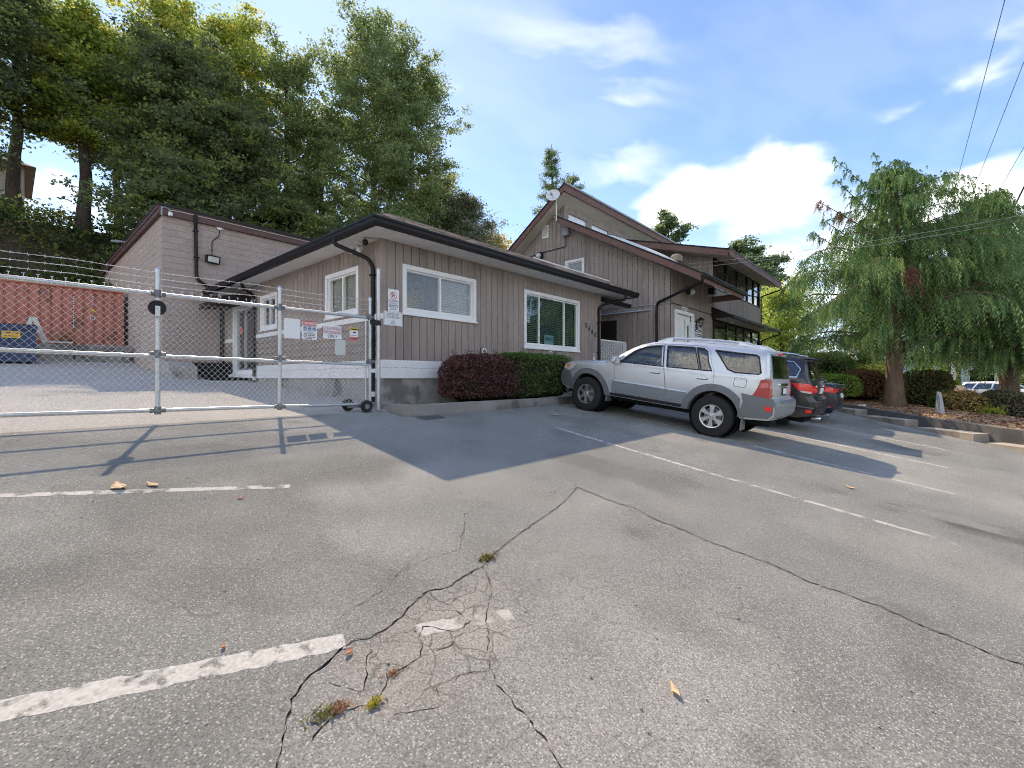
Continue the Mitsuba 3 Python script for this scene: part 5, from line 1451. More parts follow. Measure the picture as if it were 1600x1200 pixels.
# --- the silver off-roader
prof = [(3.50, .44), (3.66, .50), (3.72, .62), (3.725, .76), (3.69, .88), (3.665, .93), (3.62, 1.02), (3.50, 1.075), (3.2, 1.115), (2.75, 1.165), (2.40, 1.20), (2.22, 1.30), (1.92, 1.50), (1.66, 1.645), (1.44, 1.712), (1.08, 1.755), (.55, 1.782), (.05, 1.782), (-.40, 1.768), (-.70, 1.735), (-.79, 1.685), (-.84, 1.50), (-.90, 1.22), (-.945, 1.02), (-.955, .86), (-1.04, .82), (-1.065, .74), (-1.055, .56), (-.98, .47), (-.6, .44)]
SH = lambda pts: P([(y_ + .16 * min(max((z_ - .80) / .5, 0), 1.15), z_) for y_, z_ in pts])
RH = lambda pts: P([(y_ + .125, z_) for y_, z_ in pts])
arch_r = Point(0, .40).buffer(.475, quad_segs=16)
arch_f = Point(2.79, .40).buffer(.465, quad_segs=16)
body_p = P(prof).difference(arch_r).difference(arch_f)
C = Car(prof, .915, 1.17, .71, 1.78, 2.9, -.45, 3.72, -1.07)
capl = LineString(prof[2:26])
body_poly = P(body_p.exterior.coords)
shell = C.solid(body_poly, ref=.045, cap=capl)
cab = P(prof).buffer(-.075).intersection(sbox(-3, .62, 2.3, 3))
cab = cab.difference(Point(0, .40).buffer(.55)).difference(Point(2.79, .4).buffer(.56))
cab = cab if cab.geom_type == 'Polygon' else max(cab.geoms, key=lambda q: q.area)
inner = C.solid(P(cab.exterior.coords), inset=.075, ref=.08)
w_fd = SH([(1.93, 1.205), (1.58, 1.47), (1.38, 1.575), (1.15, 1.632), (1.00, 1.642), (.955, 1.215)])
w_rd = SH([(.86, 1.217), (.90, 1.648), (.34, 1.665), (.20, 1.23)])
w_rd2 = SH([(.165, 1.231), (.30, 1.663), (.16, 1.660), (.08, 1.60), (.02, 1.40), (-.03, 1.238)])
w_q = SH([(-.06, 1.645), (-.78, 1.615), (-.835, 1.58), (-.90, 1.30), (-.87, 1.272), (-.45, 1.258), (-.33, 1.30)])
wins = [w_fd, w_rd, w_rd2, w_q]
hol = shell - inner
for q in wins:
    hol = hol - prism(q, -1.2, 1.2)
ws = P([(2.16, 1.275), (1.68, 1.585), (1.66, 1.72), (2.28, 1.40)])
bl = P([(-1.0, 1.24), (-.78, 1.24), (-.70, 1.63), (-.92, 1.63)])
hol = hol - prism(ws, -.62, .62) - prism(bl, -.60, .60)
fdoor = SH([(2.16, .60), (2.12, .80), (2.03, 1.19), (1.60, 1.50), (1.38, 1.61), (1.14, 1.665), (.96, 1.675), (.915, 1.19), (.90, .52), (2.1, .52)])
rdoor = SH([(.895, .52), (.905, 1.19), (.95, 1.676), (.16, 1.69), (.04, 1.62), (-.03, 1.42), (-.08, 1.20), (-.02, 1.0), (.30, .86), (.47, .62), (.50, .52)])
parts = []
gap = .006
doors = []
for nm, dp in (('front_door', fdoor), ('rear_door', rdoor)):
    for s in (-1, 1):
        a, b = (-1.3, -.45) if s < 0 else (.45, 1.3)
        doors.append((nm if s < 0 else nm + '_001', hol ^ prism(dp.buffer(-gap / 2), a, b)))
    hol = hol - prism(dp.buffer(gap / 2), -1.3, -.45) - prism(dp.buffer(gap / 2), .45, 1.3)
parts.append(('body', tm_(hol), 'm_silver', 35, None))
for nm, m in doors:
    parts.append((nm, tm_(m), 'm_silver', 35, None))
for s in (-1, 1):
    sfx = '' if s < 0 else '_001'
    for q, nm, gm, hold in ((w_fd, 'front_window', 'm_glass_tint', 'front_door'), (w_rd, 'rear_window', 'm_glass_dark', 'rear_door'), (w_rd2, 'rear_window', 'm_glass_dark', 'rear_door'), (w_q, 'side_window', 'm_glass_dark', None)):
        pm = C.side(q.buffer(.012), -.020, -.019, s, .08)
        v = pm.vertices
        # one sheet only: keep the outer face
        sh = C.side(q.buffer(.012), -.020, -.016, s, .08)
        fn = sh.face_normals[:, 0] * s
        sheet_ = trimesh.Trimesh(sh.vertices, sh.faces[fn > .5], process=False)
        sheet_.remove_unreferenced_vertices()
        parts.append(((hold + sfx + '__' if hold else '') + nm, sheet_, gm, True, None))
        parts.append(((hold + sfx + '__' if hold else '') + 'window_seal', C.side(q.buffer(.014).difference(q.buffer(-.008)), -.012, .004, s, .08), 'm_cartrim', 40, None))
    # grey cladding: flares, lower doors, bumper wraps
    fl_r = Point(0, .40).buffer(.60, quad_segs=16).difference(Point(0, .40).buffer(.47, quad_segs=16)).intersection(sbox(-.46, .44, .70, 1.2))
    fl_f = Point(2.79, .40).buffer(.585, quad_segs=16).difference(Point(2.79, .40).buffer(.46, quad_segs=16)).intersection(sbox(2.2, .44, 3.4, 1.2))
    parts.append((f'flare{sfx}', C.side(fl_r, -.03, .028, s), 'm_clad', 35, None))
    parts.append(('flare_002' if s < 0 else 'flare_003', C.side(fl_f, -.03, .028, s), 'm_clad', 35, None))
    bumpf = P([(3.24, .46), (3.66, .52), (3.72, .64), (3.72, .78), (3.69, .86), (3.42, .86), (3.32, .70)])
    parts.append((f'front_bumper_side{sfx}', C.side(bumpf, -.03, .014, s), 'm_clad', 35, None))
    bumpr = RH([(-.56, .46), (-1.10, .50), (-1.165, .58), (-1.17, .74), (-1.15, .86), (-.59, .90), (-.64, .75)])
    parts.append((f'rear_bumper_side{sfx}', C.side(bumpr, -.03, .018, s), 'm_clad', 35, None))
    for dp, nm in ((P([(2.16, .535), (2.17, .66), (2.15, .79), (.912, .765), (.906, .535)]), 'front_door'), (P([(.886, .535), (.892, .763), (.52, .75), (.56, .62), (.58, .535)]), 'rear_door')):
        parts.append((f'{nm}{sfx}__lower_panel', C.side(dp, -.02, .014, s), 'm_clad_low', 35, None))
        ya, yb = ((.915, 2.11) if nm == 'front_door' else (.52, .883))
        yy = np.linspace(ya, yb, 10)
        zz = .772 + .012 * (yy - .9)
        xx = C.width(yy, zz) + .012
        q = C.final(np.stack([xx, yy, zz], 1))
        q[:, 0] *= s
        parts.append((f'{nm}{sfx}__moulding', tube(q, .021, 8), 'm_silver', 40, None))
    parts.append((f'rocker{sfx}', C.side(P([(.56, .45), (2.20, .45), (2.20, .515), (.54, .515)]), -.06, .007, s), 'm_cartrim', 35, None))
    for (a, b), nm in (((1.11, 1.085), 'front_door'), ((.16, 1.085), 'rear_door')):
        hz = [np.array([s * (C.width(np.array([y]), np.array([b]))[0] + o_), y, b]) for y, o_ in ((a, .0), (a + .02, .045), (a + .19, .045), (a + .21, .0))]
        hp = rrect(a - .01, a + .22, b - .018, b + .022, .018)
        parts.append((f'{nm}{sfx}__handle', C.side(hp, .012, .045, s, .04), 'm_silver', 40, None))
        parts.append((f'{nm}{sfx}__handle_cup', C.side(rrect(a, a + .20, b - .035, b - .004, .012), -.01, .006, s, .04), 'm_cartrim', 40, None))
    # door mirror
    mr = box(-.10, .10, -.055, .075, -.075, .085, .035)
    mr = mv(mr, s * 1.03, 2.08, 1.235)
    parts.append((f'mirror{sfx}', mr, 'm_silver', 45, None))
    parts.append((f'mirror{sfx}__arm', cat_(box(min(s * .86, s * .96), max(s * .86, s * .96), 2.04, 2.11, 1.18, 1.23, .01)), 'm_cartrim', False, None))
    parts.append((f'mirror{sfx}__glass', box(s * 1.03 - .085, s * 1.03 + .085, 2.018, 2.023, 1.17, 1.31), 'm_lamp_clear', False, None))
    tl = RH([(-.90, 1.17), (-1.045, 1.21), (-1.075, 1.0), (-1.08, .865), (-.79, .885), (-.85, 1.0)])
    parts.append((f'tail_lamp{sfx}', C.side(tl, -.03, .006, s, .04), 'm_lamp_dark', 35, None))
    parts.append((f'tail_lamp{sfx}__clear_lens', C.side(RH([(-.925, 1.115), (-1.03, 1.135), (-1.045, 1.05), (-.905, 1.035)]), .0061, .010, s, .04), 'm_pinkred', 35, None))
    te = sbox(.73, .875, .855, 1.20) if False else sbox(.74, .875, .855, 1.20)
    tq = P([(s * a_, b_) for a_, b_ in ((.735, .87), (.86, .87), (.84, 1.19), (.72, 1.19))])
    parts.append((f'tail_lamp{sfx}__rear_lens', C.end(tq if tq.exterior.is_ccw else P(list(tq.exterior.coords)[::-1]), -.02, .010), 'm_lamp_dark', 35, None))
    parts.append((f'reflector{sfx}', C.side(rrect(-1.025, -.91, .64, .72, .01), .020, .030, s, .04), 'm_lamp_red', 35, None))
    hl = P([(3.22, 1.04), (3.40, 1.065), (3.62, 1.0), (3.66, .91), (3.48, .885), (3.36, .93)])
    parts.append((f'head_lamp{sfx}', C.side(hl, -.03, .006, s, .05), 'm_lamp_clear', 35, None))
    parts.append((f'head_lamp{sfx}__indicator', C.side(P([(3.42, 1.045), (3.58, .99), (3.60, .93), (3.47, .95)]), .0062, .010, s, .05), 'm_lamp_amber', 35, None))
    flap = mv(box(-.13, .13, -.012, .012, -.20, .10, .008), s * .80, -.53, .42)
    parts.append((f'mud_flap{sfx}', flap, 'm_clad', False, None))
    flap = mv(box(-.12, .12, -.012, .012, -.12, .12, .008), s * .80, 2.27, .42)
    parts.append((f'mud_flap_00{2 if s < 0 else 3}', flap, 'm_clad', False, None))
    rz = lambda y: float(np.interp(y, [-.70, -.40, .05, .55, 1.08, 1.44], [1.735, 1.768, 1.782, 1.782, 1.755, 1.712])) - .03
    ys_ = np.linspace(-.58, 1.34, 24)
    rp = [(s * .62, y, rz(y) + .065 * min(1, (y + .62) / .2, (1.38 - y) / .25)) for y in ys_]
    rail = tube(rp, .026, 8)
    ends = cat_(*[hexa([[s * .62 - .035, y0, rz(y0) - .03], [s * .62 + .035, y0, rz(y0) - .03], [s * .62 + .035, y1, rz(y1) - .03], [s * .62 - .035, y1, rz(y1) - .03], [s * .62 - .025, y0 + .02, rz(y0) + h0_], [s * .62 + .025, y0 + .02, rz(y0) + h0_], [s * .62 + .025, y1 - .02, rz(y1) + h1_], [s * .62 - .025, y1 - .02, rz(y1) + h1_]]) for y0, y1, h0_, h1_ in ((-.66, -.22, .02, .085), (1.02, 1.40, .085, .01))])
    parts.append((f'roof_rail{sfx}', cat_(rail, ends), 'm_silver', 40, None))
parts.append(('fuel_flap', C.side(rrect(-.53, -.31, 1.0, 1.17, .04).difference(rrect(-.522, -.318, 1.008, 1.162, .034)), -.004, .0015, -1, .04), 'm_cartrim', False, None))
parts.append(('windscreen', trimesh.Trimesh(C.final(np.array([[-.70, 2.22, 1.275], [.70, 2.22, 1.275], [.60, 1.66, 1.62], [-.60, 1.66, 1.62]], float)), [[0, 1, 2], [0, 2, 3]], process=False), 'm_glass_tint', False, None))
tg = P([(-.80, .90), (.80, .90), (.78, 1.22), (.66, 1.66), (-.66, 1.66), (-.78, 1.22)])
tgs = tg.difference(tg.buffer(-.006))
parts.append(('tailgate', C.end(tgs, -.004, .002), 'm_cartrim', False, None))
wg = P([(-.60, 1.245), (.60, 1.245), (.575, 1.60), (-.575, 1.60)])
parts.append(('tailgate__window', C.end(wg.buffer(.03), -.002, .006), 'm_glass_dark', 35, None))
parts.append(('tailgate__window_seal', C.end(wg.buffer(.035).difference(wg.buffer(.015)), .0, .010), 'm_cartrim', 35, None))
parts.append(('tailgate__wiper', C.end(P([(.0, 1.225), (.45, 1.25), (.45, 1.262), (.0, 1.245)]), .008, .028), 'm_cartrim', False, None))
parts.append(('tailgate__handle', C.end(rrect(-.30, .30, 1.085, 1.135, .015), .0, .03), 'm_chrome', 35, None))
parts.append(('tailgate__plate', C.end(sbox(-.16, .92, .16, 1.06), .0, .022), 'm_cartrim', False, None))
parts.append(('tailgate__plate__number', C.end(sbox(-.135, .94, .135, 1.04), .0221, .024), 'm_sign', False, None))
parts[-1] = ('tailgate__plate_face', *parts[-1][1:])
parts.append(('high_brake_lamp', C.end(rrect(-.09, .09, 1.655, 1.685, .01), .0, .05), 'm_lamp_red', False, None))
parts.append(('rear_bumper', C.end(P([(-.80, .52), (.80, .52), (.84, .82), (-.84, .82)]), -.02, .022), 'm_clad_low', 35, None))
parts.append(('rear_bumper__step_pad', C.end(P([(-.55, .80), (.55, .80), (.55, .83), (-.55, .83)]), .0, .05), 'm_clad', False, None))
parts.append(('front_bumper', C.end(P([(-.74, .50), (.74, .50), (.74, .86), (-.74, .86)]), -.02, .018, rear=False), 'm_clad', 35, None))
parts.append(('grille', C.end(P([(-.42, .88), (.42, .88), (.46, 1.0), (-.46, 1.0)]), -.02, .02, rear=False), 'm_cartrim', 35, None))
parts.append(('underbody', cat_(box(-.72, .72, -.85, 3.4, .36, .50), tube([(-.62, 0, .39), (.62, 0, .39)], .07), tube([(.3, -1.0, .40), (.3, -.2, .40)], .05), box(-.12, .12, -1.10, -.8, .36, .46), box(-.55, .55, -.7, -.45, .30, .42, .04), box(-.50, -.2, .6, 1.6, .32, .4)), 'm_dark', False, None))
parts.append(('spare_tyre', mv(lathe([(.22, -.06), (.36, -.06), (.37, 0), (.36, .06), (.22, .06)], 28), 0, -.58, .38), 'm_rubber', 40, None))
wall_in = [mv(rot(lathe([(.0, -.18), (.455, -.18), (.455, .12), (.44, .12), (.44, -.165), (0, -.165)], 32), (0, 1, 0), -90), s * .70, y, .40) for s in (-1, 1) for y in (0, 2.79)]
parts += [('wheel_liner', q, 'm_dark', 40, None) for q in wall_in]
for i, (x, y) in enumerate(((-.38, 1.05), (.38, 1.05), (-.38, .15), (.38, .15))):
    nm = 'seat' if i == 0 else f'seat_{i:03d}'
    parts.append((nm, cat_(box(x - .24, x + .24, y - .05, y + .45, .70, .88, .05), rot(box(x - .23, x + .23, y - .14, y + .0, .82, 1.40, .05), (1, 0, 0), 12, (x, y, .85))), 'm_seat', 40, None))
    parts.append((nm + '__headrest', box(x - .13, x + .13, y - .24, y - .13, 1.40, 1.56, .04), 'm_seat', 40, None))
wl = tube([(.19 * math.cos(a), 0, .19 * math.sin(a)) for a in np.linspace(0, 2 * PI, 25)[:-1]], .016, 8, closed=True)
wl = cat_(wl, box(-.18, .18, -.012, .012, -.02, .02), box(-.05, .05, -.03, .02, -.06, .05, .01))
parts.append(('steering_wheel', mv(rot(wl, (1, 0, 0), 25), -.38, 1.74, 1.10), 'm_cartrim', 40, None))
parts.append(('dashboard', box(-.72, .72, 1.84, 2.14, .80, 1.15, .05), 'm_cartrim', 40, None))
parts.append(('floor', box(-.74, .74, -.70, 2.0, .60, .64), 'm_dark', False, None))
add_wheels(parts, (0.0, 2.79), .925, .388, .225, .262, 6, 1.05)
PT = math.atan(SL)
place_car('parked_car', 'silver off-road wagon with grey cladding parked nose-in before the hedge', (9.80, 3.0, lot_z(0, 3.0)), PT, 'car', parts)


def simple_car(key, label, loc, pitch, prof, W, belt, roofw, topz, yf, yr, fl, rl, axle, R, rim, tw, wins, paint, extra, heading=0.0, spokes=5, ref=.06, cap=None, rimmat='m_alloy', seats=True):
    """A car of the same make-up with fewer loose parts: shell with real openings, panes, lamps, bumpers, wheels."""
    C = Car(prof, W, belt, roofw, topz, yf, yr, fl, rl)
    bp = P(prof).difference(Point(0, R).buffer(R + .07, quad_segs=14)).difference(Point(axle, R).buffer(R + .07, quad_segs=14))
    shell = C.solid(P(bp.exterior.coords), ref=ref, cap=LineString(prof[1:-2]))
    cab = P(prof).buffer(-.09).intersection(sbox(-3, .5, 9, 9)).difference(Point(0, R).buffer(R + .15)).difference(Point(axle, R).buffer(R + .15)).intersection(sbox(wins['cab'][0], .5, wins['cab'][1], 3))
    if cab.geom_type != 'Polygon':
        cab = max(cab.geoms, key=lambda q: q.area)
    hol = shell - C.solid(P(cab.exterior.coords), inset=.08, ref=.12)
    for q in wins['side']:
        hol = hol - prism(q, -1.2, 1.2)
    for q in (wins['ws'], wins['bl']):
        hol = hol - prism(q, -roofw + .08, roofw - .08)
    parts = [('body', tm_(hol), paint, 35, None)]
    for s in (-1, 1):
        for q in wins['side']:
            sh = C.side(q.buffer(.012), -.020, -.016, s, .1)
            fn = sh.face_normals[:, 0] * s
            sh = trimesh.Trimesh(sh.vertices, sh.faces[fn > .5], process=False)
            sh.remove_unreferenced_vertices()
            parts.append(('side_window', sh, 'm_glass_dark', True, None))
            parts.append(('window_seal', C.side(q.buffer(.014).difference(q.buffer(-.006)), -.012, .003, s, .1), wins.get('seal', 'm_cartrim'), 40, None))
        dm = wins['seam']
        parts.append(('door_seam', C.side(unary_union([LineString(l).buffer(.004, cap_style=2) for l in dm]), -.006, .0012, s, .1), 'm_cartrim', False, None))
        for a, b in wins['handle']:
            parts.append(('door_handle', C.side(rrect(a, a + .21, b - .018, b + .018, .016), -.002, .035, s, .05), paint, 40, None))
        parts.append(('mirror', mv(box(-.10, .10, -.05, .07, -.06, .07, .03), s * (W + .10), wins['mirror'][0], wins['mirror'][1]), paint, 45, None))
    for nm, corners, m, lab in (('windscreen', wins['ws4'], 'm_glass_dark', None), ('rear_window', wins['bl4'], 'm_glass_dark', None)):
        (y0, z0, h0_), (y1, z1, h1_) = corners
        parts.append((nm, trimesh.Trimesh(C.final(np.array([[-h0_, y0, z0], [h0_, y0, z0], [h1_, y1, z1], [-h1_, y1, z1]], float)), [[0, 1, 2], [0, 2, 3]], process=False), m, False, lab))
    extra(C, parts)
    parts.append(('underbody', box(-W + .2, W - .2, rl + .25, fl - .3, .24, .40), 'm_dark', False, None))
    liner = [mv(rot(lathe([(.0, -.18), (R + .06, -.18), (R + .06, .10), (R + .05, .10), (R + .05, -.165), (0, -.165)], 28), (0, 1, 0), -90 if s > 0 else -90), s * (W - .22), y, R) for s in (-1, 1) for y in (0, axle)]
    parts += [('wheel_liner', q, 'm_dark', 40, None) for q in liner]
    if seats:
        for i, (x, y) in enumerate(((-.38, 1.05), (.38, 1.05), (-.38, .1), (.38, .1))):
            parts.append(('seat', cat_(box(x - .24, x + .24, y - .05, y + .45, .5, .72, .05), box(x - .23, x + .23, y - .16, y - .02, .66, belt + .22, .05)), 'm_cartrim', 40, None))
    add_wheels(parts, (0.0, axle), W + .0, R, rim, tw, spokes, .95, rimmat)
    return place_car(key, label, loc, pitch, 'car', parts, heading)


# --- the black sport utility
prof2 = [(3.55, .30), (3.70, .42), (3.76, .60), (3.74, .80), (3.68, .96), (3.50, 1.04), (3.0, 1.10), (2.35, 1.16), (2.1, 1.24), (1.7, 1.47), (1.35, 1.625), (1.0, 1.70), (.5, 1.735), (0, 1.73), (-.5, 1.70), (-.84, 1.655), (-.80, 1.60), (-.90, 1.30), (-1.0, 1.12), (-1.06, 1.0), (-1.04, .86), (-1.13, .76), (-1.15, .60), (-1.10, .42), (-.8, .34)]
W2 = dict(cab=(-.92, 2.05), side=[P([(1.85, 1.20), (1.45, 1.46), (1.2, 1.56), (.93, 1.60), (.88, 1.19)]), P([(.80, 1.19), (.85, 1.605), (.1, 1.61), (-.10, 1.20)]), P([(-.18, 1.20), (.0, 1.605), (-.55, 1.58), (-.72, 1.42), (-.68, 1.24)])],
          ws=P([(2.0, 1.22), (1.45, 1.50), (1.5, 1.66), (2.2, 1.3)]), bl=P([(-1.1, 1.20), (-.85, 1.20), (-.72, 1.58), (-.95, 1.60)]), ws4=((2.08, 1.20, .70), (1.40, 1.59, .60)), bl4=((-.965, 1.18, .62), (-.83, 1.58, .54)),
          seam=[[(.84, .5), (.85, 1.18)], [(2.1, .5), (2.0, 1.17)], [(-.15, 1.19), (.0, 1.0), (.36, .8), (.42, .5)], [(.42, .45), (2.1, .45)]], handle=[(.92, 1.04), (-.02, 1.05)], mirror=(1.85, 1.20), seal='m_chrome')


def ex2(C, parts):
    for s in (-1, 1):
        tl = P([(-.62, 1.10), (-.98, 1.115), (-1.07, 1.02), (-1.05, .90), (-.86, .91), (-.72, .99)])
        parts.append(('tail_lamp', C.side(tl, -.03, .012, s, .04), 'm_lamp_red', 35, None))
        parts.append(('reversing_lamp', C.side(P([(-.80, .95), (-1.055, .945), (-1.05, .905), (-.86, .912)]), .0121, .016, s, .04), 'm_lamp_clear', 35, None))
        parts.append(('tail_lamp', C.end(P([(a * s, b) for a, b in ((.50, .93), (.88, .92), (.88, 1.09), (.56, 1.05))][::s]), -.01, .014), 'm_lamp_red', 35, None))
        parts.append(('reflector', C.side(rrect(-1.10, -.98, .47, .55, .02), .0, .02, s, .04), 'm_lamp_red', 35, None))
        parts.append(('bumper_strip', C.side(P([(-.5, .60), (-1.13, .585), (-1.13, .60), (-.5, .62)]), -.01, .014, s, .06), 'm_chrome', 35, None))
        ry = np.linspace(-.6, 1.1, 14)
        parts.append(('roof_rail', tube([(s * .60, y, float(np.interp(y, [-.6, 0, .5, 1.1], [1.70, 1.74, 1.745, 1.69])) + .035) for y in ry], .020, 8), 'm_chrome', 40, None))
        parts.append(('exhaust', mv(rot(lathe([(.05, -.09), (.055, -.09), (.055, .09), (.05, .09)], 16), (1, 0, 0), 90), s * .58, -1.12, .36), 'm_chrome', 40, None))
    parts.append(('spoiler', hexa([[-.60, -.98, 1.655], [.60, -.98, 1.655], [.62, -.66, 1.66], [-.62, -.66, 1.66], [-.58, -.99, 1.685], [.58, -.99, 1.685], [.62, -.66, 1.715], [-.62, -.66, 1.715]]), 'm_carblack', False, None))
    parts.append(('plate', C.end(sbox(-.17, .90, .17, 1.03), .0, .02), 'm_sign', False, None))
    parts.append(('tailgate_trim', C.end(sbox(-.48, 1.05, .48, 1.085), .0, .025), 'm_chrome', False, None))
    parts.append(('rear_bumper', C.end(P([(-.80, .44), (.80, .44), (.80, .60), (-.80, .60)]), -.01, .02), 'm_cartrim', 35, None))
    parts.append(('rear_wiper', C.end(P([(-.02, 1.17), (.4, 1.2), (.4, 1.215), (-.02, 1.19)]), .01, .03), 'm_cartrim', False, None))


simple_car('parked_car', 'black sport utility with red tail lamps parked between the silver wagon and the dark sedan', (12.66, 2.90, lot_z(0, 2.9)), PT, prof2, .95, 1.14, .66, 1.735, 2.9, -.6, 3.76, -1.15, 2.915, .385, .27, .26, W2, 'm_carblack', ex2, cap=None)
# --- the dark sedan
prof3 = [(3.75, .26), (3.88, .36), (3.93, .52), (3.90, .66), (3.82, .78), (3.5, .88), (2.9, .96), (2.3, 1.01), (1.95, 1.10), (1.5, 1.30), (1.15, 1.41), (.75, 1.46), (.2, 1.455), (-.2, 1.40), (-.6, 1.22), (-.82, 1.10), (-1.12, 1.085), (-1.24, 1.09), (-1.235, 1.05), (-1.20, .94), (-1.25, .80), (-1.28, .66), (-1.27, .48), (-1.20, .34), (-.9, .28)]
W3 = dict(cab=(-.85, 1.95), side=[P([(1.72, 1.05), (1.4, 1.24), (1.1, 1.35), (.82, 1.385), (.78, 1.04)]), P([(.70, 1.04), (.74, 1.388), (.2, 1.38), (-.15, 1.30), (-.40, 1.13), (-.42, 1.06)])],
          ws=P([(1.9, 1.06), (1.3, 1.30), (1.3, 1.45), (2.1, 1.15)]), bl=P([(-.82, 1.02), (-.15, 1.32), (-.20, 1.46), (-.95, 1.16)]), ws4=((1.92, 1.08, .70), (1.24, 1.375, .58)), bl4=((-.80, 1.10, .66), (-.20, 1.385, .55)),
          seam=[[(.74, .4), (.75, 1.03)], [(1.95, .4), (1.85, 1.02)], [(-.42, 1.05), (-.2, .9), (.34, .7), (.40, .4)], [(.40, .36), (1.95, .36)], [(-.85, 1.09), (-1.0, .95), (-1.05, .80)]], handle=[(.82, .90), (-.12, .91)], mirror=(1.72, 1.03), seal='m_chrome')


def ex3(C, parts):
    for s in (-1, 1):
        tl = P([(-.72, 1.015), (-1.05, 1.02), (-1.215, .985), (-1.21, .87), (-.98, .87), (-.86, .94)])
        parts.append(('tail_lamp', C.side(tl, -.03, .012, s, .04), 'm_lamp_red', 35, None))
        parts.append(('tail_lamp', C.end(P([(a * s, b) for a, b in ((.42, .93), (.88, .87), (.88, .985), (.44, .97))][::s]), -.01, .014), 'm_lamp_red', 35, None))
        parts.append(('chrome_strip', C.end(P([(a * s, b) for a, b in ((.42, .975), (.86, .99), (.86, 1.0), (.42, .99))][::s]), -.005, .02), 'm_chrome', False, None))
        parts.append(('sill_strip', C.side(P([(-.62, .455), (-1.2, .47), (-1.2, .485), (-.62, .475)]), -.01, .014, s, .06), 'm_chrome', 35, None))
        parts.append(('reflector', C.side(rrect(-1.235, -1.10, .49, .53, .01), .0, .02, s, .04), 'm_lamp_dark', 35, None))
        parts.append(('exhaust', C.end(P([(a * s, b) for a, b in ((.46, .36), (.72, .36), (.72, .43), (.46, .43))][::s]), -.01, .03), 'm_chrome', False, None))
    parts.append(('plate', C.end(sbox(-.17, .74, .17, .85), .0, .02), 'm_sign', False, None))


simple_car('parked_car', 'dark navy sedan with a raised tail parked farthest from the office', (15.42, 2.98, lot_z(0, 2.98)), PT, prof3, .935, 1.02, .62, 1.46, 2.9, -.6, 3.93, -1.28, 3.05, .345, .25, .25, W3, 'm_carnavy', ex3)


def ex4(C, parts):
    for s in (-1, 1):
        parts.append(('head_lamp', C.side(P([(3.2, .98), (3.62, .90), (3.70, .80), (3.45, .80)]), -.03, .012, s, .06), 'm_lamp_clear', 35, None))
        parts.append(('head_lamp', C.end(P([(a * s, b) for a, b in ((.50, .80), (.82, .82), (.80, .92), (.52, .90))][::s]), -.01, .014, rear=False), 'm_lamp_clear', 35, None))
    parts.append(('grille', C.end(sbox(-.45, .66, .45, .88), -.01, .014, rear=False), 'm_cartrim', False, None))
    parts.append(('front_bumper', C.end(sbox(-.75, .42, .75, .56), -.01, .016, rear=False), 'm_cartrim', False, None))


simple_car('street_car', 'white car facing us on the street at the right edge', (45.6, -3.2, -0.455), 0, prof2, .93, 1.14, .66, 1.735, 2.9, -.6, 3.76, -1.15, 2.8, .36, .24, .24, W2, 'm_carwhite', ex4, heading=math.radians(150), ref=.12)
for i, (x, y, hd, pt, lab) in enumerate(((62.0, -3.2, 100, 'm_carwhite', 'white car parked far off beyond the brown shrub'), (66.5, -2.0, 105, 'm_silver', 'silver car parked far off beyond the boulder'), (58.5, -6.3, 95, 'm_carnavy', 'dark car parked far off left of the street car'))):
    simple_car('distant_car', lab, (x, y, -0.94), 0, prof2 if i != 1 else prof3, .93, 1.14 if i != 1 else 1.02, .66, 1.735 if i != 1 else 1.46, 2.9, -.6, 3.76 if i != 1 else 3.93, -1.15 if i != 1 else -1.28, 2.9, .36, .24, .24, W2 if i != 1 else W3, pt, (lambda C, p: None), heading=math.radians(hd), ref=.16, seats=False)


# ------------------------------------------------------------------ trees, bushes, small things
def leafmesh(c, u, v, col):
    """Folded rhombic leaves: centres c, long half axes u, short half axes v."""
    n = len(c)
    up = np.cross(u, v)
    up /= np.linalg.norm(up, axis=1, keepdims=True) + 1e-9
    up *= np.linalg.norm(v, axis=1, keepdims=True) * .35
    V = np.stack([c - u, c + v + up, c + u, c - v + up], 1).reshape(-1, 3)
    q = np.arange(n)[:, None] * 4
    F_ = np.vstack([q + [0, 1, 2], q + [0, 2, 3]])
    return trimesh.Trimesh(V, F_, process=False), np.repeat(col, 4, axis=0)


def rand_dirs(r, n, flat=0.0):
    d = r.normal(size=(n, 3))
    d[:, 2] *= (1 - flat)
    return d / np.linalg.norm(d, axis=1, keepdims=True)


def leaves_at(r, c, size, pal, clump=None, droop=.3, flat=.35, aspect=.62, hang=0.0, gain=1.0):
    n = len(c)
    u = rand_dirs(r, n, flat)
    u[:, 2] -= droop
    if hang:
        u = u * (1 - hang) + np.array([0, 0, -1.0]) * hang
    u /= np.linalg.norm(u, axis=1, keepdims=True)
    v = np.cross(u, rand_dirs(r, n, -.2) * [0.5, 0.5, 1] + [0, 0, .6])
    v /= np.linalg.norm(v, axis=1, keepdims=True) + 1e-9
    s = size * r.uniform(.6, 1.25, n)[:, None]
    pal = np.asarray(pal, float)
    k = r.choice(len(pal), n, p=None) if clump is None else clump
    col = pal[k] * r.uniform(.72, 1.28, n)[:, None] * [1.06, .96, 1.0]
    return leafmesh(c, u * s * .5, v * s * .5 * aspect, np.clip(col * gain, 0, .9))


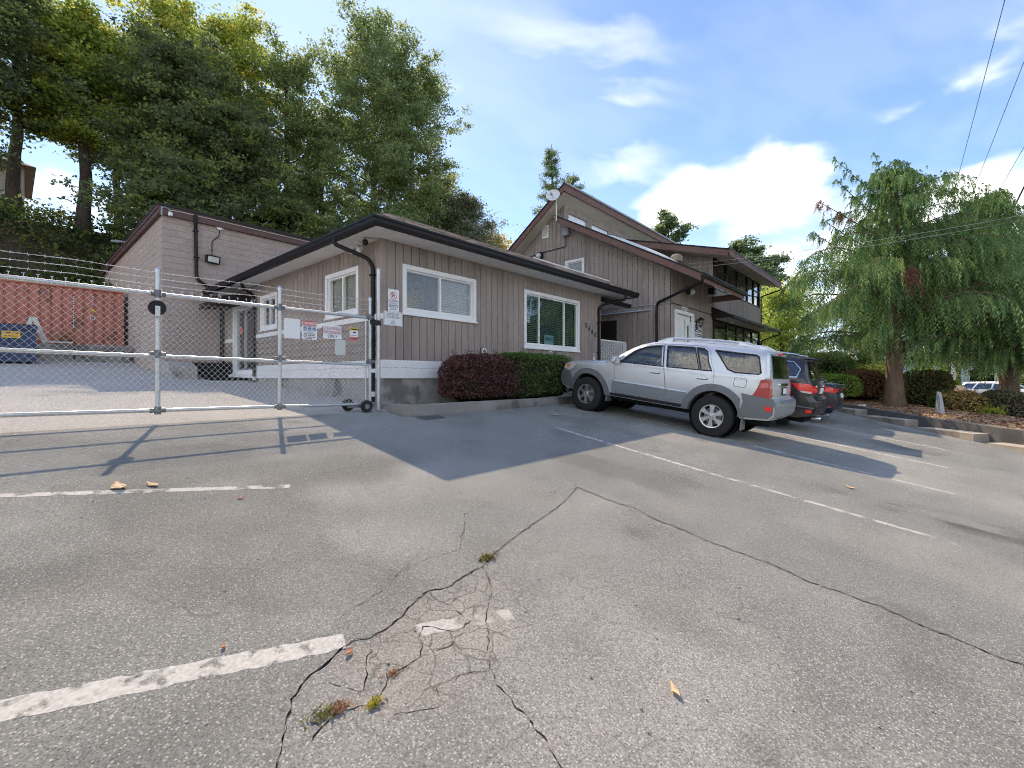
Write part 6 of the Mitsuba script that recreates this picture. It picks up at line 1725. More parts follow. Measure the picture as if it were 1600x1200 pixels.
G_MAPLE = [(.055, .074, .034), (.072, .095, .038), (.042, .058, .030), (.10, .125, .036)]
G_YELLOW = [(.14, .17, .035), (.10, .14, .035), (.19, .19, .04), (.07, .11, .03)]
G_POPLAR = [(.085, .115, .045), (.062, .088, .038), (.11, .14, .05), (.075, .105, .042)]
G_GREY = [(.060, .075, .045), (.085, .10, .06), (.045, .06, .035), (.10, .11, .07)]
G_COTTON = [(.055, .085, .040), (.075, .105, .050), (.045, .070, .035)]
G_LIGHT = [(.16, .20, .05), (.12, .165, .045), (.20, .23, .07), (.09, .13, .04)]


def tree(key, label, base, H, R, pal, seed, start=.25, limbs=46, per=14, leaf=.22, n_leaf=56, trunk=.28, shape='oval', bark='m_bark', layer=.5, lean=(0, 0), clump_r=.62, cat='tree', top=.9, hang=0.0, aspect=.62, limb_up=.55):
    r = np.random.default_rng(seed)
    k = thing(key, label, cat)
    bx, by, bz = base
    n = 14
    t = np.linspace(0, 1, n)
    wob = np.cumsum(r.normal(0, .10, (n, 2)), 0) * .5
    tr = np.stack([bx + lean[0] * H * t ** 1.3 + wob[:, 0], by + lean[1] * H * t ** 1.3 + wob[:, 1], bz - .5 + (H * .96 + .5) * t], 1)
    rad = trunk * (1 - t) ** .8 + .03
    rad[0] *= 1.5
    rad[1] *= 1.12
    obj(k + '__trunk', tube(tr, rad, 9), bark, smooth=True)
    cen, ci, lm = [], [], []
    for i in range(limbs):
        a = start + (top + .06 - start) * ((i + r.random()) / limbs)
        p0 = np.array([np.interp(a, t, tr[:, j]) for j in range(3)])
        q = (a - start) / (1.0 - start)
        prof_ = {'oval': math.sin(PI * (0.12 + .83 * q)) ** .7, 'cone': (1 - q) ** .8 * 1.05 + .10, 'spread': (1 - q ** 2.4) ** .6, 'column': math.sin(PI * (.15 + .78 * q)) ** .45}[shape]
        L = R * prof_ * r.uniform(.55, 1.1)
        az = i * 2.39996 + r.normal(0, .35)
        el = limb_up * r.uniform(.35, 1.3) * (1.25 - .5 * (1 - q))
        d = np.array([math.cos(az) * math.cos(el), math.sin(az) * math.cos(el), math.sin(el)])
        m = 7
        s = np.linspace(0, 1, m)
        bend_ = -0.10 * L if shape != 'column' else .12 * L
        pts = p0 + d * L * s[:, None] + np.array([0, 0, 1]) * bend_ * (s ** 2)[:, None] + np.cumsum(r.normal(0, .035 * L, (m, 3)), 0) * s[:, None]
        lr = max(.02, .32 * np.interp(a, t, rad))
        lm.append(tube(pts, lr * (1 - s * .85), 5, caps=False))
        for j in range(per):
            f = r.uniform(.25, 1.02) ** .8
            c = np.array([np.interp(f, s, pts[:, x]) for x in range(3)]) + rand_dirs(r, 1)[0] * r.uniform(.1, .34) * max(L, .8) * (.4 + .6 * f)
            cen.append(c)
            ci.append(int(r.integers(len(pal))))
            if r.random() < .35:
                b = np.array([np.interp(f * .8, s, pts[:, x]) for x in range(3)])
                lm.append(tube([b, (b + c) / 2 + [0, 0, .05], c], [lr * .3, lr * .22, .010], 4, caps=False))
    obj(k + '__branches', cat_(*lm), bark, smooth=True)
    cen, ci = np.array(cen), np.array(ci)
    cnt = r.integers(int(n_leaf * .5), int(n_leaf * 1.4), len(cen))
    idx = np.repeat(np.arange(len(cen)), cnt)
    off = r.normal(size=(len(idx), 3)) * clump_r * r.uniform(.55, 1.15, len(cen))[idx, None] * [.6, .6, .6 * layer]
    clump = np.where(r.random(len(idx)) < .7, ci[idx], r.integers(0, len(pal), len(idx)))
    m, col = leaves_at(r, cen[idx] + off, leaf, pal, clump, hang=hang, aspect=aspect, gain=3.7)
    obj(k + '__crown', m, 'm_leaf', color=col)
    return k


TREES = [
    # key, label, (x, y), top above the eye, R, palette, settings
    ('maple_tree', 'tall maple at the left edge with a bare dark trunk before the hillside house', (.3, 36.8), 21.5, 4.0, G_MAPLE, dict(start=.42, limbs=38, trunk=.30)),
    ('maple_tree', 'maple with a straight thick trunk right of the hillside house', (3.0, 36.0), 21.5, 3.6, G_YELLOW, dict(start=.42, limbs=38, trunk=.34)),
    ('maple_tree', 'slim maple standing behind the thick trunked one at the left', (4.8, 38.5), 22.0, 3.6, G_MAPLE, dict(start=.38, limbs=36, trunk=.22)),
    ('maple_tree', 'spreading dark maple whose low layered boughs hang over the warehouse corner', (6.2, 31.0), 12.6, 3.9, G_MAPLE, dict(start=.10, limbs=44, shape='spread', trunk=.2, layer=.30)),
    ('maple_tree', 'broad maple with pale undersides above the red container', (6.9, 33.5), 20.0, 4.8, G_MAPLE, dict(start=.2, limbs=52, layer=.32, trunk=.26)),
    ('maple_tree', 'yellow green backlit maple high above the warehouse', (8.2, 38.0), 26.0, 4.8, G_YELLOW, dict(start=.3, limbs=52)),
    ('maple_tree', 'tall backlit maple filling the gap left of the airy tall tree', (11.4, 37.6), 27.0, 4.2, G_YELLOW, dict(start=.25, limbs=46)),
    ('maple_tree', 'leafy maple at the far left edge nearest the container', (-2.6, 33.5), 20.0, 4.2, G_MAPLE, dict(start=.34, limbs=44)),
    ('maple_tree', 'dark maple behind the slim maple at the left', (6.4, 41.5), 25.0, 4.4, G_MAPLE, dict(start=.35, limbs=46)),
    ('maple_tree', 'forked maple with dark stems behind the middle of the warehouse roof', (10.0, 32.8), 17.0, 4.6, G_MAPLE, dict(start=.18, limbs=50, layer=.32)),
    ('maple_tree', 'airy tall tree with sparse top against the sky gap', (13.6, 34.5), 24.5, 3.6, G_POPLAR, dict(start=.22, limbs=48, per=9, leaf=.23, shape='column')),
    ('maple_tree', 'low bushy maple between the warehouse roof and the office roof', (13.0, 30.6), 11.5, 4.0, G_MAPLE, dict(start=.06, limbs=42, shape='spread', layer=.34)),
    ('maple_tree', 'short pale stemmed maple in the sky gap left of the tall poplar', (16.0, 33.2), 20.5, 3.2, G_POPLAR, dict(start=.15, limbs=40, per=10)),
    ('poplar_tree', 'tall dense poplar with a pale stem above the office roof', (19.5, 32.5), 28.0, 5.6, G_POPLAR, dict(start=.14, limbs=84, per=15, bark='m_bark_light', shape='column', trunk=.3, leaf=.22)),
    ('poplar_tree', 'second poplar leaning right beside the tall dense one', (22.3, 31.5), 26.5, 4.6, G_POPLAR, dict(start=.14, limbs=72, per=14, bark='m_bark_light', shape='column', lean=(.02, -.01), leaf=.22)),
    ('poplar_tree', 'bushy green tree at the foot of the tall poplar', (19.4, 28.6), 12.0, 4.2, G_POPLAR, dict(start=.05, limbs=52, shape='spread', leaf=.2)),
    ('maple_tree', 'broad grey green tree left of the steep gable', (26.2, 29.5), 16.2, 4.6, G_GREY, dict(start=.06, limbs=70, per=15, shape='spread', leaf=.19)),
    ('maple_tree', 'maple with browning top right of the poplars', (26.8, 33.2), 19.0, 3.6, [(.10, .10, .035), (.07, .10, .035), (.16, .12, .04), (.06, .085, .03)], dict(start=.15, limbs=46)),
    ('maple_tree', 'small yellowing tree tucked behind the roof peak', (31.5, 31.0), 14.2, 2.2, [(.30, .20, .04), (.2, .17, .05), (.12, .13, .04)], dict(start=.3, limbs=24)),
    ('conifer_tree', 'slim blue green conifer behind the roof peak', (44.1, 33.2), 29.2, 4.0, G_COTTON, dict(start=.2, limbs=56, shape='cone', per=8, n_leaf=34, clump_r=.5, leaf=.32, aspect=.3, layer=.5, limb_up=.5)),
    ('conifer_tree', 'second conifer just right of the roof peak', (50.2, 33.9), 28.2, 4.6, G_COTTON, dict(start=.2, limbs=56, shape='cone', per=8, n_leaf=34, clump_r=.55, leaf=.34, aspect=.3, layer=.5, limb_up=.5)),
    ('cottonwood_tree', 'lone airy cottonwood above the middle of the long roof', (43.6, 18.8), 16.9, 3.2, G_COTTON, dict(start=.2, limbs=44, per=12, leaf=.27, clump_r=.5)),
    ('cottonwood_tree', 'wide airy cottonwood behind the right end of the long roof', (54.3, 14.9), 15.4, 5.0, G_COTTON, dict(start=.2, limbs=52, per=13, leaf=.32)),
    ('cottonwood_tree', 'dark green cottonwood half hidden by the roof end', (51.5, 12.3), 13.4, 3.8, G_COTTON, dict(start=.12, limbs=46, per=12, leaf=.3)),
    ('broadleaf_tree', 'pale yellow green tree between the two storey building and the weeping cedar', (35.0, 6.9), 6.4, 3.6, G_LIGHT, dict(start=.2, limbs=46, per=13, leaf=.17, shape='spread', trunk=.16)),
    ('broadleaf_tree', 'small dark tree behind the pale yellow green tree', (44.0, 11.5), 8.6, 3.8, G_COTTON, dict(start=.1, limbs=40, per=12, leaf=.22)),
]
for i, (key, lab, (x, y), topz, R, pal, kw) in enumerate(TREES):
    z = float(hill_z(x, y)) if y > 24.2 else (-.9)
    tree(key, lab, (x, y, z), topz + EYE - z, R, pal, 100 + i, **kw)

# undergrowth on the bank: leaves, fern and bramble
r = np.random.default_rng(77)
n = 2500
cx_ = r.uniform(-16, 34, n)
cy_u = 24.6 + 15 * r.random(n) ** 1.3
cz_u = hill_z(cx_, cy_u) + r.uniform(.0, .9, n)
cnt = r.integers(18, 60, n)
idx = np.repeat(np.arange(n), cnt)
sp = r.uniform(.35, .95, n)
pts = np.stack([cx_, cy_u, cz_u], 1)[idx] + r.normal(size=(len(idx), 3)) * sp[idx, None] * [.6, .6, .42]
pal = np.array([(.035, .055, .02), (.055, .085, .028), (.025, .04, .016), (.075, .105, .03), (.11, .11, .03)])
m, col = leaves_at(r, pts, .22, pal, np.minimum(r.integers(0, 5, n), r.integers(0, 5, n) + 1).clip(0, 4)[idx], gain=2.6)
obj('undergrowth', m, 'm_leaf', color=col, kind='stuff', label='dark leafy undergrowth covering the bank behind the container', cat='undergrowth')
# the house up the hill
k = thing('hillside_house', 'beige house with a tan roof up the hill behind bare trunks', 'house')
hx0, hx1, hy0, hy1, hz0, hz1 = -9.0, .9, 50.0, 58.0, 11.0, 17.3
obj(k + '__wall', box(hx0, hx1, hy0, hy1, hz0, hz1), 'm_beige')
for z in (13.6, 14.9):
    obj(k + '__trim', box(hx0 - .03, hx1 + .03, hy0 - .06, hy0 - .001, z, z + .22), 'm_soffit')
obj(k + '__roof', hexa([[hx0 - .6, hy0 - .6, hz1], [hx1 + .6, hy0 - .6, hz1], [hx1 + .6, hy1 + .6, hz1], [hx0 - .6, hy1 + .6, hz1], [hx0 + 3, hy0 + 4.2, hz1 + 2.4], [hx1 - 3, hy0 + 4.2, hz1 + 2.4], [hx1 - 3, hy0 + 4.4, hz1 + 2.4], [hx0 + 3, hy0 + 4.4, hz1 + 2.4]]), 'm_roof_tan')
obj(k + '__window', box(-7.5, -5.5, hy0 - .08, hy0 - .001, 14.9 + .4, 16.6), 'm_dark')

# ---- weeping cedars: limbs that arch out, curtains of hanging sprays
def cedar(key, label, base, H, R, seed, limbs=64, trunk=.30, lean=(0, 0), z_low=.12, strands=46, dead=()):
    r = np.random.default_rng(seed)
    k = thing(key, label, 'tree')
    bx, by, bz = base
    n = 14
    t = np.linspace(0, 1, n)
    wob = np.cumsum(r.normal(0, .05, (n, 2)), 0)
    tr = np.stack([bx + lean[0] * H * t ** 1.5 + wob[:, 0], by + lean[1] * H * t ** 1.5 + wob[:, 1], bz - .3 + (H * .97 + .3) * t], 1)
    rad = trunk * (1 - t) ** .75 + .015
    rad[0] *= 1.45
    rad[1] *= 1.1
    obj(k + '__trunk', tube(tr, rad, 14), 'm_bark_red', smooth=True)
    lm, S0, SD, SL_, SC = [], [], [], [], []
    for i in range(limbs):
        a = z_low + (.985 - z_low) * (i + r.random() * .8) / limbs
        p0 = np.array([np.interp(a, t, tr[:, j]) for j in range(3)])
        q = (a - z_low) / (1 - z_low)
        L = R * (1 - q) ** .72 * r.choice([.5, .78, 1.0, 1.18], p=[.25, .3, .3, .15]) * r.uniform(.9, 1.1) + .12 + .2 * (1 - q)
        spire = i % 8 == 5 and .30 < q < .82
        az = i * 2.39996 + r.normal(0, .4)
        m = 9
        s = np.linspace(0, 1, m)
        rise = L * r.uniform(.10, .40) * (1 + .5 * q)
        zz = rise * np.sin(PI * .62 * s) - L * .16 * s ** 2.5
        if spire:
            L = max(L * .9, R * .55)
            zz = L * .80 * s ** 1.15
        d = np.array([math.cos(az), math.sin(az)])
        sw = r.normal(0, .12)
        pts = np.stack([p0[0] + d[0] * L * s - d[1] * sw * L * s ** 2, p0[1] + d[1] * L * s + d[0] * sw * L * s ** 2, p0[2] + zz], 1)
        lm.append(tube(pts, np.interp(a, t, rad) * .20 * (1 - s * .85) + .006, 5, caps=False))
        isdead = i in dead
        ns = int(strands * 1.4 * (.35 + L / R))
        f = r.uniform(.12, 1.02, ns)
        c = np.stack([np.interp(f, s, pts[:, x]) for x in range(3)], 1)
        side = r.normal(0, .24 + .10 * L / R, ns) * (1.15 - .6 * f) * (1 - .5 * spire)
        c += np.stack([-d[1] * side, d[0] * side, -np.abs(side) * .30 + r.uniform(-.05, .12, ns)], 1)
        S0.append(c)
        SD.append(np.tile([d[0], d[1]], (ns, 1)))
        SL_.append(r.uniform(.28, 1.15, ns) ** 1.1 * (.50 + .45 * (1 - q)) * (1.15 if q < .6 else .75) * (.72 if q < .10 else 1) * (1 - .62 * f * spire))
        SC.append(np.where(np.full(ns, isdead) & (f > .62), 3, np.where(r.random(ns) < .0015, 3, r.choice(3, ns, p=[.5, .32, .18]))))
    obj(k + '__branches', cat_(*lm), 'm_bark_red', smooth=True)
    S0, SD, SL_, SC = np.vstack(S0), np.vstack(SD), np.concatenate(SL_), np.concatenate(SC)
    nb = 15
    j = np.arange(nb) / (nb - 1)
    N = len(S0)
    # each strand first runs out along the limb, then hangs
    out = (.28 * SL_)[:, None] * (1 - (1 - j) ** 2)
    wx = r.normal(0, .05, (N, 1)) * j
    P_ = np.stack([S0[:, 0, None] + SD[:, 0, None] * out + wx, S0[:, 1, None] + SD[:, 1, None] * out + r.normal(0, .05, (N, 1)) * j, S0[:, 2, None] + .05 * np.sin(PI * j) - SL_[:, None] * j ** 1.25], -1)
    wdt = (.115 * SL_ ** .5)[:, None] * (np.sin(PI * (.12 + .80 * j)) ** .8)
    az = r.uniform(0, 2 * PI, (N, 1)) + np.where(np.arange(nb) % 2 == 0, 0, PI)[None] + r.normal(0, .5, (N, nb))
    dirv = np.stack([np.cos(az), np.sin(az), -1.25 - .5 * r.random((N, nb))], -1)
    dirv /= np.linalg.norm(dirv, axis=-1, keepdims=True)
    ln = wdt * 1.0 + .03
    c = P_ + dirv * ln[..., None] * .5
    u = (dirv * ln[..., None] * .62).reshape(-1, 3)
    v = np.cross(u, r.normal(size=u.shape))
    v = v / (np.linalg.norm(v, axis=1, keepdims=True) + 1e-9) * (np.linalg.norm(u, axis=1, keepdims=True) * .22 + .004)
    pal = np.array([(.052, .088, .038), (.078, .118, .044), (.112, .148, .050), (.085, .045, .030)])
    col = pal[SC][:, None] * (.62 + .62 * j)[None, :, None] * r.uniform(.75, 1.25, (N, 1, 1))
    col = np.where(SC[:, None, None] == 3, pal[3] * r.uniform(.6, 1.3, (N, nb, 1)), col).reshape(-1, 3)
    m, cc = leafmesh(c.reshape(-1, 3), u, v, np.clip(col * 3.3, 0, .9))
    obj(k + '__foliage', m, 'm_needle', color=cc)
    return k


cedar('weeping_cedar', 'large weeping cedar with drooping green curtains on the mulch bed', (22.15, .80, float(bed_z(22.15, .80))), 9.3, 4.15, 5, limbs=110, trunk=.27, lean=(.01, .005), z_low=.25, strands=60, dead=(33, 61))
cedar('weeping_cedar', 'second weeping cedar at the right edge behind the round dark shrub', (25.3, -2.5, -.2), 9.0, 4.7, 9, limbs=110, trunk=.3, lean=(-.02, .03), z_low=.24, strands=72, dead=(52,))


# ---- clipped bushes
def bush(key, label, c, h, pal, seed, n=9000, leaf=.05, e=2.4, cat='shrub', stems=True, rough=.10, core=.80, aspect=.6, leafmat='m_bush'):
    """A shrub: twigs inside, leaves through an outer shell whose outline is lumpy; h = half sizes, e = squareness."""
    r = np.random.default_rng(seed)
    k = thing(key, label, cat)
    d = rand_dirs(r, n)
    d[:, 2] = np.where(d[:, 2] < -.55, -d[:, 2], d[:, 2])
    rad = 1 / (np.abs(d) ** e).sum(1) ** (1 / e)
    lump = 1 + rough * 2.2 * (meshkit.fbm(d * 3.1 + seed, 4, seed) - .5)
    dep = 1 - .30 * r.random(n) ** 2.2
    pos = np.array(c) + d * rad[:, None] * np.array(h) * (lump * dep)[:, None]
    clump = (meshkit.noise(pos * 5.0, seed) * len(pal) * .999).astype(int)
    clump = np.where(r.random(n) < .5, clump, r.integers(0, len(pal), n))
    ns = 60
    sd = rand_dirs(r, ns)
    sd[:, 2] = np.abs(sd[:, 2])
    sr = 1 / (np.abs(sd) ** e).sum(1) ** (1 / e)
    base_ = np.array(c) + sd * sr[:, None] * np.array(h) * .94
    shoot = (base_[:, None] + (sd[:, None] * .6 + [0, 0, .5]) * (np.linspace(0, 1, 9)[None, :, None] * r.uniform(.05, .22, (ns, 1, 1))) + r.normal(0, .012, (ns, 9, 3))).reshape(-1, 3)
    pos = np.vstack([pos, shoot])
    clump = np.concatenate([clump, r.integers(0, len(pal), len(shoot))])
    m, col = leaves_at(r, pos, leaf, pal, clump, droop=.0, flat=.1, aspect=aspect, gain=2.3)
    obj(k + '__foliage', m, leafmat, color=col)
    s = trimesh.creation.icosphere(3, 1.0)
    v = s.vertices
    q = 1 / (np.abs(v) ** e).sum(1) ** (1 / e)
    v = v * q[:, None] * np.array(h) * (core * (1 + rough * 2.2 * (meshkit.fbm(v * 3.1 + seed, 4, seed) - .5)))[:, None]
    twig = []
    for i in range(26):
        a = r.uniform(0, 2 * PI)
        b = np.array([math.cos(a) * h[0] * .75 * r.random(), math.sin(a) * h[1] * .75 * r.random(), r.uniform(-.2, .7) * h[2]])
        twig.append(tube([np.array(c) + [b[0] * .2, b[1] * .2, -h[2]], np.array(c) + b * [.7, .7, .3], np.array(c) + b], [.016, .012, .006], 5, caps=False))
    obj(k + '__twigs', cat_(*twig, trimesh.Trimesh(v + np.array(c), s.faces, process=False)), 'm_twig', smooth=False)
    return k


mat('m_twig', lambda p, n, uv: mix((.012, .010, .008), (.035, .028, .02), noise(p.x * 30, p.y * 30, p.z * 30)), 1.0, spec=.05)
PURPLE = [(.050, .026, .026), (.075, .036, .032), (.036, .024, .024), (.060, .046, .040), (.11, .048, .036)]
HEDGE = [(.034, .066, .020), (.050, .095, .026), (.022, .045, .016), (.080, .125, .030)]
bush('barberry_bush', 'rounded dark purple bush against the office footing', (6.83, 7.06, 1.44), (.98, .56, .56), PURPLE, 1, n=15000, leaf=.052, e=2.9, rough=.10)
bush('clipped_hedge', 'box clipped dark green hedge before the silver wagon', (8.62, 7.10, 1.50), (1.22, .54, .58), HEDGE, 2, n=19000, leaf=.046, e=7.0, rough=.04, cat='hedge')
bush('round_shrub', 'rounded bright green clipped shrub on the bed beyond the dark sedan', (22.5, 2.75, 1.12), (1.25, 1.0, .56), [(.085, .15, .03), (.12, .19, .04), (.06, .11, .025)], 3, n=11000, leaf=.06, e=2.6)
bush('barberry_bush', 'reddish brown bush left of the cedar trunk', (24.2, 1.9, 1.15), (1.1, .9, .72), [(.19, .095, .06), (.13, .075, .04), (.09, .085, .035), (.24, .13, .085)], 4, n=9000, leaf=.07)
bush('photinia_hedge', 'dark hedge with reddish tips right of the cedar trunk', (23.9, -.15, 1.03), (1.45, .75, .76), [(.03, .052, .02), (.05, .075, .025), (.04, .05, .022), (.10, .06, .03)], 5, n=11000, leaf=.07, e=4.5, cat='hedge')
bush('brown_shrub', 'loose brown and yellow shrub behind the grey marker stone', (21.9, -1.05, .52), (.85, .7, .52), [(.19, .14, .055), (.13, .09, .05), (.22, .20, .055), (.09, .075, .035)], 6, n=7000, leaf=.075, rough=.22)
bush('round_shrub', 'round dark speckled shrub at the end of the mulch bed', (22.0, -1.95, .48), (.78, .68, .62), [(.055, .068, .035), (.10, .10, .06), (.035, .045, .022), (.13, .11, .07)], 7, n=8000, leaf=.06)
bush('round_shrub', 'low yellow green shrub in front of the round dark one', (21.3, -1.62, .28), (.38, .36, .26), [(.20, .24, .035), (.14, .18, .03)], 8, n=2400, leaf=.06)
bush('round_shrub', 'low dark green shrub at the foot of the marker stone', (21.9, -.65, .58), (.5, .5, .36), [(.03, .06, .02), (.05, .085, .025)], 12, n=3000, leaf=.06)
bush('laurel_hedge', 'tall dark laurel hedge with pale blossom beyond the black sport utility', (28.4, 3.7, 1.35), (2.6, 1.2, 1.45), [(.035, .065, .022), (.055, .09, .03), (.03, .05, .02), (.045, .08, .025)], 9, n=13000, leaf=.11, e=4, cat='hedge')
bush('laurel_hedge', 'yellow green hedge behind the round bright shrub', (29.5, 1.9, 1.0), (1.6, 1.0, 1.15), [(.16, .20, .045), (.10, .14, .035)], 10, n=6000, leaf=.10, e=3, cat='hedge')
bush('juniper_shrub', 'yellow green mounded shrub beside the boulder', (27.6, -.75, .95), (.75, .6, .45), [(.17, .22, .04), (.12, .17, .035)], 11, n=4000, leaf=.08)
# blossom heads on the laurel
r = np.random.default_rng(4)
bl_ = [mv(trimesh.creation.icosphere(1, .045), 28.4 + r.uniform(-2.4, 2.2), 3.7 - 1.15 + r.uniform(-.1, .3), 2.75 + r.uniform(-.3, .25)) for i in range(46)]
obj('laurel_hedge__blossom', cat_(*bl_), 'm_plastic_white', kind='stuff')


def rock(key, label, c, h, seed):
    s = trimesh.creation.icosphere(3, 1.0)
    v = s.vertices * (1 + .55 * (meshkit.fbm(s.vertices * 1.4 + seed, 4, seed) - .5))[:, None]
    v = np.sign(v) * np.abs(v) ** .8
    obj(key, trimesh.Trimesh(v * h + c, s.faces, process=False), 'm_rock', smooth=25, label=label, cat='boulder')


rock('boulder', 'pinkish grey boulder between the hedge and the brown shrub', np.array([26.2, -.95, .62]), np.array([.62, .6, .52]), 3)
k = obj('marker_stone', hexa([[19.78, -.46, .2], [20.02, -.30, .2], [20.10, -.42, .2], [19.86, -.58, .2], [19.86, -.42, 1.03], [19.94, -.36, 1.06], [19.97, -.41, 1.06], [19.90, -.47, 1.03]]), 'm_obelisk', label='slim grey tapering marker stone at the kerb of the bed', cat='marker')
for i, (x, y, z, s) in enumerate(((21.05, 1.62, .46, .16),)):
    obj('white_block', hexa([[x - s, y - .1, z - .3], [x + s, y - .1, z - .3], [x + s, y + .1, z - .3], [x - s, y + .1, z - .3], [x - s, y - .1, z + .06], [x + s, y - .1, z + .06], [x + s, y + .1, z + .06], [x - s, y + .1, z + .06]]), 'm_sign', label='small white block on the kerb left of the cedar', cat='block')
# mulch chips scattered on the bed
r = np.random.default_rng(15)
n = 9000
t_ = r.uniform(0, ks.length, n)
kp_ = np.array([ks.interpolate(float(q)).coords[0] for q in t_])
w_ = r.uniform(.2, 4.8, n)
pp = kp_ + ko * w_[:, None]
c = np.stack([pp[:, 0], pp[:, 1], bed_z(pp[:, 0], pp[:, 1]) + .012], 1)
m, col = leaves_at(r, c, .10, [(.22, .13, .075), (.13, .08, .045), (.33, .22, .13), (.07, .045, .03)], flat=.8, droop=0, aspect=.35)
obj('bark_chips', m, 'm_bush', color=col, kind='stuff', label='loose bark chips over the mulch bed', cat='bark chips')

# ---- far right: house, commercial row, lamp, poles and wires
k = thing('neighbour_house', 'low house with grey roof and orange wooden fascia beyond the canopy', 'house')
obj(k + '__wall', box(44, 56, 9.4, 16, -.9, 3.3), 'm_beige')
obj(k + '__fascia', box(43.4, 56.5, 8.9, 9.05, 3.25, 3.9), 'm_orangewood')
obj(k + '__roof', hexa([[43.2, 8.8, 3.9], [56.8, 8.8, 3.9], [56.8, 16.5, 3.9], [43.2, 16.5, 3.9], [45, 12.2, 5.3], [55, 12.2, 5.3], [55, 12.6, 5.3], [45, 12.6, 5.3]]), 'm_roofing')
obj(k + '__window', box(46, 48, 9.33, 9.399, 1.2, 2.6), 'm_dark')
k = thing('commercial_row', 'long pale blue commercial building far down the street', 'building')
cw2 = lambda x0, x1, z0, z1, y=-8.0: box(x0, x1, y, y + .2, z0, z1)
bm = [(0, 0, 0)]
obj(k + '__wall', box(86, 88, -24, 6, -.95, 4.4), 'm_lightblue')
obj(k + '__roof', box(85.4, 96, -24.5, 6.5, 4.4, 4.9), 'm_white')
obj(k + '__body', box(88, 96, -24, 6, -.95, 4.4), 'm_lightblue')
for i in range(9):
    y = -22.5 + i * 3.1
    q = obj(k + '__window', box(85.9, 85.99, y, y + 2.2, .2, 2.6), 'm_dark')
    obj(q + '__sign', box(85.88, 85.99, y, y + 2.2, 3.0, 3.9), 'm_sign' if i % 2 else 'm_sign_blue')
for i, (x, y, h) in enumerate(((36.0, -1.35, 2.6), (34.5, -.62, 2.1))):
    k = obj('white_post', cat_(box(x - .10, x + .10, y - .10, y + .10, -.95, h), box(x - .13, x + .13, y - .13, y + .13, h, h + .06)), 'm_white', label='tall white post behind the boulder' if i == 0 else 'shorter white post behind the hedge with reddish tips', cat='post')
k = thing('traffic_signal', 'pole with an orange signal lamp seen below the cedar branches', 'traffic signal')
obj(k + '__pole', tube([(64, -2.2, -.95), (64, -2.2, 5.4)], .09, 10), 'm_galv', smooth=40)
obj(k + '__housing', box(63.75, 64.05, -2.5, -2.1, 2.3, 3.5, .04), 'm_black')
for z, m in ((3.25, 'm_orange_lamp'), (2.92, 'm_orange_lamp'), (2.58, 'm_lamp_dark')):
    obj(k + '__lamp', mv(rot(lathe([(0, 0), (.14, 0), (.15, .08), (.14, .09), (0, .03)], 16), (0, 1, 0), -90), 63.75, -2.3, z), m, smooth=40)
for i, (x, y, R_, h_, lab) in enumerate(((74, -1.0, 2.4, 5.0, 'round green tree before the far pale blue building'), (70, -8.5, 2.6, 5.2, 'round green tree far down the street'), (58, 4.5, 3.0, 6.5, 'dark round tree behind the laurel hedge'))):
    tree('street_tree', lab, (x, y, -.95), h_, R_, G_POPLAR if i else G_LIGHT, 300 + i, start=.2, limbs=30, per=10, leaf=.34, shape='spread', trunk=.14)
for i, (x, y, R_, h_) in enumerate(((62, -9.8, 4.6, 12.5), (74, -10.5, 5.0, 13.5), (86, -12, 5.2, 13.5), (40, -18, 4.4, 9.0), (20, -30, 4.5, 9.0), (6, -34, 4.5, 8.5), (-8, -33, 4.5, 8.5))):
    tree('roadside_tree', ('first', 'second', 'third', 'fourth', 'fifth', 'sixth', 'seventh')[i] + ' green tree of the row across the street, outside the frame', (x, y, -.95), h_, R_, G_POPLAR, 400 + i, start=.15, limbs=30, per=8, leaf=.5, n_leaf=30, shape='spread', trunk=.2, clump_r=.9)
# power lines, sagging, from poles outside the frame
PW = [((22.1, -2.14, 14.48), (101.0, -0.07, 13.2), .012, 'thin power line nearest the sky centre at the top right', .3),
      ((23.12, -3.25, 14.48), (101.3, -0.46, 13.2), .012, 'second thin power line at the top right', .3),
      ((23.85, -4.07, 12.80), (101.8, -0.93, 13.2), .012, 'lowest thin power line at the right edge', .3),
      ((24.7, -3.5, 10.51), (34.5, -2.5, 7.6), .03, 'short thick black cable at the right edge', .1)]
for a, b, rr_, lab, sag in PW:
    a, b = np.array(a), np.array(b)
    s = np.linspace(0, 1, 40)[:, None]
    obj('power_line', tube(a + (b - a) * s - np.array([0, 0, 1]) * (4 * sag * s * (1 - s)), rr_, 5), 'm_wirecable', smooth=True, label=lab, cat='power line')
for i, dz in enumerate((0, -.16)):
    a, b = np.array([18.2, 6.9, 6.05 + dz]), np.array([22.6, -5.5, 7.1 + dz])
    s = np.linspace(0, 1, 40)[:, None]
    obj('service_line', tube(a + (b - a) * s - np.array([0, 0, 1]) * (4 * .25 * s * (1 - s)), .006, 5), 'm_galv', smooth=True, label=('upper' if not i else 'lower') + ' grey service wire running from the wing wall to the right', cat='wire')


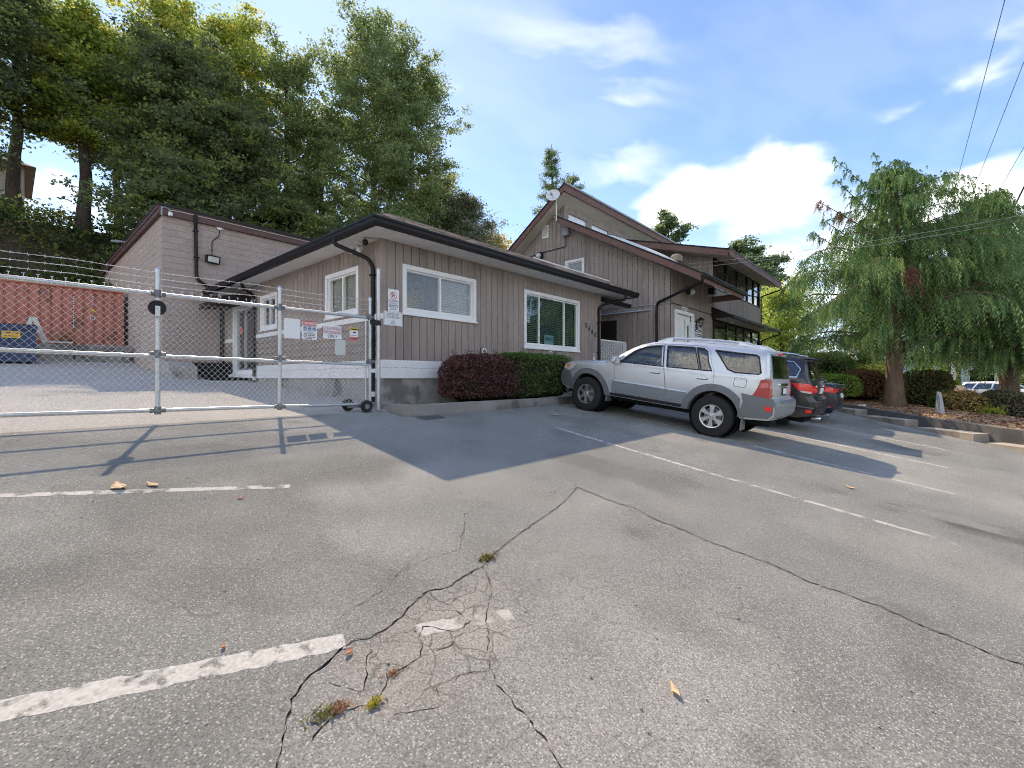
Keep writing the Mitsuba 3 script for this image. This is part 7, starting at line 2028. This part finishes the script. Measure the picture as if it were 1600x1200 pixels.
# ---- litter and weeds on the lot
def litter(key, label, c, size, m, seed, cat):
    r = np.random.default_rng(seed)
    gx_, gy_ = np.meshgrid(np.linspace(-1, 1, 9), np.linspace(-1, 1, 7))
    z = .25 * size * (meshkit.fbm(np.stack([gx_ * 1.2, gy_ * 1.2, gx_ * 0], -1), 3, seed) - .3) + .10 * size * gx_ ** 2
    edge = 1 - .35 * meshkit.noise(np.stack([gx_ * 3, gy_ * 3, gx_ * 0 + seed], -1), seed)
    a = r.uniform(0, PI)
    x = gx_ * size * edge * (1 - .35 * gy_ ** 2)
    y = gy_ * size * .42 * edge * (1 - .5 * gx_ ** 2)
    X_, Y_ = x * math.cos(a) - y * math.sin(a) + c[0], x * math.sin(a) + y * math.cos(a) + c[1]
    v = np.stack([X_.ravel(), Y_.ravel(), (lot_z(X_, Y_) + z + .012).ravel()], 1)
    v2 = v - [0, 0, .004]
    f = gridf(9, 7)
    obj(key, trimesh.Trimesh(np.vstack([v, v2]), np.vstack([f, f[:, ::-1] + len(v)]), process=False), m, smooth=False, label=label, cat=cat)


litter('paper_scrap', 'crumpled tan scrap lying on the faint line at the left', (.60, 4.74), .13, 'm_tan', 1, 'litter')
litter('paper_scrap', 'smaller torn tan scrap right beside the crumpled one', (.80, 4.68), .08, 'm_tan', 7, 'litter')
for i, (x, y, s, m, lab) in enumerate(((1.97, .81, .045, 'm_leaf_dry', 'dry curled leaf on the old asphalt near the bottom'), (7.55, 5.59, .09, 'm_leaf_dry', 'dry pale leaf on the shaded asphalt before the silver wagon'), (7.19, .68, .07, 'm_leaf_dry', 'dry leaf near the long shadow of the silver wagon'), (1.25, 4.04, .035, 'm_leaf_red', 'tiny red leaf below the end of the faint line'), (.64, 2.29, .022, 'm_leaf_red', 'tiny red leaf beside the thick white line'), (1.03, 1.915, .03, 'm_leaf_red', 'tiny rust coloured leaf where the main crack meets the white line'))):
    litter('dry_leaf', lab, (x, y), s, m, 20 + i, 'leaf')


def tuft(key, label, c, rad, pal, seed, n=160, h=.05):
    r = np.random.default_rng(seed)
    p = np.array([c[0], c[1], 0]) + np.stack([r.normal(0, rad[0], n), r.normal(0, rad[1], n), np.zeros(n)], 1)
    p[:, 2] = lot_z(0, p[:, 1]) + r.uniform(.0, h * .5, n)
    m, col = leaves_at(r, p, h, pal, droop=-.8, flat=.2, aspect=.28)
    obj(key, m, 'm_bush', color=col, label=label, cat='weed')


tuft('weed_tuft', 'yellow green weed growing in the main crack', (2.16, 2.17), (.04, .022), [(.20, .19, .04), (.12, .13, .03), (.26, .22, .06)], 1, 120, .035)
tuft('weed_tuft', 'green weed at the bottom end of the main crack', (.80, 1.68), (.03, .02), [(.16, .19, .05), (.25, .24, .07)], 2, 90, .026)
tuft('weed_tuft', 'rust coloured dry weed in the sandy crack', (1.11, 1.69), (.022, .010), [(.34, .20, .10), (.28, .19, .10)], 3, 60, .02)
tuft('weed_tuft', 'orange dry weed beside the green weed at the bottom', (.86, 1.665), (.02, .012), [(.36, .19, .11), (.32, .22, .12)], 4, 60, .03)
tuft('weed_tuft', 'small yellow weed in the lowest crack', (.97, 1.60), (.02, .012), [(.4, .38, .05), (.3, .3, .05)], 5, 70, .03)
r = np.random.default_rng(6)
c = np.stack([1.35 + r.normal(0, .12, 220), 21.62 + r.normal(0, .05, 220), 2.68 + np.abs(r.normal(0, .22, 220))], 1)
m, col = leaves_at(r, c, .09, [(.50, .25, .10), (.35, .20, .08), (.25, .25, .08)])
obj('rusty_weed', m, 'm_bush', color=col, label='rust coloured weed on the low concrete wall before the container', cat='weed', kind='stuff')
# loose stones on the asphalt close to the camera
r = np.random.default_rng(31)
n = 420
px_, py_ = r.uniform(-.5, 6.5, n), r.uniform(-.4, 5.5, n)
st_ = []
ico = trimesh.creation.icosphere(0, 1.0)
for x, y in zip(px_, py_):
    s = r.uniform(.003, .009)
    st_.append(trimesh.Trimesh(ico.vertices * r.uniform(.6, 1.2, (12, 1)) * s * [1, 1, .6] + [x, y, lot_z(x, y) + s * .3], ico.faces, process=False))
obj('loose_stones', cat_(*st_), 'm_concrete', kind='stuff', label='loose small stones scattered on the asphalt', cat='gravel')

# ------------------------------------------------------------------ groups of like things
GROUPS = {'maple_tree': 'trees on the wooded bank behind the buildings', 'poplar_tree': 'poplars on the bank above the office', 'conifer_tree': 'slim conifers behind the roof peak', 'cottonwood_tree': 'cottonwoods behind the two storey building',
          'broadleaf_tree': 'small trees between the building and the cedar', 'weeping_cedar': 'weeping cedars on the mulch bed', 'parked_car': 'cars parked side by side in the lot', 'distant_car': 'cars parked far down the street',
          'downspout': 'black downspouts on the buildings', 'flood_lamp': 'brown flood lamps on the two storey building', 'side_light': 'lamp arms under the warehouse eave', 'power_line': 'power lines at the top right', 'service_line': 'grey service wires',
          'white_post': 'white posts beyond the bed', 'dry_leaf': 'fallen leaves on the asphalt', 'paper_scrap': 'torn scraps on the faint line', 'weed_tuft': 'weeds in the asphalt cracks', 'barberry_bush': 'dark reddish bushes', 'round_shrub': 'rounded shrubs on the bed',
          'laurel_hedge': 'hedges beyond the parked cars', 'street_tree': 'trees far down the street', 'roadside_tree': 'row of trees across the street'}
for k in list(labels):
    b = k[:-4] if k[-4:-3] == '_' and k[-3:].isdigit() else k
    if b in GROUPS and '__' not in k:
        labels[k]['group'] = GROUPS[b]
